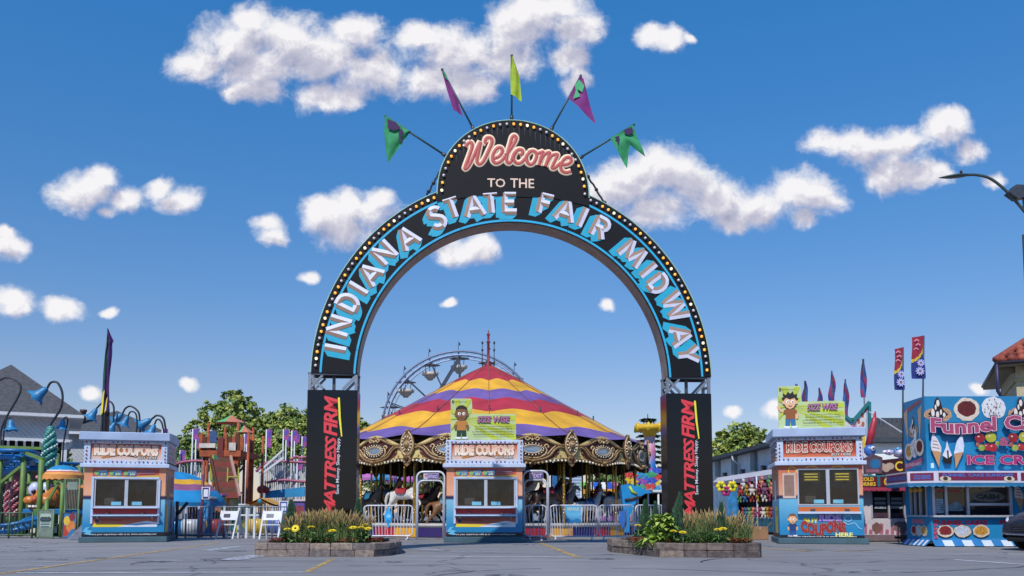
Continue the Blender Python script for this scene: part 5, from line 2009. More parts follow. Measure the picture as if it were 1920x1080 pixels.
for ci, (body, sad, mane) in enumerate(HCOL):
 h = skin('horse', V_, E_, R_, M(body, .4, var=.3, scale=8, name='horse_paint'), car, 1)
 mb = MB()
 mb.grid(lambda s_, t_: ((-.24 + .44 * s_), .215 * math.sin((t_ - .5) * PI * .95), .02 + .235 * math.cos((t_ - .5) * PI * .95) + .05 * (2 * s_ - 1) ** 2), 6, 10, M(sad, .5, name='saddle_paint'))
 mb.build('saddle', h)
 mb = MB()
 for k in range(9):
  t = k / 8
  b = Vector((.42, 0, .28)).lerp(Vector((.70, 0, .62)), t)
  mb.ball(b + Vector((-.07, .02 * (-1) ** k, .0)), .055, M(mane, .6, name='mane_paint'), 6, (.9, .7, 1.3))
 for s_ in (-1, 1):
  mb.lathe([(.02, 0), (.015, .05), (0, .09)], M(body, .4, var=.3, scale=8, name='horse_paint'), 5, (.70, s_ * .04, .58))
 mb.tube([(.96, 0.055, .38), (.80, .075, .52), (.66, .07, .40)], .012, M('#b08a3a', .4, name='bridle'), 5)
 mb.tube([(.96, -.055, .38), (.80, -.075, .52), (.66, -.07, .40)], .012, M('#b08a3a', .4, name='bridle'), 5)
 mb.build('mane', h)
 protos.append(h)
BRASS = M('#c9a24a', .3, .6, var=.2, scale=10, name='brass')
mb = MB()
mb.tube([(0, 0, -1.0), (0, 0, 2.2)], .035, BRASS, 8)
for k in range(18):
 z = -.9 + 3.0 * k / 18
 mb.ball((0, 0, z), .042, BRASS, 6, (1, 1, 1.7))
pole = mb.build('brass_pole', protos[0], loc=(0, 0, 0))
used = set()
nh = 0
for ring, (rr, n) in enumerate(((5.45, 20), (4.45, 16), (3.3, 10))):
 for j in range(n):
  a = 2 * PI * (j + .37 * ring + .3) / n
  ci = (j * 5 + ring * 2 + j // 3) % 6
  z = 1.25 + .22 * math.sin(j * 2.1 + ring)
  if ring == 2 and math.sin(a) > .5:
   continue
  if ci in used:
   o = protos[ci].copy()
   C.objects.link(o)
   o.parent = car
   for ch in list(protos[ci].children):
    if ch.name.startswith('brass_pole'):
     continue
    c = ch.copy()
    C.objects.link(c)
    c.parent = o
  else:
   o = protos[ci]
   used.add(ci)
  o.location = (rr * math.cos(a), rr * math.sin(a), z)
  o.rotation_euler = (0, 0, a + PI / 2)
  if o is not protos[0]:
   p = pole.copy()
   C.objects.link(p)
   p.parent = o
  if ring == 1 and abs(math.sin(a)) < .98 and j % 4 == 0:
   pass
# standing gold columns at the front sweep
for j in range(NP):
 a = PHI0 + (j + .5) * 2 * PI / NP
 mb = MB() if j == 0 else None
 if j == 0:
  mb.tube([(0, 0, .46), (0, 0, 3.2)], .045, BRASS, 8)
  for k in range(26):
   t = k / 26
   mb.ball((.012 * math.cos(k * 1.3), .012 * math.sin(k * 1.3), .5 + 2.7 * t), .05, BRASS, 6, (1, 1, 1.1))
  col0 = mb.build('canopy_column', car)
  o = col0
 else:
  o = col0.copy()
  C.objects.link(o)
  o.parent = car
 o.location = (5.85 * math.cos(a), 5.85 * math.sin(a), 0)

# ---------------- crowd barriers and gate frames
WP = M('#c9ccd6', .4, .1, var=.12, scale=6, name='white_tube_paint')
def rrect(x0, x1, z0, z1, r, n=4):
 out = []
 for cx_, cz_, a0 in ((x1 - r, z1 - r, 0), (x0 + r, z1 - r, 90), (x0 + r, z0 + r, 180), (x1 - r, z0 + r, 270)):
  for i in range(n + 1):
   a = R(a0 + 90 * i / n)
   out.append((cx_ + r * math.cos(a), 0, cz_ + r * math.sin(a)))
 return out
def barrier(p, q, label, nb=17, z0=.12, z1=1.05, slant=.0, group='white crowd barriers round the carousel', stem=True, grp=True):
 P0_, Q0 = Vector(p), Vector(q)
 d = Q0 - P0_
 L_ = d.length
 rt = empty('crowd_barrier', (P0_.x, P0_.y, 0), math.atan2(d.y, d.x), label, 'barrier', group)
 mb = MB()
 mb.tube(rrect(.02, L_ - .02, z0, z1, .12), .021, WP, 7, closed=True)
 mb.build('frame', rt)
 for i in range(1, nb):
  x = L_ * i / nb
  s_ = slant * (2 * i / nb - 1)
  if i == 1:
   mb = MB()
   mb.tube([(0, 0, z0), (0, 0, z1)], .011, WP, 5, cap=False)
   b0_ = mb.build('bar', rt, loc=(x, 0, 0))
   o = b0_
  else:
   o = b0_.copy()
   C.objects.link(o)
   o.parent = rt
  o.location = (x, 0, 0)
  if s_:
   o.rotation_euler = (0, math.atan2(s_, z1 - z0), 0)
   o.location = (x - s_ / 2, 0, 0)
 for x in (.18, L_ - .18):
  mb = MB()
  mb.bar((x, -.28, .02), (x, .28, .02), .05, .03, WP)
  mb.bar((x, 0, .02), (x, 0, z0), .04, .03, WP)
  mb.build('foot', rt)
 return rt
def fence_px(x0, x1, Y0, Y1, label, **k):
 a, b = at(x0, 980, Y0), at(x1, 980, Y1)
 return barrier((a.x, Y0), (b.x, Y1), label, **k)
bA = fence_px(681, 775, 26.4, 26.4, 'white barrier with a blue diamond sign, left of the entrance gate', nb=16, slant=.10)
bB = fence_px(983, 1026, 25.9, 25.9, 'short white gate panel with splayed bars under the exit sign', nb=8, slant=.14)
bC = fence_px(1030, 1121, 25.8, 25.8, 'white barrier with a blue notice, just right of the exit gate', nb=18, slant=.08)
bD = fence_px(1122, 1190, 25.9, 25.2, 'white barrier with no sign, second to the right of the exit gate', nb=14)
bE = fence_px(1191, 1250, 25.3, 25.9, 'white barrier running behind the right flower bed', nb=12)
# blue diamond
mb = MB()
a8 = Art(mb, FRONT(-.03), .0)
cxd = (728 - 681) / 1600 * 26.4
a8.poly([(cxd - .13, .72), (cxd, .36), (cxd + .13, .72), (cxd, 1.02)], M('#2f9fdc', .4, name='blue_diamond'))
a8.poly([(cxd - .07, .70), (cxd + .03, .66), (cxd + .09, .74), (cxd, .80)], M('#7cc6ee', .4, var=0))
a8.poly([(cxd - .06, .62), (cxd, .48), (cxd + .05, .60)], M('#1c78b4', .4, var=0))
mb.build('diamond_sign', bA)
mb = MB()
a8 = Art(mb, FRONT(-.03), .0)
x_ = (1059 - 1030) / 1600 * 25.8
a8.rect(x_, x_ + .48, .52, 1.04, ramp_mat('blue_notice_print', [(0, '#1c78b0'), (.5, '#63b2da'), (1, '#3f9ccc')], lo=.5, hi=1.05))
a8.text('RIDE RULES', x_ + .08, x_ + .42, .90, .99, M('#d9cf94', .5, var=0), fat=.02)
a8.poly([(x_ + .02, .54), (x_ + .46, .54), (x_ + .46, .62), (x_ + .36, .66), (x_ + .22, .6), (x_ + .1, .68), (x_ + .02, .62)], M('#1b70a8', .5, var=0))
mb.build('notice', bC)

def gate(px0, px1, Y, word, label, arrow):
 a, b = at(px0, 980, Y), at(px1, 980, Y)
 W_ = b.x - a.x
 rt = empty('tube_gate', (a.x, Y, 0), 0, label, 'gate', 'white tube gates of the carousel')
 H = 2.08
 mb = MB()
 r = .18
 pts = [(0, 0, 0), (0, 0, H - r)] + [(r - r * math.cos(R(t)), 0, H - r + r * math.sin(R(t))) for t in (22, 45, 68, 90)] + [(W_ - r + r * math.sin(R(t)), 0, H - r + r * math.cos(R(t))) for t in (0, 22, 45, 68, 90)] + [(W_, 0, 0)]
 mb.tube(pts, .032, WP, 8)
 p2 = [(.03 + x * (W_ - .06) / W_, -.01, z - .27) for x, y, z in pts[1:-1]]
 mb.tube([(.03, -.01, .05)] + p2 + [(W_ - .03, -.01, .05)], .026, WP, 8)
 mb.build('frame', rt)
 mb = MB()
 s0_, s1_ = W_ * .24, W_ * .80
 mb.bbox(s0_, s1_, -.05, -.035, H - .24, H - .05, M('#b9b3c8', .5, name='sign_plate'), .004)
 a9 = Art(mb, FRONT(-.05), .001)
 wd_ = s1_ - s0_
 a9.rect(s0_ + wd_ * .27, s1_ - .01, H - .225, H - .065, M('#3c2a72', .5, var=0))
 a9.text(word, s0_ + wd_ * .32, s1_ - .04, H - .20, H - .09, M('#c9bfe6', .5, var=0), fat=.02)
 a9.rect(s0_ + .05, s0_ + .11, H - .16, H - .14, M('#b03a5a', .5, var=0))
 a9.poly([(s0_ + .03, H - .12), (s0_ + .08, H - .08), (s0_ + .13, H - .12)], M('#b03a5a', .5, var=0))
 mb.build('sign', rt)
 return rt
gate(781, 833, 26.2, 'ENTRANCE', 'tall white tube gate frame with the entrance sign, left of the middle kiosk', 1)
gate(981, 1028, 25.7, 'EXIT', 'tall white tube gate frame with the exit sign, right of the middle kiosk', 1)

# ================================================================ ferris wheel
FY = 75.0
fc = at(865, 806, FY)
FR = 146 / 1600 * FY
fw = empty('ferris_wheel', (fc.x, FY, 0), 0, 'ferris wheel with pale tub seats rising behind the carousel canopy', 'ferris wheel')
FBL = M('#6f7c98', .5, .2, var=.15, name='wheel_blue_paint')
FDK = M('#3c4456', .5, .3, name='wheel_dark_steel')
SEAT = M('#c3b8ac', .6, var=.2, name='seat_cream')
hz_ = fc.z
wheel = MB()
for y in (-1.0, 1.0):
 n = 64
 for k_, rr in enumerate((FR, FR - .32)):
  wheel.tube([(rr * math.cos(2 * PI * i / n), y, hz_ + rr * math.sin(2 * PI * i / n)) for i in range(n)], .10 if k_ == 0 else .07, FBL if k_ == 0 else M('#9fb0d0', .5, name='wheel_pale_paint'), 6, closed=True)
 for i in range(n):
  a, b = 2 * PI * i / n, 2 * PI * (i + .5) / n
  wheel.bar((FR * math.cos(a), y, hz_ + FR * math.sin(a)), ((FR - .32) * math.cos(b), y, hz_ + (FR - .32) * math.sin(b)), .04, .04, FBL)
wheel.build('rim', fw)
NS = 16
for k in range(NS):
 a = PI / 2 + R(2) + 2 * PI * k / NS
 ca, sa = math.cos(a), math.sin(a)
 mb = MB()
 for y in (-1.0, 1.0):
  mb.bar((0, y * .6, hz_), (FR * ca, y, hz_ + FR * sa), .09, .09, FDK)
 mb.bar((FR * ca * .98, -1, hz_ + FR * sa * .98), (FR * ca * .98, 1, hz_ + FR * sa * .98), .1, .1, FDK)
 mb.tube([(FR * ca, -1, hz_ + FR * sa), (FR * ca * 1.0, -1, hz_ + FR * sa + .55)], .025, FDK, 5)
 mb.poly([(FR * ca, -1, hz_ + FR * sa + .9), (FR * ca + .22, -1, hz_ + FR * sa + .62), (FR * ca, -1, hz_ + FR * sa + .45)], M('#27304a', .6, name='small_flag'))
 mb.build('spoke', fw)
sx, sz = 0, 0
mb = MB()
mb.lathe([(.0, -1.75), (.22, -1.72), (.30, -1.58), (.46, -1.5), (.52, -1.34), (.72, -1.28), (.76, -1.02), (.70, -1.02), (.60, -1.25), (0, -1.4)], SEAT, 12, sy=.8)
mb.lathe([(.95, -.38), (.55, -.30), (0, -.22)], M('#8b9098', .6, name='seat_canopy_grey'), 10, sy=.8)
for x in (-.45, .45):
 mb.tube([(x, 0, -.32), (x * .9, 0, -1.1)], .03, FDK, 5)
mb.tube([(0, -.5, -.1), (0, -.5, -1.3)], .03, FDK, 5)
st0 = None
for k in range(NS):
 a = PI / 2 + R(2) + 2 * PI * k / NS
 p_ = (FR * .985 * math.cos(a), 0, hz_ + FR * .985 * math.sin(a))
 if st0 is None:
  st0 = mb.build('seat', fw, loc=p_)
 else:
  o = st0.copy()
  C.objects.link(o)
  o.parent = fw
  o.location = p_
mb = MB()
for y in (-1.6, 1.6):
 mb.bar((-3.6, y, 0), (0, y, hz_), .22, .22, FDK)
 mb.bar((3.6, y, 0), (0, y, hz_), .22, .22, FDK)
mb.tube([(0, -1.7, hz_), (0, 1.7, hz_)], .25, FDK, 10)
mb.build('support_frame', fw)
mb = MB()
tp = at(859, 675, FY - 2)
bt = at(790, 790, FY - 2)
mb.bar((tp.x - fc.x, -2, tp.z), (bt.x - fc.x, -2, bt.z), .28, .28, FDK)
b2 = at(720, 905, FY - 2)
mb.bar((bt.x - fc.x, -2, bt.z), (b2.x - fc.x, -2, 0), .28, .28, FDK)
mb.build('raised_boom', fw)
# ================================================================ left side: pavilions, small coaster, play tower
SID = M('#9a9ea2', .7, var=.15, scale=3, name='grey_siding')
def siding():
 m = M('#a9aeb4', .7, var=.12, scale=2, name='grey_board_siding')
 if 'wv' in m.keys():
  return m
 m['wv'] = 1
 t = m.node_tree
 tcn = t.nodes.new('ShaderNodeTexCoord')
 wv = t.nodes.new('ShaderNodeTexWave')
 wv.wave_type = 'BANDS'
 wv.bands_direction = 'DIAGONAL'
 wv.inputs['Scale'].default_value = 2.2
 t.links.new(tcn.outputs['Object'], wv.inputs['Vector'])
 bp = t.nodes.new('ShaderNodeBump')
 bp.inputs['Strength'].default_value = .6
 bp.inputs['Distance'].default_value = .04
 t.links.new(wv.outputs['Fac'], bp.inputs['Height'])
 t.links.new(bp.outputs[0], t.nodes['Principled BSDF'].inputs['Normal'])
 return m
ROOFG = M('#4b4d52', .85, var=.3, scale=5, bump=.5, bscale=14, name='grey_shingle_roof')
TRIM = M('#c7ccd2', .6, var=.1, name='pale_trim')
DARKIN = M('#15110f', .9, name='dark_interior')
def pavilion(label, c, half, rz, z0, z1, zap, over, frieze=True):
 rt = empty('grey_pavilion', (c.x, c.y, 0), rz, label, 'building')
 mb = MB()
 s = half
 mb.box(-s, s, -s, s, z0, z1, siding())
 w_ = mb.build('wall', rt)
 mb = MB()
 e = s + over
 ring = [(-e, -e), (e, -e), (e, e), (-e, e)]
 for i in range(4):
  a, b = ring[i], ring[(i + 1) % 4]
  mb.add([(a[0], a[1], z1 + .02), (b[0], b[1], z1 + .02), (0, 0, zap)], [(0, 1, 2)], ROOFG)
  mb.add([(a[0], a[1], z1 + .02), (b[0], b[1], z1 + .02), (b[0], b[1], z1 - .16), (a[0], a[1], z1 - .16)], [(0, 1, 2, 3)], TRIM)
 mb.add([(x, y, z1 - .16) for x, y in ring], [(0, 1, 2, 3)], TRIM)
 mb.build('roof', rt)
 if frieze:
  mb = MB()
  nb = 16
  for sd in range(4):
   Mz = Matrix.Rotation(sd * PI / 2, 3, 'Z')
   for i in range(nb):
    x = -s + 2 * s * (i + .5) / nb
    q0, q1 = Mz @ Vector((x, -s - .12, z0)), Mz @ Vector((x, -s + .1, z0 - .34))
    mb.bar(q0, q1, .12, .22, TRIM)
   a, b = Mz @ Vector((-s - .1, -s - .1, z0 + .05)), Mz @ Vector((s + .1, -s - .1, z0 + .05))
   mb.bar(a, b, .16, .16, TRIM)
  mb.build('bracket_frieze', rt)
 for x in (-s + .2, s - .2):
  for y in (-s + .2, s - .2):
   mb = MB()
   mb.bbox(x - .15, x + .15, y - .15, y + .15, 0, z0, TRIM, .02)
   mb.build('post', rt)
 mb = MB()
 mb.box(-s + .5, s - .5, -s + .5, s - .5, 0.0, z0 - .02, DARKIN)  # near-black block stands in for the shade beneath the open pavilion
 mb.build('shade_block', rt)
 return rt
ca = at(-12, 960, 51)
pavilion('grey pavilion with a steep shingle roof cut by the left edge', Vector((ca.x, 52, 0)), 3.3, R(28), 5.0, 6.55, 9.9, .75)
cb = at(212, 960, 66)
pb = pavilion('grey pavilion with a hipped roof behind the left kiosk', Vector((cb.x, 66, 0)), 4.0, R(10), 3.7, 6.6, 8.7, .8, frieze=False)
mb = MB()
ch = at(137, 960, 63)
mb.lathe([(.2, 6.4), (.2, 8.2), (.26, 8.25), (.26, 8.4), (0, 8.4)], M('#4c3f3c', .7, name='flue'), 10, (ch.x - cb.x, -3.0, 0))
mb.build('chimney', pb)
mb = MB()
for i in range(10):
 mb.box(-3.6 + i * .75, -3.1 + i * .75, -4.03, -4.0, 4.0, 4.35, M('#15181e', .2, name='dark_window_glass'))
mb.build('window_band', pb)
# security lamp on the first pavilion
mb = MB()

BELL = M('#2f7fb0', .45, var=.25, scale=5, name='blue_bell_paint')
BELLD = M('#174a7a', .5, var=.2, name='dark_blue_bell_paint')
POLE_D = M('#20242c', .5, name='dark_lamp_pole')
def bell_lamp(label, path, bell, Y, bdir=(0, -1), size=1.0, leafc=False):
 """path in photo px from the foot to the tip; bell hangs from the tip"""
 P = [at(x, y, Y) for x, y in path]
 o = P[0]
 rt = empty('bell_flower_lamp', (o.x, Y, 0), 0, label, 'lamp', 'bell flower lamps of the small coaster')
 Q = [p - Vector((o.x, Y, 0)) for p in P]
 if Q[0].z > .3:
  Q = [Vector((Q[0].x, 0, 0))] + Q
 mb = MB()
 pts = spl([(p.x, p.z) for p in Q], 6)
 mb.tube([(p.x, 0, p.y) for p in pts], .038 * size, POLE_D, 7)
 mb.build('pole', rt)
 tip = Q[-1]
 ax = Vector((bdir[0], 0, bdir[1])).normalized()
 rot = Vector((0, 0, -1)).rotation_difference(ax).to_matrix().to_4x4()
 s_ = size * .72
 mb = MB()
 nn_ = 14
 prof_ = [(.03, 0), (.10, -.06), (.16, -.18), (.19, -.36), (.24, -.52), (.36, -.64), (.42, -.70)]
 vs, fs = [], []
 for i, (r, z) in enumerate(prof_):
  for j in range(nn_):
   a = 2 * PI * j / nn_
   k = 1 + (.16 * math.cos(a * 5) if i > 4 else 0)
   vs.append(tip + rot.to_3x3() @ Vector((r * k * math.cos(a), r * k * math.sin(a), z - (.05 * math.cos(a * 5) if i > 5 else 0))) * s_)
 for i in range(len(prof_) - 1):
  for j in range(nn_):
   fs.append((i * nn_ + j, i * nn_ + (j + 1) % nn_, (i + 1) * nn_ + (j + 1) % nn_, (i + 1) * nn_ + j))
 mb.add(vs, fs, BELL, True)
 sh_ = mb.build('bell_shade', rt)
 mb = MB()
 mb.ball(tip + rot.to_3x3() @ Vector((0, 0, -.5)) * s_, .12 * s_, M('#b8b49a', .4, name='lamp_globe'), 8)
 for j in range(5):
  a = 2 * PI * j / 5
  leaf(mb, tip, rot.to_3x3() @ Vector((math.cos(a) * .8, math.sin(a) * .8, -.7)), .2 * s_, .1 * s_, POLE_D, .1)
 mb.build('globe', sh_)
 return rt
LY = 33.0
bell_lamp('tall bell lamp at the left edge, its dark arm curling out of the picture', [(2, 850), (4, 800), (38, 735), (30, 714), (12, 708), (-6, 716)], 0, LY, (-.6, -.8), 1.0)
bell_lamp('big bell lamp with a bent pole above the teal twisted ornament', [(92, 815), (95, 797), (114, 765), (117, 738), (108, 718), (96, 717), (89, 727)], 0, LY, (-.75, -.66), 1.15)
bell_lamp('small bell lamp hanging low at the left edge under the pavilion', [(8, 880), (6, 830), (10, 792), (16, 782), (20, 786)], 0, LY - 1, (.1, -1), .85)
bell_lamp('bell lamp between the two pavilions on a pale stem', [(118, 850), (122, 815), (127, 790), (124, 782), (119, 786)], 0, LY + 1, (-.15, -1), .8)
bell_lamp('bell lamp beside the feather flag, peeping from behind it', [(214, 830), (213, 790), (213, 762), (204, 752), (192, 755), (181, 766)], 0, LY + 2, (-.5, -.86), .95)
bell_lamp('upper left bell lamp of the group above the left kiosk', [(262, 830), (262, 790), (259, 772), (246, 762), (236, 765), (230, 775)], 0, LY + 2.3, (-.7, -.7), 1.0)
bell_lamp('lower bell lamp tucked under the upper left one above the kiosk', [(255, 830), (257, 792), (254, 775), (245, 772), (240, 780)], 0, LY + 1.6, (-.4, -.9), .85)
bell_lamp('lowest small bell lamp above the left kiosk', [(226, 840), (226, 812), (222, 797), (216, 792)], 0, LY + 1.2, (-.5, -.85), .7)
bell_lamp('upper right bell lamp with a long shade above the left kiosk', [(311, 835), (309, 795), (304, 782), (294, 779), (288, 783), (284, 786)], 0, LY + 2.4, (-.85, -.5), 1.1)
bell_lamp('right bell lamp hanging steeply, last of the group above the kiosk', [(307, 835), (305, 800), (300, 788), (294, 787), (290, 795)], 0, LY + 1.4, (-.35, -.95), .9)

# feather flag on the kiosk
ff = at(190, 820, 25.5)
rt = empty('feather_flag', (ff.x, 25.5, 0), 0, 'tall black and purple feather flag with a yellow mark behind the left kiosk', 'flag')
mb = MB()
mb.tube([(0, 0, 0), (0, 0, 5.0), (.06, 0, at(196, 616, 25.5).z)], [.03, .025, .012], DKST, 7)
mb.build('pole', rt)
mb = MB()
zb_, zt_ = at(190, 812, 25.5).z, at(196, 616, 25.5).z
def ffn(s_, t_):
 z = zb_ + (zt_ - zb_) * t_
 wd = .26 * (1 - t_) ** .35 + .03 * math.sin(t_ * 9)
 if t_ > .88:
  wd = .26 * (1 - t_) / .12 * .8
 return Vector((-.05 + .1 * t_ + wd * s_, .05 * math.sin(s_ * 9 + t_ * 7), z))
PU2, BK2, GR2 = M('#3c1a5e', .8, var=.3, name='purple_flag_cloth'), M('#14141c', .8, name='black_flag_cloth'), M('#1f5c48', .8, var=.2, name='green_flag_cloth')
mb.grid(ffn, 8, 34, lambda s_, t_: (BK2 if t_ < .22 else (GR2 if s_ < .22 and t_ > .3 else PU2)))
cl = mb.build('cloth', rt)
mb = MB()
for (x0, x1, zz0, zz1) in ((.0, .07, .52, 1.3), (.12, .17, .6, 1.1)):
 mb.poly([(x0 - .03, -.07, zb_ + zz0), (x1 - .03, -.07, zb_ + zz0 + .08), (x1 + .0, -.07, zb_ + zz1), (x0 + .02, -.07, zb_ + zz1 - .08)], M('#d4c42a', .7, name='yellow_flag_print'))
mb.build('print', cl)

# ---- small coaster
TB = M('#1c6fb0', .4, var=.2, scale=3, name='blue_track_paint')
TBL = M('#3f8fc0', .45, var=.2, name='light_blue_paint')
GP = M('#5f7f3c', .55, var=.25, scale=3, name='green_steel_paint')
GPD = M('#3d5a2c', .6, var=.3, name='dark_green_steel')
co = empty('small_coaster', (at(60, 960, 31).x, 31, 0), 0, 'small children coaster with blue tube track on green posts at the far left', 'coaster')
ox = co.location.x
def cpt(px, py, Y):
 p = at(px, py, Y)
 return (p.x - ox, Y - 31, p.z)
def track(pts, name='track'):
 mb = MB()
 P = []
 for (x, y, Y) in pts:
  P.append(Vector(cpt(x, y, Y)))
 # smooth
 sm = []
 for i in range(len(P) - 1):
  a, b, c, d = P[max(i - 1, 0)], P[i], P[i + 1], P[min(i + 2, len(P) - 1)]
  for k in range(6):
   t = k / 6
   sm.append(.5 * ((2 * b) + (c - a) * t + (2 * a - 5 * b + 4 * c - d) * t * t + (3 * b - a - 3 * c + d) * t ** 3))
 sm.append(P[-1])
 for off in (-.28, .28):
  q = []
  for i, p in enumerate(sm):
   d = (sm[min(i + 1, len(sm) - 1)] - sm[max(i - 1, 0)])
   n_ = Vector((-d.y, d.x, 0))
   n_ = n_.normalized() if n_.length > .01 else Vector((0, 1, 0))
   q.append(p + n_ * off)
  mb.tube(q, .062, TB, 7)
 mb.tube([p - Vector((0, 0, .22)) for p in sm], .10, TB, 7)
 for i in range(0, len(sm), 2):
  d = (sm[min(i + 1, len(sm) - 1)] - sm[max(i - 1, 0)])
  n_ = Vector((-d.y, d.x, 0)).normalized()
  mb.bar(sm[i] - n_ * .3, sm[i] + n_ * .3, .05, .05, TB)
  mb.bar(sm[i], sm[i] - Vector((0, 0, .22)), .05, .05, TB)
 mb.build(name, co)
track([(-120, 846, 30), (-20, 845, 30), (40, 846, 30), (60, 853, 31.5), (58, 862, 33.5), (20, 868, 34.5), (-60, 866, 35)])
track([(-90, 866, 33), (0, 868, 33), (60, 868, 33), (120, 869, 34), (165, 872, 35), (230, 880, 36)])
track([(-90, 885, 32), (-20, 882, 31), (20, 872, 30.5), (45, 858, 30)])
track([(-90, 990, 28.3), (-20, 988, 28.3), (20, 984, 28.3), (50, 976, 28.5), (80, 968, 29)])
for (px, Y, py0, w_) in ((2, 30, 850, .16), (45, 30, 856, .18), (22, 32, 870, .14), (78, 29, 862, .18), (108, 33, 850, .16), (150, 31, 872, .16), (132, 34, 860, .18), (160, 34, 868, .14), (56, 34, 880, .16), (-20, 31, 850, .16), (78, 31.5, 930, .12), (118, 28.8, 905, .14), (88, 28.8, 935, .14)):
 mb = MB()
 p = cpt(px, py0, Y)
 mb.tube([(p[0], p[1], 0), p], w_ / 2, GP, 8)
 mb.build('post', co)
for a, b, w_ in (((-30, 930, 30), (45, 870, 30), .09), ((0, 838, 31), (110, 842, 31), .10), ((45, 848, 30), (82, 862, 29), .10), ((0, 905, 33), (80, 905, 33), .09), ((80, 905, 31), (150, 902, 31), .09), ((78, 960, 29), (110, 905, 29), .07)):
 mb = MB()
 mb.bar(cpt(*a), cpt(*b), w_, w_, GP)
 mb.build('brace', co)
# deck with fence
mb = MB()
d0 = cpt(-60, 968, 29)
d1 = cpt(150, 968, 31)
mb.box(d0[0], d1[0], 0, 4.0, .05, .38, GPD)
mb.build('deck', co)
mb = MB()
for k in range(7):
 x = d0[0] + (d1[0] - d0[0]) * k / 7
 mb.box(x, x + .62, -.02, -.001, .10, .34, M(('#c9c6bf', '#3e5e34')[k % 2], .6, var=.3, name='deck_panel_paint'))
mb.build('deck_panel', co)
# ground fence in front
def mesh_fence(label, p, q, h, col, pitch=.11, group='fences on the left'):
 a, b = Vector(p), Vector(q)
 d = b - a
 rt = empty('bar_fence', (a.x, a.y, 0), math.atan2(d.y, d.x), label, 'fence', group)
 L_ = d.length
 mb = MB()
 mb.tube([(0, 0, .12), (L_, 0, .12)], .018, col, 5)
 mb.tube([(0, 0, h), (L_, 0, h)], .024, col, 6)
 n = int(L_ / pitch)
 for i in range(n + 1):
  mb.tube([(L_ * i / n, 0, .12), (L_ * i / n, 0, h)], .011, col, 4, cap=False)
 mb.build('bars', rt)
 for i in range(3):
  mb = MB()
  mb.tube([(L_ * i / 2, 0, 0), (L_ * i / 2, 0, h + .03)], .028, col, 6)
  mb.build('post', rt)
 return rt
a, b = at(-25, 960, 27.6), at(62, 960, 27.6)
mesh_fence('dark green bar fence at the bottom left, under the lower blue track', (a.x, 27.6), (b.x, 27.6), .82, M('#46614a', .5, var=.2, name='fence_green'))
# white square notice panels on the fence
def panel(name, label, cat, px0, px1, py0, py1, Y, edge, fill, deco=None, posts=True, group=None):
 a, b = at(px0, py1, Y), at(px1, py0, Y)
 rt = empty(name, ((a.x + b.x) / 2, Y, 0), 0, label, cat, group)
 w2, z0, z1 = (b.x - a.x) / 2, a.z, b.z
 mb = MB()
 mb.tube([(-w2, 0, z0), (-w2, 0, z1), (w2, 0, z1), (w2, 0, z0)], .03, edge, 6, closed=True)
 if posts:
  for s_ in (-1, 1):
   mb.tube([(s_ * w2, 0, 0), (s_ * w2, 0, z0)], .03, edge, 6)
 mb.build('frame', rt)
 mb = MB()
 if fill is None:
  for q in range(1, 9):
   x = -w2 + 2 * w2 * q / 9
   mb.tube([(x, 0, z0), (x, 0, z1)], .007, M('#9aa69a', .5, name='wire'), 4, cap=False)
  mb.box(-w2 * .7, w2 * .7, -.01, .01, z1 - .35, z1 - .1, M('#7a8a80', .5, var=.3, name='small_notice'))
  mb.build('wire_mesh', rt)
  return rt
 mb.box(-w2 + .02, w2 - .02, -.01, .01, z0 + .02, z1 - .02, fill)
 if deco:
  deco(Art(mb, FRONT(-.01), .001), w2, z0, z1)
 mb.build('board', rt)
 return rt
def dots(a, w2, z0, z1):
 a.rect(-w2 * .7, w2 * .7, z0 + (z1 - z0) * .35, z1 - .12, M('#9fb0a2', .6, var=.3, name='faded_notice'))
 for k in range(3):
  a.ell(-w2 * .4 + k * w2 * .4, z1 - .3, .08, .08, M('#26302c', .6, var=0))
 for k in range(4):
  a.rect(-w2 * .6, w2 * .55, z0 + .3 + k * .08, z0 + .33 + k * .08, M('#3c5a6e', .6, var=0))
panel('fence_panel', 'green framed grey panel with small notices in front of the caterpillar', 'panel', 70, 101, 956, 1006, 27.4, M('#5f7f5a', .5, name='panel_frame_green'), M('#6f7f74', .6, var=.35, scale=5, name='panel_grey'), dots)
panel('fence_panel', 'tall green framed clear panel in front of the caterpillar body', 'panel', 121, 150, 898, 955, 27.8, M('#5f7f5a', .5, name='panel_frame_green'), None)

def fruits(a, w2, z0, z1):
 for (u, v, r, c) in ((-.3, .3, .12, '#a83a2a'), (.1, .5, .14, '#c97a3a'), (.3, .2, .1, '#2c6a9a'), (-.2, .7, .1, '#d6b23a'), (.2, .85, .09, '#7a2a3a')):
  a.ell(u * w2 * 2, z0 + v * (z1 - z0), r, r * 1.5, M(c, .6, var=.2, name='picture_print'))
panel('picture_board', 'blue picture board leaning beside the grey ramp', 'board', 117, 143, 962, 1010, 27.2, DKST, M('#2c6fa8', .5, var=.3, scale=4, name='blue_picture'), fruits)

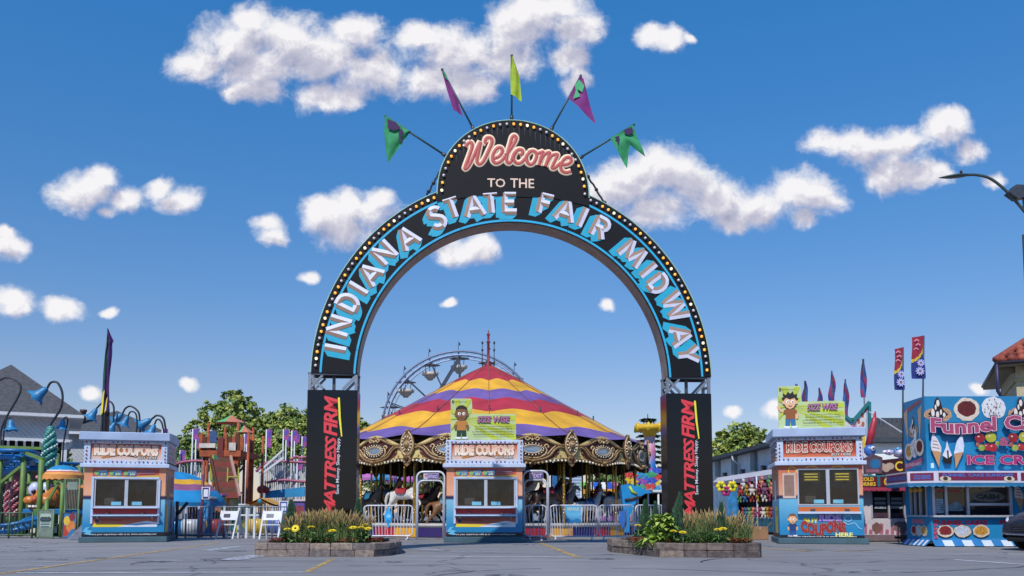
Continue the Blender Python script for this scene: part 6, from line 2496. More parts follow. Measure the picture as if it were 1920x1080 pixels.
# caterpillar car
ct = at(118, 955, 30.4)
cat_ = empty('caterpillar_car', (ct.x, 30.4, 0), 0, 'orange smiling caterpillar coaster car behind the green posts', 'ride car')
ORG = M('#c97a34', .35, var=.25, scale=5, name='orange_fibreglass')
k = 30.4 / 1600
def ctp(px, py):
 p = at(px, py, 30.4)
 return Vector((p.x - ct.x, 0, p.z))
for i in range(6):
 mb = MB()
 p = ctp(108 + i * 13, 932)
 mb.ball((p.x, .1 + .1 * i, p.z - .02), .50, ORG if i < 4 else M('#b8655a', .4, var=.2, name='rose_fibreglass'), 16, (.44, .85, 1.0))
 mb.build('body_segment', cat_)
mb = MB()
hd = ctp(84, 932)
mb.ball((hd.x + .15, -.1, hd.z), .50, ORG, 18, (1.05, .9, .95))
mb.ball((hd.x - .30, -.42, hd.z - .12), .2, ORG, 12, (1.1, .8, .8))
mb.ball((hd.x + .28, -.45, hd.z - .12), .22, ORG, 12, (1.1, .8, .8))
mb.ball((hd.x - .02, -.58, hd.z - .08), .11, M('#b8563a', .4, name='nose_paint'), 10)
h_ = mb.build('head', cat_)
for s_ in (-1, 1):
 mb = MB()
 mb.ball((hd.x + s_ * .19, -.30, hd.z + .26), .23, M('#b9c0e2', .3, name='eye_white'), 12, (1, .8, 1.15))
 mb.ball((hd.x + s_ * .17 + .03, -.475, hd.z + .18), .085, M('#1c1a3a', .2, name='eye_pupil'), 8)
 mb.build('eye', h_)
mb = MB()
mb.grid(lambda s_, t_: Vector((hd.x - .36 + .74 * s_, -.50 - .12 * math.sin(PI * s_), hd.z - .30 - .16 * math.sin(PI * s_) * t_ - .02)), 10, 3, M('#4a1410', .5, name='mouth_dark'))
for q in range(4):
 mb.box(hd.x - .22 + q * .13, hd.x - .12 + q * .13, -.645, -.62, hd.z - .36, hd.z - .29, M('#e6e2d8', .4, name='teeth'))
mb.build('mouth', h_)
for s_ in (-1, 1):
 mb = MB()
 mb.tube([(hd.x + s_ * .15, -.1, hd.z + .45), (hd.x + s_ * .22 + .1, -.1, hd.z + .62), (hd.x + s_ * .34 + .1, -.1, hd.z + .70)], .02, M('#3a2a4a', .5, name='antenna'), 5)
 mb.ball((hd.x + s_ * .34 + .1, -.1, hd.z + .70), .07, M('#c98a9a', .5, name='antenna_ball'), 8)
 mb.build('antenna', h_)
mb = MB()
mb.bbox(hd.x - .5, hd.x + 2.2, -.5, .5, hd.z - .62, hd.z - .42, TB, .03)
mb.build('chassis', cat_)
mb = MB()
mb.bbox(hd.x + .1, hd.x + .5, -.9, -.55, .4, .95, M('#3f7a34', .5, var=.2, name='green_box_paint'), .02)
mb.ball((hd.x + .3, -.9, .7), .12, M('#1c2a1c', .5, name='dark_hub'), 10, (1, .3, 1))
mb.build('drive_box', cat_)

# twisted ornaments
def twist(name, label, px, py0, py1, Y, col, rad, n=22, base=None):
 a, b = at(px, py1, Y), at(px, py0, Y)
 rt = empty(name, (a.x, Y, 0), 0, label, 'ornament')
 mb = MB()
 mb.tube([(0, 0, 0), (0, 0, b.z)], .07, GP if base is None else base, 7)
 mb.build('post', rt)
 mb = MB()
 H = b.z - a.z
 for i in range(n):
  t = i / (n - 1)
  rr = rad * (math.sin(PI * min(1, t * .9 + .08)) ** .6) * (1 - .35 * t)
  for q in range(4):
   an = t * 9 + q * PI / 2
   mb.ball((rr * .75 * math.cos(an), rr * .75 * math.sin(an), a.z + H * t), rad * .42, col, 7, (1, 1, .7))
   if q % 2:
    mb.ball((rr * 1.15 * math.cos(an), rr * 1.15 * math.sin(an), a.z + H * t + .03), rad * .16, M('#c9d8d4', .4, var=0, name='pearl_knob'), 5)
 mb.build('twisted_leaves', rt)
twist('twisted_ornament', 'teal twisted leaf ornament on a green post at the left', 92, 802, 872, 30, M('#3d8a84', .4, var=.4, scale=6, name='teal_leaf_paint'), .26)
twist('twisted_ornament', 'taller pink twisted ornament under the blue track at the left', 28, 892, 965, 30.6, M('#a85a66', .45, var=.3, scale=6, name='pink_leaf_paint'), .22)
twist('twisted_ornament', 'shorter pink twisted ornament at the left of its pair', 15, 905, 965, 30.9, M('#a85a66', .45, var=.3, scale=6, name='pink_leaf_paint'), .17)

# patio umbrella
def umbrella(label, px, pytop, wpx, hpx, Y, cols, name='patio_umbrella', gores=10, rings=6, curve=.55, zfoot=0, scal=.0, group=None, sectors=None, sy=1.0):
 a = at(px, pytop, Y)
 r = wpx / 1600 * Y
 h = hpx / 1600 * Y
 rt = empty(name, (a.x, Y, 0), 0, label, 'umbrella', group)
 mb = MB()
 mb.tube([(0, 0, 0), (0, 0, a.z)], .03, TRIM, 7)
 mb.build('pole', rt)
 mb = MB()
 n = gores * 4
 for j in range(n):
  for i in range(rings):
   q = []
   for aa, t in ((j, i), (j + 1, i), (j + 1, i + 1), (j, i + 1)):
    an, tt = 2 * PI * aa / n, t / rings
    g_ = abs(math.sin(an * gores / 2))
    rr = r * (tt + scal * math.sin(an * 3 + tt * 2) * (0 < t < rings)) * (1 - .03 * g_)
    q.append((rr * math.cos(an), rr * math.sin(an) * sy, a.z - h * tt ** 2.3 - .02 * h * g_))
   mt = cols[i % len(cols)] if not sectors else sectors[(j // 4) % len(sectors)]
   mb.add(q, [(0, 1, 2, 3)], mt, True)
 # valance
 for j in range(n):
  a0, a1 = 2 * PI * j / n, 2 * PI * (j + 1) / n
  zz = a.z - h
  mt = cols[-1] if not sectors else sectors[(j // 4) % len(sectors)]
  mb.add([(r * math.cos(a0), r * math.sin(a0) * sy, zz - .01), (r * math.cos(a1), r * math.sin(a1) * sy, zz - .01), (r * math.cos(a1), r * math.sin(a1) * sy, zz - .14 - .04 * (j % 2)), (r * math.cos(a0), r * math.sin(a0) * sy, zz - .14 - .04 * ((j + 1) % 2))], [(0, 1, 2, 3)], mt, True)
 mb.build('canopy', rt)
 return rt
FB, FO, FW, FR_ = M('#1f86b8', .7, var=.15, name='blue_canvas'), M('#d8924a', .7, var=.15, name='orange_canvas'), M('#ddd8cc', .7, var=.1, name='pale_canvas'), M('#b8605a', .7, var=.1, name='rose_canvas')
umbrella('round umbrella with blue top and orange rim above the caterpillar', 119, 872, 37, 19, 29.5, [FB] * 12 + [FW, FR_, FO, FO], rings=16)

# grey loading ramp
mb = MB()
ra, rb = at(124, 1012, 26.2), at(166, 1012, 26.2)
zt_ = at(160, 950, 27.5).z
mb.add([(ra.x, 26.2, .01), (rb.x, 26.2, .01), (rb.x, 27.8, zt_), (rb.x - .45, 27.8, zt_), (ra.x, 27.4, .01), (rb.x, 28.2, .01)], [(0, 1, 2, 3), (0, 3, 4), (1, 5, 2)], M('#6e737e', .6, .2, var=.3, scale=6, name='ramp_plate'))
tag(mb.build('loading_ramp'), 'sloping grey ramp plate left of the left kiosk', 'ramp')

# ---- behind / right of the first kiosk: big striped dome canopy
BL_, YE_, PL_ = M('#1c84bc', .65, var=.2, scale=1.5, name='blue_dome_canvas'), M('#d8a62c', .65, var=.15, name='yellow_dome_canvas'), M('#8a5478', .65, var=.2, name='plum_dome_canvas')
umbrella('large dome canopy striped blue, yellow and plum right of the left kiosk', 318, 884, 104, 58, 31, [BL_] * 9 + [YE_] * 2 + [PL_] * 2 + [BL_] * 3, name='dome_canopy', gores=12, rings=16, scal=.05)
mb = MB()
a, b = at(332, 965, 27), at(352, 942, 27)
mb.bar((a.x, 27, a.z), (b.x, 27, b.z), .08, .08, DKST)
mb.bar((a.x, 27, 0), (a.x, 27, at(332, 940, 27).z), .08, .08, DKST)
tag(mb.build('braced_post'), 'dark post with slanting brace right beside the left kiosk', 'post')

# play tower with slide
TY = 38.0
tw0 = at(425, 960, TY)
tw = empty('play_tower', (tw0.x, TY, 0), 0, 'brown wooden play tower with green and orange tent roofs and a steep slide', 'play tower')
def tp_(px, py, dy=0.0):
 p = at(px, py, TY)
 return Vector((p.x - tw0.x, dy, p.z))
WD = M('#a0502e', .75, var=.4, scale=4, bump=.3, bscale=9, name='brown_timber')
WDD = M('#54301e', .8, var=.4, scale=4, name='dark_timber')
RG, RO_ = M('#5fa868', .7, var=.2, name='green_tent_cloth'), M('#c07a5c', .7, var=.2, name='rust_tent_cloth')
for (px, py0) in ((400, 795), (410, 850), (437, 850), (455, 795), (474, 812), (450, 812), (392, 850)):
 for dy in (-.6, 1.6):
  mb = MB()
  q = tp_(px, py0, dy)
  mb.tube([(q.x, dy, 0), q], .06, WD, 7)
  mb.build('post', tw)
mb = MB()
a, b = tp_(386, 858), tp_(462, 847)
mb.box(a.x, b.x, -.8, 1.8, a.z, b.z, WD)
mb.build('deck', tw)
mb = MB()
for i in range(11):
 x = a.x + (b.x - a.x) * i / 10
 if i not in (4, 5):
  mb.bbox(x - .07, x + .10, -.75, -.65, b.z, b.z + (.62 if i % 3 else .75), (WD, WDD)[i % 2], .01)
mb.bar((a.x, -.7, b.z + .45), (b.x, -.7, b.z + .5), .06, .06, WDD)
mb.build('railing', tw)
def tent(px, pytop, pyb, w0, Y=0, n=8):
 ap = tp_(px, pytop)
 zb2 = tp_(px, pyb).z
 r = w0 / 1600 * TY
 mb = MB()
 for j in range(n):
  a0, a1 = 2 * PI * j / n, 2 * PI * (j + 1) / n
  for i in range(3):
   q = []
   for aa, t in ((a0, i), (a1, i), (a1, i + 1), (a0, i + 1)):
    tt = t / 3
    q.append((ap.x + r * tt * math.cos(aa), Y + r * tt * math.sin(aa), ap.z - (ap.z - zb2) * tt ** .8))
   mb.add(q, [(0, 1, 2, 3)], (RG, RO_)[(j // 2) % 2])
 mb.tube([(ap.x, Y, ap.z - .1), (ap.x, Y, ap.z + .25)], .03, DKST, 5)
 mb.build('tent_roof', tw)
tent(428, 776, 792, 32, .4)
tent(462, 798, 813, 19, -.3)
# slide
mb = MB()
s0_, s1_ = tp_(434, 860, -.9), tp_(482, 936, -3.2)
w_ = .62
d_ = (s1_ - s0_).normalized()
side = d_.cross(Vector((0, -1, .4))).normalized()
side = Vector((1, 0, 0))
for k_ in range(8):
 p, q = s0_.lerp(s1_, k_ / 8), s0_.lerp(s1_, (k_ + 1) / 8)
 mb.add([p - side * w_, p + side * .2, q + side * .2, q - side * w_], [(0, 1, 2, 3)], (WDD, M('#6a2a1a', .5, name='slide_red'))[k_ % 2])
mb.bar(s0_ + side * .25, s1_ + side * .25, .10, .22, M('#a8867a', .5, name='slide_rail_paint'))
mb.bar(s0_ - side * w_, s1_ - side * w_, .08, .2, WDD)
mb.build('slide', tw)
mb = MB()      # yellow steps
for k_ in range(7):
 z = .4 + k_ * .32
 q = tp_(470, 960, -2.3)
 mb.bar((q.x - .3, -2.3, z), (q.x + .15, -2.3, z), .04, .04, M('#a8a83a', .5, name='ladder_yellow'))
mb.bar((q.x - .3, -2.3, 0), (q.x - .3, -2.3, 2.7), .05, .05, M('#a8a83a', .5, name='ladder_yellow'))
mb.bar((q.x + .15, -2.3, 0), (q.x + .15, -2.3, 2.7), .05, .05, M('#a8a83a', .5, name='ladder_yellow'))
mb.build('ladder', tw)
# surf board on the tower
mb = MB()
c0, c1 = tp_(411, 905, -1.0), tp_(416, 855, -1.0)
mb.grid(lambda s_, t_: c0.lerp(c1, t_) + Vector(((s_ - .5) * .55 * math.sin(PI * min(.98, max(.02, t_))) ** .6 + .15 * math.sin(PI * t_), 0, 0)), 6, 14, lambda s_, t_: M('#a8a03a', .4, name='board_yellow') if s_ < .4 else M('#2f6f5a', .4, name='board_green'))
mb.build('surf_board', tw)
mb = MB()      # painted shield and windows under the deck
for (px, py, rx, ry, c) in ((425, 885, .35, .6, '#b8aa96'), (424, 892, .18, .42, '#c9b03a'), (445, 890, .25, .5, '#8e8a84')):
 q = tp_(px, py, -.9)
 mb.poly([(q.x + rx * math.cos(2 * PI * i / 14), -.9 + .01 * rx, q.z + ry * math.sin(2 * PI * i / 14)) for i in range(14)], M(c, .6, var=.2, name='painted_shield'))
mb.build('painted_panel', tw)
mb = MB()
for (px, py, w_, h_, c) in ((401, 838, .7, .2, '#c9c2b8'), (412, 822, .28, .5, '#2c4a7a'), (425, 842, .25, .9, '#6a2420'), (447, 840, .3, .35, '#b8b0a8')):
 q = tp_(px, py, -.82)
 mb.box(q.x - w_ / 2, q.x + w_ / 2, -.84, -.80, q.z - h_ / 2, q.z + h_ / 2, M(c, .6, var=.3, name='tower_board_paint'))
mb.build('tower_board', tw)

# double purple banners on poles
def banner(px, py, label, hpx=20, wpx=9, Y=42, pair=True):
 p = at(px, py, Y)
 rt = empty('pole_banner', (p.x, Y, 0), 0, label, 'banner', 'purple banners on white poles')
 h, w_ = hpx / 1600 * Y, wpx / 1600 * Y
 mb = MB()
 mb.tube([(-w_ / 2 - .03, 0, 0), (-w_ / 2 - .03, 0, p.z + h / 2)], .035, TRIM, 6)
 mb.build('pole', rt)
 mb = MB()
 c_ = [M(x, .6, var=.1, name='banner_cloth') for x in ('#8a4a9e', '#b04a78', '#4a4ea8')]
 mb.grid(lambda s_, t_: Vector((-w_ / 2 + w_ * s_, .04 * math.sin(5 * s_ + 3 * t_), p.z - h / 2 + h * t_)), 4, 8, lambda s_, t_: c_[1] if (.12 < s_ < .88 and (.1 < t_ < .45)) and (s_ + t_ * 3) % .6 > .3 else (c_[2] if .2 < s_ < .8 and .3 < t_ < .9 else c_[0]))
 mb.build('cloth', rt)
 return rt
for i, (px, py, wh) in enumerate(((310, 814, 'highest banner right behind the left kiosk'), (316, 836, 'lower banner right behind the left kiosk'), (343, 854, 'lowest single banner over the dome canopy'), (367, 814, 'high banner, first of a pair left of the play tower'),
                   (373, 829, 'lower banner, second of the pair left of the play tower'), (386, 832, 'banner just left of the play tower deck'), (430, 833, 'banner seen through the play tower railing'),
                   (464, 822, 'banner behind the small tent roof of the play tower'), (468, 831, 'second banner behind the small tent roof'), (505, 822, 'tall banner alone right of the play tower'),
                   (537, 815, 'upper banner before the round tree'), (542, 828, 'lower banner before the round tree'), (553, 817, 'tall banner left of the pillar'), (558, 823, 'banner overlapping the tall one left of the pillar'),
                   (572, 828, 'banner half hidden by the left pillar'), (563, 871, 'low banner beside the left pillar'))):
 banner(px, py, 'purple and pink ' + wh, 20 if i != 9 else 34, 9, 42 + (i % 3) * .5)

# rail ride behind: pink rails, white lattice, blue base
RY = 40.5
rr0 = at(450, 960, RY)
rd = empty('rail_ride', (rr0.x, RY + 2, 0), 0, 'ride with pink rails on white posts and a blue scenery base, behind the play tower', 'ride')
def rp(px, py, dy=0.0):
 p = at(px, py, RY + 2 + dy)
 return Vector((p.x - rr0.x, dy, p.z))
PK = M('#a0526e', .5, var=.2, name='pink_rail_paint')
for pts in ([(322, 872), (345, 866), (370, 864), (392, 866), (420, 870)], [(480, 884), (500, 868), (520, 865), (548, 866), (590, 868)], [(545, 862), (556, 856), (566, 858), (600, 852)], [(500, 905), (530, 900), (570, 903), (600, 900)]):
 mb = MB()
 for dy in (-.5, .5):
  mb.tube([rp(x, y, dy) for x, y in [(q.x, q.y) for q in spl(pts)]], .07, PK, 6)
 mb.build('rail', rd)
WT = M('#a9b2c0', .45, .2, var=.2, name='white_truss_paint')
mb = MB()
for i in range(26):
 px = 488 + i * 3.4
 mb.tube([(rp(px, 960, -.4).x, -.4, .4), rp(px, 868, -.4)], .028, WT, 5, cap=False)
mb.build('support_lattice', rd)
mb = MB()
for i in range(12):
 px = 330 + i * 5.5
 mb.tube([(rp(px, 960, -.4).x, -.4, .4), rp(px, 868, -.4)], .028, WT, 5, cap=False)
mb.build('support_lattice', rd)
mb = MB()
for i in range(6):
 mb.bar(rp(488 + i * 15, 930, -.4), rp(500 + i * 15, 872, -.4), .04, .04, WT)
mb.build('support_lattice', rd)
mb = MB()
for s_ in (0, .25):
 mb.bar(rp(486, 892 - s_ * 30, -1), rp(532, 858 - s_ * 60, -1), .10, .10, TRIM)
for i in range(12):
 q0, q1 = rp(486 + i * 4, 892 - i * 3, -1), rp(486 + i * 4, 884 - i * 3.6, -1)
 mb.bar(q0, q1, .03, .03, WT)
mb.build('entry_stair', rd)
mb = MB()
a, b = rp(498, 934, -1.2), rp(500, 921, -1.2)
c, d = rp(572, 931, -1.2), rp(572, 913, -1.2)
mb.prism([(a.x, a.z), (c.x, c.z), (d.x, d.z), (b.x, b.z)], FRONT(-1.2), 0, .1, M('#2a86b8', .5, var=.35, scale=1.2, name='blue_scenery_base'))
mb.build('scenery_base', rd)
mb = MB()
for (px, py, c, r) in ((489, 918, '#a02030', .12), (494, 917, '#a02030', .12), (499, 919, '#a02030', .1)):
 q = rp(px, py, -1.5)
 mb.ball(q, r + .08, M(c, .4, name='red_seat'), 8)
mb.build('red_seats', rd)

# yellow roofed ticket hut
hy = at(497, 960, 32)
ht = empty('yellow_roof_hut', (hy.x, 32, 0), 0, 'little hut with a swooping yellow roof on thin posts over a yellow car', 'hut')
mb = MB()
YR = M('#d39a2e', .55, var=.15, name='yellow_roof_paint')
apz, ez = at(497, 934, 32).z, at(497, 948, 32).z
mb.grid(lambda s_, t_: Vector(((s_ - .5) * 1.15, -.7 + 1.4 * t_, ez + (apz - ez) * (1 - abs(2 * s_ - 1)) ** 1.15 + .03 * abs(2 * s_ - 1))), 10, 4, YR)
mb.grid(lambda s_, t_: Vector(((s_ - .5) * 1.15, -.7 + 1.4 * t_, ez - .07 + (apz - ez) * (1 - abs(2 * s_ - 1)) ** 1.15)), 10, 4, YR)
mb.ball((0, -.72, ez + .15), .09, M('#2f7a9a', .4, name='blue_badge'), 10, (1, .3, 1))
mb.build('roof', ht)
for x in (-.42, .42):
 for y in (-.6, .6):
  mb = MB()
  mb.tube([(x, y, 0), (x, y, ez)], .03, TRIM, 6)
  mb.build('post', ht)
mb = MB()
mb.bbox(-.45, .45, -.4, .5, .12, .6, M('#b8a32a', .45, var=.2, name='yellow_car_paint'), .08)
mb.bbox(-.38, .38, -.43, -.39, .15, .3, DKST, .01)
mb.build('ride_car', ht)

# sandwich boards, posts, fence, small signs
def aboard(px, py0, Y, label, h=.9):
 a = at(px, 960, Y)
 rt = empty('sandwich_board', (a.x, Y, 0), R(random.uniform(-25, 25)), label, 'sign', 'white folding signs by the left fence')
 mb = MB()
 for s_ in (-1, 1):
  for x in (-.3, .3):
   mb.bar((x, 0, h), (x + s_ * .0, s_ * .32, 0), .05, .03, TRIM)
  mb.bar((-.3, s_ * .16, h * .5), (.3, s_ * .16, h * .5), .03, .04, TRIM)
  for x in (-.3, .3):
   mb.bar((x, 0, h), (x * 1.9 * s_ * (1 if x > 0 else -1) if 0 else x, s_ * .3, 0), .04, .03, TRIM)
 mb.build('frame', rt)
 mb = MB()
 mb.add([(-.3, -.03, h - .02), (.3, -.03, h - .02), (.3, -.12, h * .66), (-.3, -.12, h * .66)], [(0, 1, 2, 3)], M('#d2d6de', .5, var=.1, name='white_board'))
 mb.add([(-.18, -.07, h * .88), (.05, -.07, h * .88), (.05, -.11, h * .76), (-.18, -.11, h * .76)], [(0, 1, 2, 3)], DKST)
 mb.build('board', rt)
aboard(432, 970, 27.6, 'white folding sign in front of the fence, left of the yellow hut')
aboard(512, 972, 27.2, 'white folding sign beside the left flower bed')
def steel_posts(px, Y, label):
 a = at(px, 960, Y)
 rt = empty('short_posts', (a.x, Y, 0), 0, label, 'posts')
 for k_ in range(3):
  mb = MB()
  mb.bbox(-.25 + .25 * k_, -.17 + .25 * k_, -.04, .04, 0, .98, TRIM, .01)
  mb.build('post', rt)
 mb = MB()
 mb.bar((-.28, 0, .75), (.42, 0, .75), .04, .05, TRIM)
 mb.build('cross_bar', rt)
steel_posts(461, 27.6, 'three short white posts joined by a bar, between the folding signs')
GB = M('#8c95a2', .45, .3, var=.2, name='grey_fence_steel')
for i, (x0, x1, wh) in enumerate(((326, 372, 'left section beside the kiosk'), (374, 420, 'section under the dome canopy'), (422, 476, 'section behind the folding sign'), (478, 545, 'section running behind the left flower bed'))):
 a, b = at(x0, 960, 28.2), at(x1, 960, 28.2)
 mesh_fence('grey steel bar fence, ' + wh, (a.x, 28.2), (b.x, 28.2), 1.02, GB, .10)
def numdeco(a, w2, z0, z1):
 a.text('1', -w2 * .3, w2 * .3, z0 + (z1 - z0) * .25, z1 - (z1 - z0) * .2, M('#d8dcea', .5, var=0), fat=.05)
panel('number_sign', 'dark blue sign with a white number one on the plum pole', 'sign', 379, 393, 914, 936, 29.0, TRIM, M('#2c2c6e', .5, name='navy_sign'), numdeco, posts=False)
panel('number_sign', 'blue sign with a white mark left of the left pillar, behind the evergreen', 'sign', 524, 540, 940, 962, 29.5, TRIM, M('#3c4c9e', .5, name='blue_sign'), numdeco, posts=True)
mb = MB()
a, b = at(376, 1005, 29), at(380, 890, 29)
mb.tube([(a.x, 29.05, 0), (b.x, 29.05, b.z)], .05, M('#6e2a44', .5, name='plum_pole_paint'), 7)
tag(mb.build('plum_pole'), 'thin plum pole standing before the dome canopy', 'pole')
# ride modules behind the fence: coloured panels and small cars
def booth(name, label, px0, px1, py0, py1, Y, cols, cat='booth'):
 a, b = at(px0, py1, Y), at(px1, py0, Y)
 w2, H = (b.x - a.x) / 2, b.z
 rt = empty(name, ((a.x + b.x) / 2, Y, 0), 0, label, cat)
 mb = MB()
 mb.bbox(-w2, w2, 0, .5, .05, H, M(cols[0], .5, var=.3, scale=3, name='booth_paint'), .02)
 mb.build('body', rt)
 mb = MB()
 mb.bbox(-w2 - .04, w2 + .04, -.06, .56, H, H + .07, M(cols[1], .5, name='booth_top_paint'), .01)
 mb.build('top', rt)
 mb = MB()
 ar = Art(mb, FRONT(0), .002)
 ar.rect(-w2 * .8, w2 * .8, H * .5, H * .86, M(cols[2], .5, var=.4, scale=6, name='booth_front_paint'))
 ar.ell(0, H * .3, w2 * .5, H * .12, M(cols[3], .5, var=.3, name='booth_badge_paint'))
 mb.build('front_print', rt)
 return rt
booth('control_booth', 'narrow blue control booth under the dome canopy', 378, 394, 935, 1003, 30, ('#1f5f9a', '#c9ccd2', '#3c8ac0', '#c9a23a'))
booth('control_booth', 'blue booth with white lattice, behind the left fence', 350, 374, 944, 1003, 31.5, ('#3f8fc4', '#c9ccd2', '#8a4a5a', '#d8d8e0'))
booth('control_booth', 'green and plum booth left of the yellow hut', 402, 416, 930, 1003, 33, ('#4a7a4a', '#8a5a9e', '#a86a4a', '#c9c23a'))
booth('control_booth', 'dark green booth under the slide end', 448, 472, 948, 1003, 34, ('#3a5a3a', '#c9ccd2', '#222a2a', '#8a8f3a'))
booth('control_booth', 'teal booth below the play tower', 428, 446, 925, 1003, 36, ('#2f6f7a', '#b04a5a', '#d8cfa8', '#3a2a2a'))
booth('control_booth', 'plum and blue booth between yellow hut and left pillar', 548, 572, 940, 1003, 33, ('#5a4a8e', '#c9b8c4', '#8a3a4a', '#3c8ac0'))
# bunch of small ride tubs
for i, (px, Y, c, wh) in enumerate(((336, 30, '#2c7ab8', 'blue tub car beside the left kiosk behind the fence'), (362, 30, '#b8bcc4', 'white tub car under the dome canopy'), (404, 30.5, '#9a3a3a', 'red tub car right of the plum pole'), (486, 31, '#c9a62c', 'yellow tub car under the yellow roof'), (527, 31, '#3a5ab0', 'blue tub car behind the left flower bed'))):
 a = at(px, 960, Y)
 mb = MB()
 mb.lathe([(.18, .05), (.42, .12), (.5, .35), (.46, .6), (.42, .6), (.42, .4), (0, .35)], M(c, .35, var=.2, name='tub_paint'), 14)
 o = mb.build('tub_car', loc=(a.x, Y, 0))
 tag(o, wh, 'ride car', 'tub cars of the children ride')
 m2 = MB()
 m2.tube([(0, -.1, .3), (0, -.1, .8)], .025, TRIM, 6)
 m2.lathe([(.14, .8), (.16, .82), (0, .84)], DKST, 10, (0, -.1, 0))
 m2.build('steering_wheel', o)
# things seen under the carousel canopy, beyond it
umbrella('blue and pink umbrella behind the carousel, at its left', 706, 880, 42, 16, 48, [FB], sectors=[M('#1f8fc0', .7, name='blue_canvas'), M('#b060a8', .7, name='pink_canvas')], group='blue and pink umbrellas behind the carousel', gores=8)
umbrella('blue and pink umbrella behind the carousel, near the entrance gate', 758, 884, 34, 16, 50, [FB], sectors=[M('#b060a8', .7, name='pink_canvas'), M('#1f8fc0', .7, name='blue_canvas')], group='blue and pink umbrellas behind the carousel', gores=8)
a, b = at(665, 960, 46), at(745, 960, 46)
mesh_fence('tall pale net fence behind the carousel at the left', (a.x, 46), (b.x, 46), at(700, 895, 46).z, M('#9aa0a8', .5, name='net_fence_steel'), .22)
# ================================================================ right side
# things behind the carousel on its right
a, b = at(1036, 960, 52), at(1092, 960, 52)
rt = empty('box_trailer', ((a.x + b.x) / 2, 52, 0), 0, 'white ribbed box trailer with a question mark, seen behind the carousel', 'trailer')
w2, H = (b.x - a.x) / 2, at(1060, 880, 52).z
mb = MB()
TW = M('#a9b9cc', .5, var=.15, name='trailer_white')
mb.bbox(-w2, w2, 0, 2.4, .5, H, TW, .03)
mb.build('body', rt)
mb = MB()
for i in range(16):
 z = .6 + (H - .7) * i / 15
 mb.box(-w2, w2, -.03, 0, z, z + .05, M('#8fa2b8', .5, name='trailer_rib'))
mb.build('rib_panel', rt)
mb = MB()
ar = Art(mb, FRONT(-.03), .002)
ar.poly([(-w2, .6), (-w2 * .1, .6), (-w2 * .35, H * .75), (-w2 * .6, H - .1), (-w2, H - .1)], M('#1f5f96', .5, var=.3, name='blue_swirl_paint'))
ar.text('?', -w2 * .05, w2 * .30, H * .45, H * .8, M('#24486e', .5, var=0), fat=.03)
mb.build('print', rt)
for x in (-w2 * .6, w2 * .6):
 mb = MB()
 mb.tube([(x, -.02, .35), (x, .2, .35)], .35, M('#15151a', .7, name='tyre'), 14)
 mb.build('wheel', rt)
# rainbow striped awning
rt = empty('striped_awning', (at(1126, 960, 46).x, 46, 0), 0, 'awning striped green, white, blue and yellow behind the carousel', 'awning')
w2 = 36 / 1600 * 46
z1, z0 = at(1126, 903, 46).z, at(1126, 922, 46).z
mb = MB()
cc = ['#6ab04a', '#d8dce0', '#2a5ab8', '#d8dce0', '#2a4aa8', '#c96ab0']
for i in range(12):
 x0_, x1_ = -w2 + 2 * w2 * i / 12, -w2 + 2 * w2 * (i + 1) / 12
 mb.add([(x0_, 0, z0 + .15), (x1_, 0, z0 + .15), (x1_, .9, z1), (x0_, .9, z1)], [(0, 1, 2, 3)], M(cc[(i // 2) % 6], .6, name='awning_stripe'))
 mb.add([(x0_, 0, z0 + .15), (x1_, 0, z0 + .15), (x1_, 0, z0 - .12), (x0_, 0, z0 - .12)], [(0, 1, 2, 3)], M('#d8932a', .6, name='awning_orange'))
mb.build('canopy', rt)
for x in (-w2, w2):
 mb = MB()
 mb.tube([(x, .02, 0), (x, .02, z0 + .15)], .04, TRIM, 6)
 mb.build('post', rt)
mb = MB()
mb.box(-w2 * .9, w2 * .9, 1.0, 1.6, 0, 1.2, M('#8a5a9e', .5, var=.4, name='counter_paint'))
mb.build('counter', rt)

# tower with the yellow crown
YT = 46
tt = at(1220, 960, YT)
rt = empty('striped_tower', (tt.x, YT, 0), 0, 'slim blue, white and red tower with a yellow crown left of the right pillar', 'tower')
ztop = at(1220, 800, YT).z
TWM = ramp_mat('tower_rainbow_paint', [(0, '#a83a5a'), (.25, '#c9c2cc'), (.5, '#2f7ac0'), (.62, '#2f7ac0'), (.75, '#b86a8a'), (1, '#d8d4dc')], lo=0, hi=ztop)
mb = MB()
mb.tube([(0, 0, 0), (0, 0, ztop)], .30, TWM, 12)
mb.build('shaft', rt)
mb = MB()
YC = M('#cfa91e', .5, var=.15, name='yellow_crown_paint')
mb.lathe([(.30, ztop - .55), (.42, ztop - .3), (.80, ztop - .2), (.85, ztop), (.6, ztop + .12), (0, ztop + .16)], YC, 14)
for j in range(7):
 aa = 2 * PI * j / 7
 mb.lathe([(.16, ztop - .28), (.12, ztop + .1), (0, ztop + .22)], YC, 6, (.72 * math.cos(aa), .72 * math.sin(aa), 0))
mb.build('crown', rt)
for s_ in (-1, 1):
 mb = MB()
 mb.bar((s_ * 1.35, -.5, 0), (s_ * .1, 0, 3.2), .16, .16, TWM)
 mb.build('strut', rt)
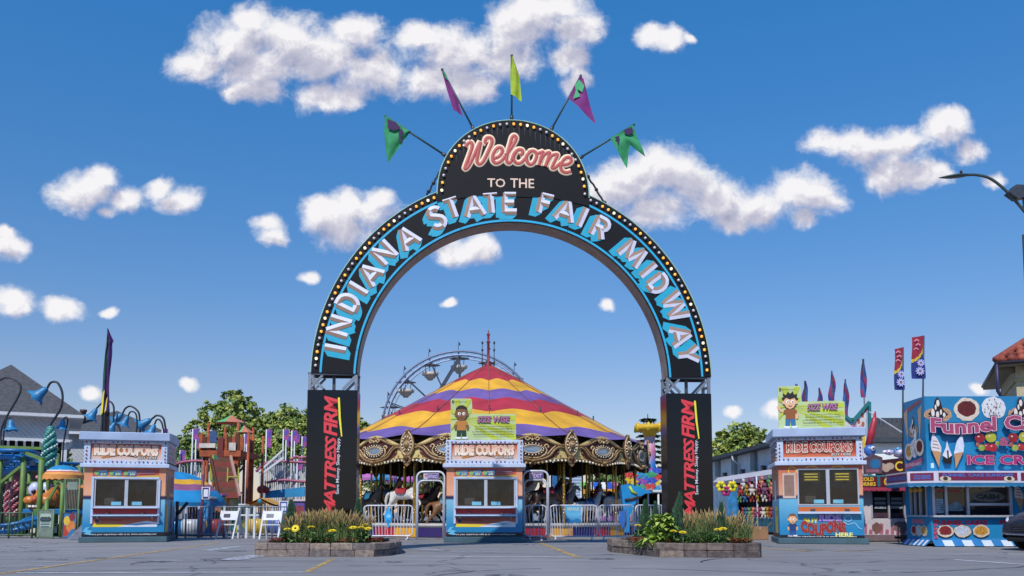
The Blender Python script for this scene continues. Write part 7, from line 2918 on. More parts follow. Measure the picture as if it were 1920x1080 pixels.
# coloured diamond flags strung before the tower
DC = ['#2a4ab8', '#c9352c', '#d8b82a', '#2f8fc0', '#8a4aa8', '#3a9a6a']
for i, (px, py) in enumerate(((1176, 892), (1186, 905), (1195, 893), (1204, 905), (1213, 892), (1222, 903), (1232, 896))):
 c = at(px, py, 40)
 rt = empty('streamer_flag', (c.x, 40, 0), 0, 'streamer flag before the tower, number %s of seven counted from the carousel' % ('one', 'two', 'three', 'four', 'five', 'six', 'seven')[i], 'flag', 'bright streamer flags before the yellow crowned tower')
 mb = MB()
 mb.tube([(0, .03, 0), (0, .03, c.z + .55)], .03, TRIM, 6)
 mb.build('pole', rt)
 mb = MB()
 for q in range(4):
  zz = c.z + .5 - q * .28
  w_ = .30 if q < 2 else .18
  mb.add([(0, 0, zz), (w_, -.03, zz - .16), (.02, 0, zz - .34), (-w_ * .8, .02, zz - .15)], [(0, 1, 2, 3)], M(DC[(i + q) % 6], .6, name='streamer_cloth'))
 mb.build('cloth', rt)

# blue fish shaped ride sign
FYY = 29.0
fc_ = at(1190, 960, FYY)
rt = empty('blue_fish_sign', (fc_.x, FYY, 0), 0, 'tall bright blue fish tail figure beside the carousel, behind the barriers', 'figure')
def fp(px, py):
 p = at(px, py, FYY)
 return (p.x - fc_.x, p.z)
FBM = M('#1c86c4', .35, var=.15, name='blue_fibreglass')
mb = MB()
mb.prism([fp(*q) for q in ((1163, 910), (1178, 908), (1192, 912), (1210, 918), (1222, 924), (1208, 926), (1196, 934), (1188, 948), (1180, 968), (1178, 998), (1170, 998), (1168, 960), (1166, 935))], FRONT(0), -.15, .15, FBM)
mb.build('body', rt)
mb = MB()
mb.prism([fp(*q) for q in ((1162, 960), (1170, 955), (1172, 975), (1166, 992), (1159, 975))], FRONT(-.2), -.05, .05, M('#2a66b8', .35, name='deep_blue_fibreglass'))
mb.build('fin', rt)
mb = MB()
mb.tube([(*(lambda u: (u[0], -.17, u[1]))(fp(*q)),) for q in ((1179, 912), (1184, 922), (1192, 926))], .05, M('#a8c03a', .4, name='lime_stripe'), 6)
mb.tube([(fp(1170, 938)[0], -.18, fp(1170, 938)[1]), (fp(1200, 932)[0], -.18, fp(1200, 932)[1])], .05, M('#3a2f2c', .5, name='dark_band'), 6)
mb.build('stripe', rt)

# small stand with a flat roof left of the right pillar
rt = empty('snack_stand', (at(1218, 960, 34).x, 34, 0), 0, 'small dark stand with a flat white roof left of the right pillar', 'stand')
w2 = 24 / 1600 * 34
z1 = at(1218, 924, 34).z
mb = MB()
mb.bbox(-w2, w2 + .6, -.4, 1.6, z1, z1 + .10, TRIM, .02)
mb.build('roof', rt)
mb = MB()
mb.box(-w2 + .1, w2 + .5, 1.2, 1.3, 0, z1, DARKIN)
mb.box(-w2 + .1, w2 + .5, 0, .6, 0, .95, M('#6a5a4c', .6, var=.4, name='stand_counter'))
mb.build('counter', rt)
for x in (-w2, -w2 * .2, w2 * .6):
 mb = MB()
 mb.tube([(x, -.3, 0), (x, -.3, z1)], .04, TRIM, 6)
 mb.build('post', rt)

# ---- long white building
XB = 11.75
rt = empty('long_white_building', (XB, 36, 0), 0, 'long white building with downpipes and a dark roof edge, right of the right pillar', 'building')
WB = M('#e0e6e6', .7, var=.12, scale=1.5, name='white_render')
mb = MB()
mb.box(0, 9, 0, 26, 0, 3.75, WB)
mb.build('wall', rt)
mb = MB()
mb.bbox(-.45, 9.4, -.4, 26.4, 3.75, 3.95, M('#3c434c', .7, name='dark_fascia'), .02)
mb.add([(-.45, -.4, 3.95), (-.45, 26.4, 3.95), (4.5, 26.4, 4.6), (4.5, -.4, 4.6), (9.4, -.4, 3.95), (9.4, 26.4, 3.95)], [(0, 1, 2, 3), (3, 2, 5, 4), (0, 3, 4)], ROOFG)
mb.build('roof', rt)
for i in range(7):
 y = 1.2 + i * 3.6
 mb = MB()
 mb.bbox(-.16, -.002, y, y + .7, 0, 3.74, M('#8d9390', .7, var=.15, name='grey_pilaster'), .01)
 mb.build('pilaster', rt)
 if i % 2 == 0:
  mb = MB()
  mb.tube([(-.4, y - .6, 3.72), (-.4, y - .6, 3.55), (-.1, y - .6, 3.3), (-.1, y - .6, 2.5), (-.1, y - .3, 2.3)], .06, TRIM, 7)
  mb.build('downpipe', rt)
 mb = MB()
 mb.bbox(-.22, -.003, y - 1.4, y - 1.2, 2.7, 3.0, DKST, .02)
 mb.build('wall_lamp', rt)
# ---- beige hall further right
a = at(1600, 960, 40)
rt = empty('beige_hall', (a.x, 40, 0), 0, 'beige hall with a dark corrugated parapet between the flags and the snack trailer', 'building')
mb = MB()
zh = at(1660, 784, 40).z
mb.box(0, 6, 0, 10, 0, zh - .75, M('#8f8672', .7, var=.15, scale=1.5, name='beige_wall'))
mb.build('wall', rt)
mb = MB()
mb.box(-.1, 6.1, -.12, 10.1, zh - .75, zh, M('#3f4550', .6, var=.3, scale=8, name='dark_corrugated'))
for i in range(30):
 mb.box(-.1 + i * .205, -.1 + i * .205 + .08, -.16, -.12, zh - .72, zh - .05, M('#4b515c', .6, name='corrugation'))
mb.build('parapet', rt)
for i in range(4):
 mb = MB()
 mb.bbox(.9 + i * 1.35, 1.15 + i * 1.35, -.08, 0, 0, zh - .77, M('#7a725f', .7, name='beige_pilaster'), .01)
 mb.build('pilaster', rt)

# ---- prize stall
SY = 29.5
s0_ = at(1337, 960, SY + 11)
s1_ = at(1470, 960, SY)
rt = empty('prize_stall', (s1_.x, SY, 0), 0, 'open prize stall with a dark inside hung with toys, left of the right kiosk', 'stall')
L_ = 3.6
mb = MB()
x1_, x0_ = .3, s0_.x - s1_.x
dyl = 11.0
za, zb_ = at(1455, 884, SY).z, at(1455, 893, SY).z
def sl(u):     # along the awning edge, u 0 at the right
 return (x1_ + (x0_ - x1_) * u, dyl * u)
(xa, ya), (xb, yb) = sl(0), sl(1)
mb.add([(xa, ya, za), (xb, yb, za), (xb + 1.0, yb + 3, za + .35), (xa + 1.0, ya + 3, za + .35)], [(0, 1, 2, 3)], M('#b9b6bc', .6, var=.2, name='grey_awning'))
mb.add([(xa, ya - .01, za), (xb, yb - .01, za), (xb, yb - .01, zb_), (xa, ya - .01, zb_)], [(0, 1, 2, 3)], M('#8e86a0', .6, var=.2, name='awning_edge'))
mb.build('awning', rt)
mb = MB()
mb.add([(xa + .2, ya + 2.4, 0), (xb + .6, yb + 1.6, 0), (xb + .6, yb + 1.6, za), (xa + .2, ya + 2.4, za)], [(0, 1, 2, 3)], M('#1c1216', .9, var=.5, scale=3, name='dark_backcloth'))
mb.add([(xa + .5, ya + .3, 0), (xa + .2, ya + 2.4, 0), (xa + .2, ya + 2.4, za), (xa + .5, ya + .3, za)], [(0, 1, 2, 3)], M('#1c1216', .9, var=.5, scale=3, name='dark_backcloth'))
mb.build('back_wall', rt)
for u in (0.02, .36, .66):
 mb = MB()
 x, y = sl(u)
 mb.tube([(x, y + .05, 0), (x, y + .05, za)], .04, TRIM, 6)
 mb.build('post', rt)
mb = MB()
xm, ym = sl(.62)
mb.add([(xm - .05, ym + .1, .1), (xb - .3, yb + .1, .1), (xb - .3, yb + .1, zb_ - .1), (xm - .05, ym + .1, zb_ - .1)], [(0, 1, 2, 3)], M('#7c9cb8', .6, var=.3, scale=2, name='pale_blue_side_print'))
xq, yq = sl(.60)
mb.add([(xq + .0, yq + .05, .15), (xq - .42, yq + .25, .15), (xq - .42, yq + .25, zb_ - .1), (xq + .0, yq + .05, zb_ - .1)], [(0, 1, 2, 3)], M('#2c7ab0', .5, var=.55, scale=5, name='blue_figure_print'))
mb.build('side_panel', rt)
mb = MB()
c0, c1 = sl(.04), sl(.56)
mb.add([(c0[0], c0[1] + .15, .1), (c1[0], c1[1] + .15, .1), (c1[0], c1[1] + .15, .62), (c0[0], c0[1] + .15, .62)], [(0, 1, 2, 3)], M('#256e80', .6, var=.6, scale=7, name='printed_counter_cloth'))
mb.add([(c0[0], c0[1] + .15, .62), (c1[0], c1[1] + .15, .62), (c1[0], c1[1] + .7, .64), (c0[0], c0[1] + .7, .64)], [(0, 1, 2, 3)], TRIM)
mb.build('counter', rt)
PC = ['#9a3a34', '#c97a5a', '#c9c2bc', '#3a5a8a', '#7a4a6a', '#a8862c', '#5a8a5a', '#8a2a4a']
# hanging toys: one small plush shape, copied
def plush():
 m_ = MB()
 return m_
plm = {}
def toy(i, loc, sc, parent, name='plush_toy'):
 c = PC[i % 8]
 if c not in plm:
  mb = MB()
  mt = M(c, .85, var=.3, scale=30, name='plush')
  mb.ball((0, 0, 0), .10, mt, 7, (1, .8, 1.2))
  mb.ball((0, -.02, .15), .08, mt, 7)
  for s_ in (-1, 1):
   mb.ball((s_ * .06, 0, .22), .03, mt, 5)
   mb.ball((s_ * .10, -.02, .03), .035, mt, 5, (1, 1, 1.6))
   mb.ball((s_ * .06, -.04, -.12), .04, mt, 5, (1, 1, 1.5))
  o = mb.build(name)
  plm[c] = o
 else:
  o = plm[c].copy()
  C.objects.link(o)
 o.location = loc
 o.scale = (sc,) * 3
 o.rotation_euler = (0, 0, random.uniform(-1, 1))
 return o
cn = ['red brown', 'peach', 'white', 'blue', 'mauve', 'mustard', 'green', 'crimson']
k_ = 0
for row in range(3):
 for q in range(7):
  x, y = sl(.03 + q * .075 + .02 * (row % 2))
  o = toy(k_ * 3 + row, (rt.location.x + x, rt.location.y + y + .5 + row * .35, za - .28 - row * .27), 1.15, None)
  tag(o, '%s plush toy hanging in the prize stall among others of its colour' % cn[(k_ * 3 + row) % 8], 'plush toy', 'toys hanging in the prize stall')
  k_ += 1
for q in range(12):
 x, y = sl(.05 + q * .042)
 o = toy(q * 5 + 1, (rt.location.x + x, rt.location.y + y + .42, .80), 1.0, None)
 tag(o, '%s plush toy sitting on the prize stall counter among others' % cn[(q * 5 + 1) % 8], 'plush toy', 'toys on the prize stall counter')
# inflatable flowers
for i, (px, py, c, wh) in enumerate(((1352, 912, '#d8c81e', 'left yellow inflatable flower on the prize stall'), (1361, 920, '#a8286e', 'magenta inflatable flower between the yellow ones'), (1373, 912, '#d8c81e', 'right yellow inflatable flower on the prize stall'))):
 p = at(px, py, 31.2)
 mb = MB()
 for q in range(6):
  aa = q * PI / 3
  mb.ball((.11 * math.cos(aa), 0, .13 * math.sin(aa)), .09, M(c, .4, name='inflatable_vinyl'), 8, (1, .6, 1))
 mb.ball((0, -.05, 0), .06, M('#3a5a3a', .4, name='inflatable_centre'), 8)
 o = mb.build('inflatable_flower', loc=p)
 tag(o, wh, 'inflatable flower', 'inflatable flowers of the prize stall')
# boxes
CB = M('#9a7458', .85, var=.2, scale=4, name='cardboard')
for (px, py, w_, h_, Y, rz, wh) in ((1418, 1009, .52, .40, 26.5, 8, 'large closed cardboard box in front of the prize stall'), (1379, 1006, .36, .42, 27.5, -12, 'cardboard box at the left end behind the flower bed'),
                               (1397, 990, .42, .45, 28.6, 20, 'cardboard box standing behind the blue crate'), (1385, 985, .3, .5, 28.9, 5, 'tall cardboard box furthest back behind the flower bed')):
 p = at(px, 960, Y)
 rb = empty('cardboard_box', (p.x, Y, 0), R(rz), wh, 'box', 'boxes by the prize stall')
 mb = MB()
 mb.bbox(-w_ / 2, w_ / 2, -w_ / 2, w_ / 2, .005, h_, CB, .008)
 mb.build('carton', rb)
 mb = MB()
 mb.box(-.025, .025, -w_ / 2 - .002, w_ / 2 + .002, h_ - .10, h_ + .002, M('#b89a78', .4, name='packing_tape'))
 mb.build('tape', rb)
p = at(1399, 960, 27.2)
rb = empty('blue_crate', (p.x, 27.2, 0), R(4), 'blue printed crate between the cardboard boxes', 'crate')
mb = MB()
mb.bbox(-.3, .3, -.25, .25, .005, .34, M('#2a8ab0', .5, var=.55, scale=6, name='printed_crate'), .01)
mb.build('box', rb)
mb = MB()
mb.bbox(-.31, .31, -.26, .26, .345, .37, TRIM, .005)
mb.build('lid', rb)

# ---- gabled stand behind the right kiosk
GY = 30.0
g0 = at(1590, 960, GY)
rt = empty('gabled_stand', (g0.x, GY, 0), 0, 'tall stand with teal zigzag gables, pink and yellow panels behind the right kiosk', 'stand')
def gp(px, py):
 p = at(px, py, GY)
 return (p.x - g0.x, p.z)
mb = MB()
mb.prism([gp(*q) for q in ((1556, 960), (1642, 960), (1628, 756), (1597, 791), (1568, 770), (1556, 785))], FRONT(0), -.2, 0, M('#c9c6cc', .6, var=.15, name='stand_white'))
mb.build('facade', rt)
mb = MB()
ar = Art(mb, FRONT(0), .002)
for pts, c in ((((1560, 795), (1566, 785), (1566, 960), (1560, 960)), '#b8788e'), (((1597, 800), (1606, 792), (1606, 960), (1597, 960)), '#b8788e'), (((1611, 800), (1618, 790), (1618, 880), (1611, 880)), '#c98a9a'),
               (((1616, 800), (1622, 800), (1622, 842), (1612, 842), (1612, 828), (1616, 828)), '#d8b82a'), (((1601, 812), (1604, 812), (1604, 850), (1601, 850)), '#d8b82a'), (((1624, 770), (1629, 764), (1629, 960), (1624, 960)), '#8fa8c4')):
 ar.poly([gp(*q) for q in pts], M(c, .6, var=.15, name='stand_panel_paint'))
for (px, py) in ((1610, 790), (1617, 778), (1623, 768), (1610, 805), (1618, 795)):
 ar.ell(*gp(px, py), .05, .09, M('#a85a3a', .6, var=0))
mb.build('panel_print', rt)
mb = MB()
TL = M('#1f6f74', .5, name='teal_trim')
for a_, b_2 in (((1552, 790), (1568, 768)), ((1568, 768), (1597, 791)), ((1597, 791), (1629, 754)), ((1629, 754), (1630, 960))):
 A_, B_ = gp(*a_), gp(*b_2)
 mb.bar((A_[0], -.05, A_[1]), (B_[0], -.05, B_[1]), .09, .10, TL)
mb.build('teal_trim', rt)
mb = MB()
A_, B_, D_ = gp(1585, 838), gp(1606, 862), gp(1606, 880)
mb.bar((A_[0], -.5, A_[1]), (B_[0], -.5, B_[1]), .10, .12, M('#4f86c4', .5, name='blue_brace'))
A_, B_ = gp(1588, 850), gp(1606, 872)
mb.bar((A_[0], -.5, A_[1]), (B_[0], -.5, B_[1]), .07, .08, M('#d8b82a', .5, name='yellow_brace'))
mb.build('brace', rt)

# feather flags
for i, (px, top, bot, base, wh) in enumerate(((1499, 720, 756, 820, 'shortest, leftmost, half behind the lime board'), (1516, 714, 776, 820, 'second from the left'), (1543, 727, 790, 820, 'third from the left, drooping'), (1568, 695, 760, 780, 'fourth from the left on the first gable'),
                                       (1593, 711, 780, 800, 'fifth from the left, over the valley of the gables'), (1628, 673, 745, 760, 'tallest, at the tip of the right gable'))):
 Y = 30.3
 p = at(px, 960, Y)
 rt = empty('swallow_flag', (p.x, Y, 0), 0, 'narrow purple blue feather flag, ' + wh, 'flag', 'feather flags over the gabled stand')
 z1, z0 = at(px, top, Y).z, at(px, bot, Y).z
 mb = MB()
 mb.tube([(0, 0, 0), (0, 0, z1)], .022, DKST, 6)
 mb.build('pole', rt)
 mb = MB()
 sg = (-1) ** i
 def ffn(s_, t_, z0=z0, z1=z1, i=i):
  w_ = .22 * math.sin(PI * min(1, (1 - t_) * .75 + .0)) ** .7 * (1 if t_ < .9 else (1 - t_) * 10)
  return Vector((.03 - w_ * (1 - s_) * .7 + w_ * .35 * s_ + .02 * math.sin(t_ * 8 + i), .05 * math.sin(7 * s_ + 6 * t_), z0 + (z1 - z0) * t_))
 cs = [M(c, .7, var=.2, name='feather_cloth') for c in ('#3a2e7a', '#8a2c5a', '#2a5a9a')]
 mb.grid(ffn, 5, 16, lambda s_, t_: cs[int((s_ * 2.2 + t_ * 5 + i * .7)) % 3])
 mb.build('cloth', rt)
# jester hat shaped inflatable above the second trailer
p = at(1640, 830, 27)
rt = empty('inflatable_figures', (p.x, 27, p.z), 0, 'heap of silver, blue and purple inflatable toys on the snack trailer roof', 'inflatables')
mb = MB()
mb.tube([(-.2, 0, -.1), (-.08, 0, .35), (.0, 0, .65), (.06, 0, 1.0)], [.11, .12, .09, .02], M('#a82a3a', .4, var=.2, name='red_vinyl'), 8)
mb.build('red_horn', rt)
mb = MB()
mb.ball((-.18, -.05, -.25), .2, M('#3a6ab0', .35, name='blue_vinyl'), 10, (1, .8, 1))
mb.ball((-.16, -.22, -.2), .08, M('#e0dcd4', .3, name='white_vinyl'), 8)
mb.ball((-.16, -.28, -.2), .04, DKST, 6)
mb.build('blue_head', rt)
mb = MB()
random.seed(11)
for q in range(22):
 mb.ball((.3 + random.uniform(0, 1.0), random.uniform(-.2, .3), -.45 + random.uniform(-.05, .45) * (1 - abs(q / 11 - 1) * .5)), random.uniform(.07, .14), M(random.choice(('#b9bcd8', '#5a9ac0', '#8a7a94', '#d8d8e4')), .3, .2, name='silver_vinyl'), 7, (1.4, 1, .8))
mb.build('silver_heap', rt)
mb = MB()
mb.tube([(.85, -.3, -.6), (.85, -.3, -.2), (.85, -.3, .25)], [.13, .09, .02], M('#7a4a94', .4, name='purple_vinyl'), 8)
mb.build('purple_cone', rt)
mb = MB()
mb.tube([(-.1, .1, 1.0), (1.6, .1, -.1)], .02, TRIM, 5)
mb.build('guy_rope', rt)

# ---- white and pink snack trailer
KY = 24.6
q0, q1 = at(1606, 960, KY), at(1760, 960, KY)
rt = empty('snack_trailer', (q0.x, KY, 0), 0, 'white snack trailer with pink drips and maroon signs between kiosk and blue trailer', 'trailer')
W_ = q1.x - q0.x
def kp(px, py):
 p = at(px, py, KY)
 return (p.x - q0.x, p.z)
def kz(py):
 return at(1650, py, KY).z
mb = MB()
WTR = M('#c4bcc2', .6, var=.15, name='trailer_cream')
wx0, wx1, wz0, wz1 = kp(1633, 960)[0], kp(1698, 960)[0], kz(972), kz(921)
for a_, b_2, c_, d_ in ((0, wx0, .2, kz(893)), (wx1, W_, .2, kz(893)), (wx0, wx1, .2, wz0), (wx0, wx1, wz1, kz(893))):
 mb.box(a_, b_2, 0, .06, c_, d_, WTR)
mb.box(0, W_, .06, 2.2, .2, .3, WTR)
mb.box(0, .06, .06, 2.2, .3, kz(893), WTR)
mb.box(.06, W_, 1.6, 1.7, .3, kz(893), DARKIN)
mb.build('body', rt)
mb = MB()
mb.box(0, W_, -.03, .06, .03, .2, M('#6a5a60', .7, name='trailer_skirt'))
mb.build('skirt', rt)
mb = MB()
mb.bbox(wx0, wx1, .03, .035, wz0, wz1, GLASS, .001)
xm_ = (wx0 + wx1) / 2
for x in (wx0, xm_, wx1 - .05):
 mb.bbox(x, x + .05, -.02, .06, wz0, wz1, ALU, .004)
ar = Art(mb, FRONT(.03), .001)
for x in (wx0 + .12, xm_ + .1):
 for q in range(3):
  ar.rect(x, x + .33, wz0 + .28 + q * .12, wz0 + .36 + q * .12, M('#8f98a0', .4, var=.3, name='shelf_goods'))
ar.rect(wx0 + .03, wx1 - .03, wz0 + .02, wz0 + .16, M('#4a3444', .5, var=.5, scale=12, name='counter_goods'))
mb.build('window', rt)
mb = MB()
ar = Art(mb, FRONT(0), .002)
PKD = M('#a8647a', .6, var=.25, name='pink_drip_print')
for i in range(9):
 x = .02 + i * .155
 h_ = .42 + .10 * math.sin(i * 2.1)
 ar.poly([(x, .22), (x + .10, .22), (x + .115, h_), (x + .02, h_ + .03)], PKD)
ar.ell(*kp(1644, 990), .14, .15, M('#7a5450', .6, var=.3, name='cotton_print'), jag=.12)
ar.ell(*kp(1690, 988), .22, .17, M('#7a6468', .6, var=.3, name='cotton_print'), jag=.15)
mb.build('drip_print', rt)
mb = MB()
mb.bbox(0, W_, -.34, -.02, kz(914), kz(892), M('#1f6a78', .5, name='teal_sign_box'), .015)
ar = Art(mb, FRONT(-.34), .002)
MR = M('#5e1424', .5, var=.1, name='maroon_sign')
YLW = M('#d8b43a', .5, var=0, name='yellow_sign_letters')
for (a_, b_2) in ((1597, 1638), (1643, 1700)):
 x_, x2_ = kp(a_, 960)[0] + (.0 if a_ < 1600 else 0), kp(b_2, 960)[0]
 ar.rect(max(.02, x_), x2_, kz(913), kz(894.5), MR)
ar.text('COLD', .0, kp(1631, 960)[0], kz(902.5), kz(896), YLW, fat=.04)
ar.text('DRINKS', -.28 + .3, kp(1634, 960)[0], kz(911.5), kz(905), YLW, fat=.04)
ar.text('COTTON', kp(1650, 960)[0], kp(1722, 960)[0], kz(911), kz(897), YLW, fat=.03)
mb.build('sign_box', rt)
mb = MB()
n = 16
for i in range(n):
 x_, x2_ = W_ * i / n, W_ * (i + 1) / n
 mb.add([(x_, -.34, kz(914.2)), (x2_, -.34, kz(914.2)), (x2_, -.36, kz(920)), ((x_ + x2_) / 2, -.36, kz(922)), (x_, -.36, kz(920))], [(0, 1, 2, 3, 4)], M('#8e1f3e', .6, var=.1, name='maroon_valance'))
mb.add([(0, -.34, kz(914.2)), (W_, -.34, kz(914.2)), (W_, 0, kz(918)), (0, 0, kz(918))], [(0, 1, 2, 3)], M('#8e1f3e', .6, var=.1, name='maroon_valance'))
mb.build('valance', rt)
mb = MB()
x_, x2_ = kp(1618, 960)[0], kp(1652, 960)[0]
mb.prism([kp(*q) for q in ((1619, 890), (1651, 888), (1652, 858), (1635, 852), (1618, 860))], FRONT(-.1), -.1, 0, M('#5a4450', .6, var=.4, scale=6, name='ornate_crest'))
ar = Art(mb, FRONT(-.1), .002)
ar.ell(*kp(1638, 870), .16, .14, M('#2a6a9a', .5, var=.3, name='blue_badge_print'))
ar.rect(kp(1624, 960)[0], kp(1648, 960)[0], kz(886), kz(880), M('#8e5a6e', .5, var=.3, name='crest_ribbon'))
mb.build('ornate_crest', rt)
mb = MB()
A_ = kp(1655, 850)
mb.prism([kp(*q) for q in ((1652, 892), (1712, 892), (1712, 856), (1655, 862))], FRONT(.3), -.1, 0, M('#3a1418', .5, var=.2, name='roof_board'))
ar = Art(mb, FRONT(.3), .002)
for q in ((1663, 874, .13), (1677, 873, .13), (1670, 879, .10)):
 ar.ell(*kp(q[0], q[1]), q[2], q[2] * .8, M('#a89080', .6, var=.3, name='bun_print'))
ar.band([(kp(1696, 873)[0] + .12 * math.cos(t), kp(1696, 873)[1] + .12 * math.sin(t)) for t in [R(50 + 26 * k) for k in range(11)]], .05, YLW)
mb.build('roof_sign', rt)
mb = MB()
mb.bbox(0, W_, .0, 2.2, kz(893), kz(891), TRIM, .01)
mb.build('roof', rt)

# ---- blue funnel cake trailer
FYT = 21.0
X0 = at(1742, 960, FYT).x
rt = empty('funnel_cake_trailer', (X0, FYT, 0), 0, 'bright blue funnel cake trailer with a tall picture board at the right edge', 'trailer')
FL = 5.6
def fz(py, Y=FYT):
 return at(1800, py, Y).z
def fx(px):
 return at(px, 960, FYT).x - X0
TBM = ramp_mat('trailer_blue_print', [(0, '#1b7cae'), (.5, '#1783b8'), (1, '#1f78a8')], lo=0, hi=4, var=.10)
SDW = 1.35       # depth of the angled end panel
SXO = at(1700, 960, FYT + SDW).x - X0
zs0, zs1 = fz(884), fz(743)
mb = MB()
mb.box(0, FL, 0, .08, zs0, zs1, TBM)
mb.build('picture_board', rt)
side = frame((SXO, SDW, 0), (-SXO, -SDW, 0), (0, 0, 1))
SL = math.hypot(SXO, SDW)
nrm = Vector((-SXO, -SDW, 0)).normalized().cross(Vector((0, 0, 1)))
mb = MB()
zt2 = at(1700, 752, FYT + SDW).z
mb.add([side(0, zs0), side(SL, zs0), side(SL, zs1), side(0, zs1)], [(0, 1, 2, 3)], TBM)
mb.add([side(0, zs0, -.06), side(SL, zs0, -.06), side(SL, zs1, -.06), side(0, zs1, -.06)], [(0, 1, 2, 3)], TBM)
mb.build('end_board', rt)
# food pictures
def pic(ar, kind, cx, cy, r):
 if kind == 'berry':
  ar.ell(cx, cy, r, r * .92, M('#cfc3b4', .6, var=.2, scale=20, name='cake_print'), 26, .06)
  ar.ell(cx, cy + r * .08, r * .72, r * .62, M('#5e1a18', .5, var=.5, scale=25, name='berry_print'), 22, .06)
 elif kind == 'sugar':
  ar.ell(cx, cy, r, r * .92, M('#cdd0d6', .6, var=.15, scale=20, name='sugar_print'), 26, .06)
  for q in range(26):
   a_, d_ = random.uniform(0, 6.28), r * random.uniform(.1, .85)
   ar.ell(cx + d_ * math.cos(a_), cy + d_ * .9 * math.sin(a_), r * .07, r * .045, M('#7a5648', .6, var=0), 6, rot=random.uniform(0, 3))
 elif kind == 'apple':
  ar.ell(cx, cy, r, r * .92, M('#cfc3b4', .6, var=.2, scale=20, name='cake_print'), 26, .06)
  ar.ell(cx, cy + r * .08, r * .7, r * .6, M('#b88a3a', .5, var=.5, scale=25, name='apple_print'), 22, .08)
 elif kind == 'sundae':
  ar.ell(cx, cy - r * .3, r, r * .55, M('#b08e6e', .6, var=.4, scale=20, name='cake_print'), 24, .07)
  ar.poly([(cx - r * .75, cy - .25 * r), (cx - r * .35, cy + r * .15), (cx - .22 * r, cy + .75 * r), (cx, cy + r), (cx + .2 * r, cy + .7 * r), (cx + .35 * r, cy + .1 * r), (cx + .75 * r, cy - .3 * r), (cx + .3 * r, cy - .5 * r), (cx - .4 * r, cy - .5 * r)], M('#2a1614', .4, var=.2, name='chocolate_print'))
  for (u, v, w_, h_) in ((-.38, -.15, .13, .3), (-.05, -.3, .12, .26), (.2, -.1, .08, .2), (0, .55, .12, .25), (.42, -.3, .1, .16), (-.18, .25, .07, .2)):
   ar.ell(cx + u * r, cy + v * r, w_ * r, h_ * r, M('#d8d2ce', .5, var=0), 10)
 elif kind == 'cone':
  ar.poly([(cx - r * .28, cy - .1 * r), (cx + r * .30, cy - .2 * r), (cx + r * .12, cy - r * 1.15)], M('#b88a5e', .6, var=.2, scale=30, name='wafer_print'))
  ar.poly([(cx - r * .30, cy - .1 * r), (cx - r * .33, cy + .25 * r), (cx - .24 * r, cy + .8 * r), (cx - .16 * r, cy + r * 1.0), (cx + .10 * r, cy + .6 * r), (cx + .32 * r, cy + .1 * r), (cx + .30 * r, cy - .2 * r)], M('#d2ccd0', .6, var=.15, scale=12, name='soft_ice_print'))
  for q in range(3):
   ar.band([(cx - .26 * r + .02 * q, cy + .1 * r + q * .2 * r), (cx + .2 * r - q * .06 * r, cy + .02 * r + q * .22 * r)], .02, M('#8a6a5c', .6, var=0))
 elif kind == 'cone2':
  ar.poly([(cx - r * .30, cy - .2 * r), (cx + r * .28, cy - .1 * r), (cx - r * .25, cy - r * 1.15)], M('#b88a5e', .6, var=.2, scale=30, name='wafer_print'))
  ar.poly([(cx - r * .32, cy - .2 * r), (cx - .1 * r, cy + .6 * r), (cx + .25 * r, cy + 1.0 * r), (cx + .34 * r, cy + .3 * r), (cx + .28 * r, cy - .1 * r)], M('#ccd2e2', .6, var=.15, scale=12, name='vanilla_print'))
 elif kind == 'cup':
  ar.poly([(cx - .4 * r, cy - .1 * r), (cx + .42 * r, cy - .1 * r), (cx + .25 * r, cy - .75 * r), (cx - .22 * r, cy - .75 * r)], M('#1c1210', .4, var=.2, name='chocolate_print'))
  ar.poly([(cx - .38 * r, cy - .1 * r), (cx - .1 * r, cy + .5 * r), (cx + .02 * r, cy + 1.05 * r), (cx + .18 * r, cy + .4 * r), (cx + .36 * r, cy - .1 * r), (cx, cy - .35 * r)], M('#d6d6de', .5, var=.1, name='vanilla_print'))
  ar.poly([(cx - .02 * r, cy + .3 * r), (cx + .1 * r, cy + .3 * r), (cx + .12 * r, cy - .4 * r), (cx, cy - .3 * r)], M('#2a1614', .4, var=0))
 elif kind == 'fruit':
  for (u, v, rr, c) in ((-.55, .45, .42, '#8e1c24'), (.35, .5, .45, '#a8a82e'), (.0, -.3, .32, '#9e2a34'), (-.45, -.35, .28, '#8ea03a'), (.45, -.35, .36, '#a8202e'), (-.75, -.1, .18, '#a05a4a'), (.85, .0, .2, '#8ea03a')):
   ar.ell(cx + u * r, cy + v * r, rr * r, rr * r * .92, M(c, .4, var=.25, scale=9, name='fruit_print'), 16)
   ar.ell(cx + (u - .1) * r, cy + (v + .12) * r, rr * r * .22, rr * r * .16, M('#d8b8b0', .4, var=0), 8)
mb = MB()
ar = Art(mb, FRONT(0), .003)
def fxy(px, py):
 return fx(px), fz(py)
k_ = 21 / 1600
pic(ar, 'sundae', *fxy(1767, 770), 26 * k_)
pic(ar, 'berry', *fxy(1821, 768), 24 * k_)
pic(ar, 'sugar', *fxy(1872, 765), 23 * k_)
pic(ar, 'sundae', *fxy(1922, 770), 26 * k_)
for i in range(3):
 pic(ar, ('berry', 'sugar', 'apple')[i], *fxy(1975 + i * 50, 768), 24 * k_)
pic(ar, 'cone', *fxy(1757, 842), 30 * k_)
pic(ar, 'cup', *fxy(1777, 852), 24 * k_)
pic(ar, 'cone2', *fxy(1799, 845), 30 * k_)
pic(ar, 'fruit', *fxy(1852, 832), 23 * k_)
pic(ar, 'fruit', *fxy(1914, 832), 23 * k_)
pic(ar, 'cone', *fxy(1990, 842), 30 * k_)
pic(ar, 'cone2', *fxy(2030, 842), 30 * k_)
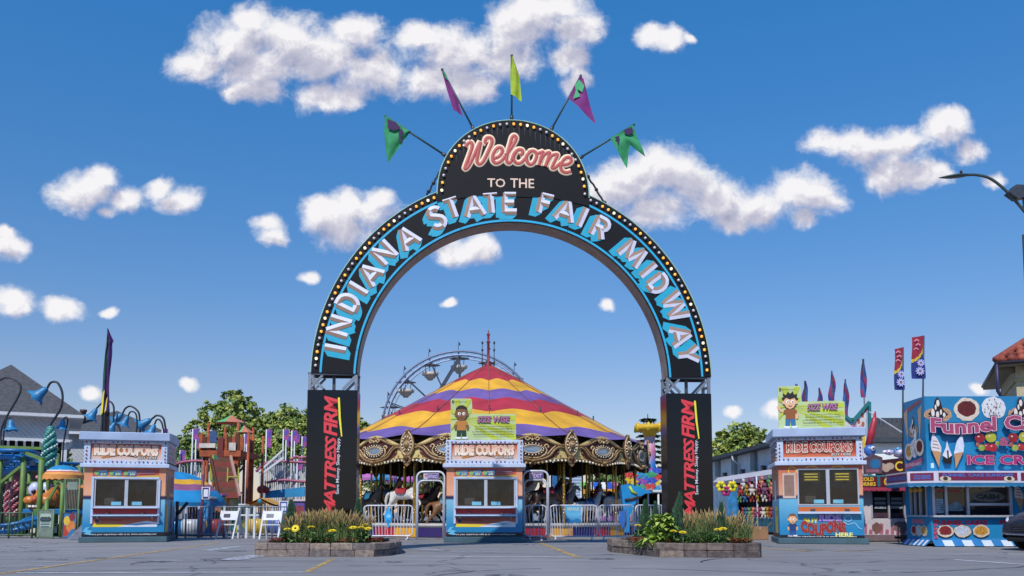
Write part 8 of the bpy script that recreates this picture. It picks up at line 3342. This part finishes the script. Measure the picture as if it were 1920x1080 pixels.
FPK, FOL, FO2 = M('#a04468', .5, var=.08, name='mauve_letters'), M('#ddc4cc', .5, var=0, name='pale_letter_edge'), M('#2c1c4e', .5, var=0, name='navy_letter_shadow')
def wv(x, y):
 return x, y - .05 * math.sin((x - fx(1746)) * 2.4) + .03
ar.text('Funnel Cakes', fx(1748), fx(2000), fz(812), fz(787), FPK, out=FOL, ow=.06, out2=FO2, ow2=.10, fn=wv, fat=.035)
ar.text('&', fx(1875), fx(1890), fz(836), fz(822), FPK, out=FOL, ow=.05, out2=FO2, ow2=.1, fat=.04)
MAG = M('#a02a66', .5, var=.05, name='magenta_letters')
ar.text('ICE CREAM', fx(1813), fx(1985), fz(871), fz(855), MAG, out=FOL, ow=.055, out2=FO2, ow2=.1, fat=.04)
ar.rect(fx(1743), fx(1749), fz(878), fz(869), M('#b8d4e4', .5, var=0))
mb.build('food_pictures', rt)
mb = MB()
sf = lambda a, b, d=0.0: side(a, b, d)
f_side = frame(side(0, 0), (-SXO, -SDW, 0), (0, 0, 1), nrm)
ar = Art(mb, f_side, .003)
ar.poly([(SL * .1, zs1 - .32), (SL * .85, zs1 - .14), (SL * .85, zs1 - .04), (SL * .1, zs1 - .20)], M('#8a4a58', .5, var=.2, name='banner_print'))
for u in (.14, .80):
 ar.poly([(SL * (u - .10), zs1 - .3), (SL * (u + .08), zs1 - .2), (SL * (u + (.06 if u < .5 else -.06)), zs1 - 1.1)], M('#c0a488', .6, var=.3, scale=18, name='wafer_print'))
pic(ar, 'sundae', SL * .46, zs1 - .72, .30)
pic(ar, 'cone2', SL * .55, zs0 + .85, .28)
pic(ar, 'apple', SL * .25, zs0 + .55, .24)
pic(ar, 'sugar', SL * .52, zs0 + .62, .26)
pic(ar, 'berry', SL * .80, zs0 + .62, .24)
ar.poly([(SL * .12, zs0 + .08), (SL * .9, zs0 + .22), (SL * .9, zs0 + .36), (SL * .12, zs0 + .24)], M('#a0567a', .5, var=.2, name='banner_print'))
ar.text('SUNDAES', SL * .16, SL * .84, zs0 + .17, zs0 + .25, FOL)
mb.build('end_pictures', rt)
# header ring with sign panels
HP = [(at(1664, 960, 22.4).x - X0, 22.4 - FYT), (at(1704, 960, 20.75).x - X0, 20.75 - FYT), (at(1758, 960, 20.4).x - X0, 20.4 - FYT), (FL, 20.4 - FYT)]
hz1, hz0 = at(1800, 883, 20.4).z, at(1800, 905, 20.4).z
mb = MB()
WTm = M('#c6c2d2', .5, var=.08, name='white_sign_frame')
for i in range(3):
 a_, b_2 = Vector((*HP[i], 0)), Vector((*HP[i + 1], 0))
 fr = frame(a_, b_2 - a_, (0, 0, 1), (b_2 - a_).cross(Vector((0, 0, 1))))
 ln = (b_2 - a_).length
 mb.box(0, ln, hz0, hz1, -.10, 0, WTm, fr)
mb.add([(HP[0][0], HP[0][1], hz1), (HP[1][0], HP[1][1], hz1), (HP[2][0], HP[2][1], hz1), (HP[3][0], HP[3][1], hz1), (FL, 0.0, hz1), (0, 0, hz1), (SXO, SDW, hz1)], [list(range(7))], WTm)
mb.build('header_box', rt)
for i, (txt) in enumerate(('SUNDAES', 'COLD DRINKS', 'FUNNEL CAKE SUNDAES')):
 a_, b_2 = Vector((*HP[i], 0)), Vector((*HP[i + 1], 0))
 fr = frame(a_, b_2 - a_, (0, 0, 1), (b_2 - a_).cross(Vector((0, 0, 1))))
 ln = (b_2 - a_).length
 mb = MB()
 ar = Art(mb, fr, .002)
 e1 = ln - .05 if i < 2 else at(1911, 960, 20.4).x - X0 - HP[2][0]
 ar.rect(.06, e1, hz0 + .05, hz1 - .04, M('#6e1a3e', .5, var=.12, name='maroon_sign'))
 LB_ = M('#2f6ab8', .5, var=.05, name='blue_sign_letters')
 if i < 2:
  ar.text(txt, .14, ln - .12, hz0 + .09, hz1 - .09, LB_, out=M('#1c2a5e', .5, var=0), ow=.03, fat=.03)
 else:
  ar.text(txt, .16, e1 - .1, hz0 + .15, hz1 - .065, LB_, out=M('#1c2a5e', .5, var=0), ow=.03, fat=.03)
  for xx in (.22, e1 - .2):
   ar.ell(xx, hz0 + .09, .13, .07, M('#c9bfa8', .6, var=.3, name='cake_print'), 14, .1)
   ar.ell(xx, hz0 + .10, .06, .05, M('#3a2a20', .6, var=0), 10)
  ar.rect(e1 + .08, ln - .05, hz0 + .05, hz1 - .04, M('#6e1a3e', .5, var=.12, name='maroon_sign'))
 mb.build('header_sign', rt)
# scalloped blue valance
mb = MB()
VB = M('#1b6a96', .6, var=.15, name='blue_valance_cloth')
vz0 = at(1800, 913, 20.4).z
for i in range(3):
 a_, b_2 = Vector((*HP[i], 0)), Vector((*HP[i + 1], 0))
 n = max(4, int((b_2 - a_).length / .16))
 for j in range(n):
  p, q = a_.lerp(b_2, j / n), a_.lerp(b_2, (j + 1) / n)
  m_ = (p + q) / 2
  mb.add([(p.x, p.y, hz0 - .002), (q.x, q.y, hz0 - .002), (q.x, q.y, vz0 + .03), (m_.x, m_.y - .02, vz0), (p.x, p.y, vz0 + .03)], [(0, 1, 2, 3, 4)], VB)
mb.build('valance', rt)
# lower body
body_y = .12
bx0 = at(1745, 960, FYT + body_y).x - X0
cz0 = .13
mb = MB()
wA = (fx(1753) , fx(1903))
cz1 = hz0 - .02
wz0, wz1 = fz(966), cz1
for a_, b_2, c_, d_ in ((bx0, wA[0], cz0, cz1), (wA[1], FL, cz0, cz1), (wA[0], wA[1], cz0, wz0)):
 mb.box(a_, b_2, body_y, body_y + .06, c_, d_, TBM)
# angled end
ex, ey = at(1699, 960, FYT + 1.3).x - X0, 1.3
ef = frame((ex, ey, 0), (bx0 - ex, body_y - ey, 0), (0, 0, 1), Vector((bx0 - ex, body_y - ey, 0)).cross(Vector((0, 0, 1))))
EL = math.hypot(bx0 - ex, body_y - ey)
for a_, b_2, c_, d_ in ((0, .22, cz0, cz1), (EL - .14, EL, cz0, cz1), (.22, EL - .14, cz0, wz0)):
 mb.box(a_, b_2, c_, d_, -.06, 0, TBM, ef)
xb_ = at(1703, 960, FYT + 2.4).x - X0
mb.box(xb_, FL, 2.4, 2.46, cz0, cz1, DARKIN)
mb.add([(ex, ey, cz0), (xb_, 2.4, cz0), (xb_, 2.4, cz1), (ex, ey, cz1)], [(0, 1, 2, 3)], TBM)
mb.box(bx0 + .1, FL, body_y + .06, 2.4, cz0, cz0 + .06, DARKIN)
mb.build('body', rt)
mb = MB()
for x in (wA[0], fx(1777), fx(1818), wA[1] - .05):
 mb.bbox(x, x + .06, body_y - .03, body_y + .05, wz0, wz1, ALU, .004)
mb.bbox(wA[0] - .05, wA[1] + .02, body_y - .16, body_y + .05, wz0 - .05, wz0, ALU, .004)
mb.bbox(fx(1822), wA[1], body_y - .02, body_y + .04, fz(948), fz(943), ALU, .004)
for u in (.24, .45, .7, EL - .19):
 mb.box(u, u + .04, wz0, wz1, -.03, .02, ALU, ef)
mb.box(.18, EL - .1, wz0 - .04, wz0, -.05, .08, ALU, ef)
wf = mb.build('window_frame', rt)
mb = MB()
mb.box(wA[0], wA[1], body_y + .03, body_y + .035, wz0, wz1, GLASS)
ar = Art(mb, FRONT(body_y + .03), .001)
ar.rect(fx(1756), fx(1775), fz(962), fz(935), M('#7fa4b8', .4, var=.2, name='menu_board'))
for q in range(6):
 ar.rect(fx(1758), fx(1772), fz(960 - q * 4), fz(959.2 - q * 4), M('#2a4a5e', .4, var=0))
ar.rect(fx(1766), fx(1808), fz(922), fz(918), M('#9e2c3e', .4, var=.3, name='red_reflection_sign'))
ar.poly([(fx(1768), fz(958)), (fx(1812), fz(958)), (fx(1810), fz(946)), (fx(1800), fz(940)), (fx(1780), fz(948)), (fx(1770), fz(944))], M('#5a7a8e', .3, var=.5, scale=9, name='bright_goods'))
ar.ell(fx(1860), fz(931), .42, .13, M('#5c6266', .4, var=.4, scale=6, name='steel_hood'))
ar.text('CASH', fx(1838), fx(1880), fz(935), fz(927), M('#15181a', .5, var=0), fat=.05)
mb.build('window_pane', wf)
mb = MB()
mb.box(.22, EL - .14, wz0, wz1, -.04, -.035, GLASS, ef)
for q in range(3):
 mb.ball(ef(.35 + q * .22, wz1 - .12, .02), .07, M('#c9a23a', .5, name='yellow_goods'), 7)
mb.build('end_window_pane', wf)
mb = MB()
ar = Art(mb, FRONT(body_y), .003)
FRD = M('#b8243e', .5, var=.05, name='red_letters')
ar.text('FUNNEL CAKES', fx(1757), fx(1855), fz(984), fz(976), FRD, out=M('#2a1c4e', .5, var=0), ow=.05, fat=.05)
mb.build('lower_lettering', rt)
for (px, kk) in ((1775, 'berry'), (1807, 'sugar'), (1842, 'apple')):
 mb = MB()
 ar = Art(mb, FRONT(body_y), .003 + px * 1e-5)
 ar.ell(fx(px), fz(996) - .01, 17 * k_, 12.5 * k_, M('#2a1c20', .6, var=0), 20)
 ar.ell(fx(px), fz(996), 16 * k_, 11.5 * k_, M('#c4b8a8', .6, var=.25, scale=18, name='cake_print'), 22, .08)
 ar.ell(fx(px), fz(995), 12 * k_, 8.5 * k_, M({'berry': '#7a1c20', 'sugar': '#b4bccc', 'apple': '#b8862e'}[kk], .6, var=.5, scale=22, name='topping_print'), 18, .1)
 mb.build('cake_picture', rt)
mb = MB()
ar = Art(mb, FRONT(body_y), .004)
ar.text('FUNNEL CAKES', fx(1880), fx(1980), fz(984), fz(976), FRD, out=M('#2a1c4e', .5, var=0), ow=.05, fat=.05)
pic(ar, 'cone', fx(1917), fz(930), .34)
for q, chh in enumerate('WAFFLE CONES'):
 if chh != ' ':
  ar.text(chh, bx0 + .05, bx0 + .13, fz(921 + q * 7.6 + 5.2), fz(921 + q * 7.6), FRD, out=M('#c8a8c4', .5, var=0), ow=.05, fat=.03)
mb.build('lower_pictures', rt)
mb = MB()
ar = Art(mb, ef, .003)
ar.text('FUNNEL', .3, EL - .3, fz(982), fz(974), M('#c4707e', .5, var=0), fat=.04, out=M('#7a2a3a', .5, var=0), ow=.06)
for u, c in ((.32, '#8a2a2a'), (.55, '#b4bccc'), (.78, '#c09a3a')):
 ar.ell(u * EL / 1.1 + .02, fz(996), .16, .14, M('#c4b8a8', .6, var=.25, scale=18, name='cake_print'), 16, .08)
 ar.ell(u * EL / 1.1 + .02, fz(995), .11, .10, M(c, .6, var=.5, scale=22, name='topping_print'), 14, .08)
mb.build('end_lower_pictures', rt)
# striped skirt
mb = MB()
SB, SWh = M('#1c6fae', .65, var=.15, name='blue_skirt_cloth'), M('#bccada', .65, var=.12, name='white_skirt_cloth')
def skirt(fr, ln, wd):
 n = int(ln / wd)
 for i in range(n + 1):
  a_, b_2 = i * wd, min(ln, (i + 1) * wd)
  if b_2 - a_ < .01:
   continue
  mb.add([fr(a_, .16, .02), fr(b_2, .16, .02), fr(b_2, .02, .16), fr(a_, .02, .16)], [(0, 1, 2, 3)], (SB, SWh)[i % 2])
 for i in range(n + 1):
  a_, b_2 = i * wd, min(ln, (i + 1) * wd)
  if b_2 - a_ > .01:
   mb.add([fr(a_, .16, .02), fr(b_2, .16, .02), fr(b_2, .20, .0), fr(a_, .20, .0)], [(0, 1, 2, 3)], SB)
skirt(frame((bx0, body_y, 0), (1, 0, 0), (0, 0, 1), (0, -1, 0)), FL - bx0, .24)
skirt(ef, EL, .11)
mb.build('striped_skirt', rt)

# ---- daisy banners
def daisy_banner(x0, x1, py0, py1, polex, polebot, label, lean):
 Y = 21.6
 p = at(polex, 960, Y)
 rt = empty('daisy_banner', (p.x, Y, 0), 0, label, 'banner', 'daisy banners over the blue trailer')
 q = lambda px, py: (at(px, py, Y).x - p.x, at(px, py, Y).z)
 top = q(polex - lean, py0)
 mb = MB()
 mb.tube([(0, .03, at(polex, polebot, Y).z - 1.2), (top[0], .03, top[1])], .022, M('#3c4450', .5, name='banner_pole'), 7)
 mb.build('pole', rt)
 mb = MB()
 zA, zB = q(x0, py1)[1], top[1]
 xa0, xa1 = q(x0, py0)[0], top[0] - .02
 xl = lambda t: xa0 + (q(x0, py0)[0] - xa0) * (1 - t) * .0 - .0
 hw = xa1 - xa0
 RDc, BLc, YLc = M('#8e1f36', .7, var=.2, name='crimson_banner'), M('#1f2f78', .7, var=.2, name='navy_banner'), M('#c9b02c', .7, var=.1, name='yellow_banner')
 def fn(s_, t_):
  return Vector((xa0 + hw * s_ + (-.04 if s_ < .01 else 0) * (1 - t_), .03 * math.sin(6 * t_ + 4 * s_), zA + (zB - zA) * t_ - .05 * (1 - s_) * (1 if t_ > .9 else 0)))
 def mt(s_, t_):
  e = t_ - (.42 + .28 * s_ ** 2)
  return RDc if e > .035 else (YLc if e > -.035 else BLc)
 mb.grid(fn, 10, 40, mt)
 cl = mb.build('cloth', rt)
 for (u, t_, r_) in ((.52, .17, .115), (.62, .36, .10)):
  mb = MB()
  ar = Art(mb, FRONT(-.04), .001)
  cx_, cz_ = xa0 + hw * u, zA + (zB - zA) * t_
  for k2 in range(10):
   a_ = 2 * PI * k2 / 10
   ar.ell(cx_ + r_ * .62 * math.cos(a_), cz_ + r_ * .62 * math.sin(a_), r_ * .42, r_ * .17, M('#a9aee0', .6, var=0, name='petal_print'), 8, rot=a_)
  ar.ell(cx_, cz_, r_ * .3, r_ * .3, M('#8a5a1e', .6, var=0), 10)
  mb.build('daisy_print', cl)
 mb = MB()
 ar = Art(mb, FRONT(-.04), .001)
 for (u, t_) in ((.35, .86), (.45, .76), (.28, .66)):
  ar.band([(xa0 + hw * u - .06, zA + (zB - zA) * t_), (xa0 + hw * u, zA + (zB - zA) * t_ + .05), (xa0 + hw * u + .06, zA + (zB - zA) * t_ + .01)], .03, M('#c98a9e', .6, var=0, name='swirl_print'))
 mb.build('swirl_print', cl)
daisy_banner(1677, 1697, 651, 731, 1698, 770, 'left daisy banner, crimson over navy, at the corner of the blue trailer', 4)
daisy_banner(1709, 1733, 629, 710, 1736, 742, 'right and taller daisy banner, crimson over navy, above the blue trailer', 3)

# ---- tile roofed house
HY = 48.0
h0 = at(1918, 960, HY)
rt = empty('tile_roofed_house', (h0.x, HY, 0), R(-25), 'cream stucco building with a red barrel tile roof above the blue trailer', 'building')
HX = 6.0
hz_e = at(1850, 683, HY).z
mb = MB()
STU = M('#b3a98c', .8, var=.18, scale=2, name='cream_stucco')
mb.box(0, 11, 0, 9, 0, hz_e - .1, STU)
mb.build('wall', rt)
mb = MB()
mb.bbox(-.95, 12, -1.0, 10, hz_e - .12, hz_e, M('#8a8068', .7, var=.15, name='soffit_board'), .01)
mb.bbox(-.12, 11.1, -.12, 9.1, hz_e - 1.0, hz_e - .85, M('#a89c72', .7, name='cornice'), .02)
for i in range(8):
 mb.bbox(.5 + i * 1.5, .9 + i * 1.5, -.8, -.001, hz_e - .42, hz_e - .121, M('#7c7464', .7, name='eave_bracket'), .03)
mb.bbox(-.9, 0, .3, .7, hz_e - .42, hz_e - .121, M('#7c7464', .7, name='eave_bracket'), .03)
mb.build('cornice', rt)
for i in range(6):
 mb = MB()
 c_ = .75 + i * 1.6
 z_ = hz_e - 1.95
 mb.prism([(c_, z_ - .26), (c_ + .26, z_), (c_, z_ + .26), (c_ - .26, z_)], FRONT(0), .001, .03, M('#4c4a44', .7, name='diamond_tile'))
 mb.build('diamond_tile', rt)
mb = MB()
TILE = [M(c, .75, var=.3, scale=6, name='clay_tile') for c in ('#8e4436', '#7c3a30', '#9e5240')]
ridge = hz_e + 4.2
n = 26
for i in range(n):          # front slope: rows of barrel tiles running up
 x_ = -1.0 + 13 * (i + .5) / n
 tmax = min(1.0, (x_ + 1.05) / 5.5, (12.05 - x_) / 5.5)
 m_ = max(1, int(14 * tmax))
 for j in range(m_):
  t0, t1 = tmax * j / m_, tmax * (j + 1) / m_
  y0_, y1_ = -1.05 + 5.5 * t0, -1.05 + 5.5 * t1
  z0_, z1_ = hz_e + .05 + 4.2 * t0, hz_e + .05 + 4.2 * t1
  mb.tube([(x_, y0_, z0_ + .07), (x_, y1_ + .05, z1_)], [.26, .20], TILE[(i * 7 + j * 3) % 3], 6)
mb.add([(-1.05, -1.05, hz_e + .02), (12.05, -1.05, hz_e + .02), (6.5, 4.45, ridge), (4.5, 4.45, ridge)], [(0, 1, 2, 3)], TILE[1])
mb.add([(-1.05, 10, hz_e + .02), (-1.05, -1.05, hz_e + .02), (4.5, 4.45, ridge), (4.5, 4.6, ridge)], [(0, 1, 2, 3)], TILE[0])
mb.add([(12.05, -1.05, hz_e + .02), (12.05, 10, hz_e + .02), (6.5, 4.6, ridge), (6.5, 4.45, ridge)], [(0, 1, 2, 3)], TILE[1])
mb.tube([(-1.05, -1.05, hz_e + .15), (4.5, 4.45, ridge + .1)], .22, TILE[0], 7)
mb.build('tile_roof', rt)
mb = MB()
mb.tube([(-1.0, -1.0, hz_e - .05), (-1.0, -.9, hz_e - 1.6), (-.7, -.6, hz_e - 2.1), (-.12, -.1, hz_e - 2.4), (-.12, -.1, 0)], .10, M('#2e2c4a', .5, name='dark_downpipe'), 8)
mb.tube([(-1.02, 9, hz_e - .02), (-1.02, -1.02, hz_e - .02), (12, -1.02, hz_e - .02)], .11, M('#2e2c3a', .5, name='dark_gutter'), 8)
mb.build('gutter_pipe', rt)

# ---- street lamp
LYY = 26.0
px_ = at(1950, 960, LYY)
rt = empty('street_lamp', (px_.x, LYY, 0), 0, 'street lamp with a flat head on a curved arm at the right edge', 'street lamp')
def lp(px, py):
 p = at(px, py, LYY)
 return (p.x - px_.x, 0, p.z)
LG = M('#4c5a58', .45, .5, var=.15, name='lamp_grey_green')
mb = MB()
mb.tube([(0, 0, 0), (0, 0, lp(1950, 440)[2])], [.13, .09], LG, 10)
mb.build('pole', rt)
mb = MB()
mb.tube([lp(*q) for q in [(v.x, v.y) for v in spl([(1950, 445), (1935, 415), (1921, 397), (1905, 378), (1880, 352), (1855, 334), (1830, 328), (1812, 328)])]], .045, LG, 8)
mb.build('arm', rt)
mb = MB()
a_, b_2 = lp(1815, 328), lp(1761, 332)
mb.grid(lambda s_, t_: Vector((a_[0] + (b_2[0] - a_[0]) * t_, .16 * math.sin(PI * (t_ * .8 + .15)) * math.cos(2 * PI * s_), a_[2] + (b_2[2] - a_[2]) * t_ + (.055 * math.sin(PI * (t_ * .75 + .2))) * math.sin(2 * PI * s_) - .02 * t_)), 12, 10, LG)
mb.lathe([(.04, 0), (.04, .09), (.03, .10), (0, .10)], DKST, 8, (lp(1802, 324)[0], 0, lp(1802, 326)[2] + .02))
mb.build('lamp_head', rt)
mb = MB()
c_ = lp(1910, 362)
mb.prism([(c_[0] - .38, c_[2] - .02), (c_[0] - .15, c_[2] + .22), (c_[0] + .32, c_[2] + .20), (c_[0] + .30, c_[2] - .14), (c_[0] - .12, c_[2] - .22)], FRONT(0), -.16, .16, DKST)
mb.bar((c_[0] + .15, 0, c_[2] - .1), (c_[0] + .15, 0, c_[2] - .5), .06, .06, LG)
mb.build('flood_light', rt)

# ---- car nose at the right edge
CYY = 18.6
cx0 = at(1928, 960, CYY).x
rt = empty('parked_car', (cx0, CYY, 0), R(20), 'dark grey car nosing in from the right edge in front of the blue trailer', 'car')
def car_sec(x):
 """half width, hood height, belt, at distance x behind the nose tip"""
 w_ = .93 * (.66 + .34 * min(1, x / .5) ** .5)
 if x < 1.15:
  top = .60 + .34 * min(1, x / .55) ** .55 + .08 * max(0, x - .55)
 elif x < 2.0:
  top = .99 + .58 * ((x - 1.15) / .85) ** .8
 elif x < 3.6:
  top = 1.57 - .03 * (x - 2.6) ** 2
 else:
  top = 1.55 - .55 * ((x - 3.6) / .9) ** 1.6
 return w_, top
PNT = M('#4a4a58', .22, .75, var=.06, name='grey_metallic_paint', spec=.6)
mb = MB()
xs = [0, .05, .12, .22, .35, .5, .7, .95, 1.15, 1.3, 1.5, 1.75, 2.0, 2.4, 2.9, 3.3, 3.6, 3.9, 4.2, 4.45]
ring = 18
secs = []
for x in xs:
 w_, top = car_sec(x)
 low = .24 + .10 * max(0, 1 - x / .3)
 pts = []
 for j in range(ring + 1):
  t = j / ring
  a_ = PI * t
  yy_ = -w_ * math.cos(a_)
  sh_ = math.sin(a_) ** .42
  belt = min(top, .82 + .0 * x)
  zz = low + (top - low) * sh_
  if zz > .95 and top > 1.05:
   yy_ *= 1 - .22 * (zz - .95) / .6
  pts.append((x, yy_, zz))
 secs.append(pts)
def carfn(i, j):
 return secs[i][j]
vs = [p for s_ in secs for p in s_]
fs, fm = [], []
GLS = M('#0e1014', .06, var=0, name='car_glass')
for i in range(len(xs) - 1):
 for j in range(ring):
  a_ = i * (ring + 1) + j
  q = [vs[k2] for k2 in (a_, a_ + 1, a_ + ring + 2, a_ + ring + 1)]
  zc = sum(p[2] for p in q) / 4
  xc = sum(p[0] for p in q) / 4
  glass = (zc > .98 and 1.2 < xc < 4.1 and zc < 1.46)
  mb.add(q, [(0, 1, 2, 3)], GLS if glass else PNT, True)
mb.add(secs[0], [list(range(ring + 1))], PNT)
body = mb.build('body', rt)
for s_ in (-1, 1):
 mb = MB()
 rt_ = Matrix.Rotation(s_ * R(38), 3, 'Z') @ Matrix.Rotation(R(-16), 3, 'Y')
 mb.ball((.27, s_ * .66, .665), .27, M('#20222a', .15, name='headlight_housing'), 14, (1.0, .34, .22), rot=rt_)
 mb.ball((.25, s_ * .67, .675), .24, M('#c8ccd8', .1, var=0, name='headlight_lens'), 14, (.95, .36, .17), rot=rt_)
 mb.build('headlight', rt)
mb = MB()
mb.bbox(-.012, .12, -.42, .42, .42, .60, M('#101114', .4, name='grille_black'), .01)
for q in range(4):
 mb.bbox(-.024, -.0125, -.38, .38, .435 + q * .042, .447 + q * .042, M('#8e9098', .2, .9, name='chrome'), .003)
mb.build('grille', rt)
mb = MB()
mb.bbox(-.005, .35, -.60, .60, .20, .33, M('#15161a', .6, name='bumper_black'), .04)
mb.tube([(.05, -.70, .40), (-.012, -.55, .36), (-.02, 0, .35), (-.012, .55, .36), (.05, .70, .40)], .022, M('#b0b2ba', .2, .9, name='chrome'), 6)
mb.build('bumper', rt)
for x in (.95, 3.55):
 for s_ in (-1, 1):
  mb = MB()
  mb.tube([(x, s_ * .74, .34), (x, s_ * .95, .34)], .34, M('#141416', .8, var=.2, name='tyre'), 22)
  wh_ = mb.build('wheel', rt)
  mb = MB()
  mb.tube([(x, s_ * .955, .34), (x, s_ * .965, .34)], .22, M('#9a9ca4', .3, .8, name='alloy_rim'), 18)
  mb.build('rim', wh_)
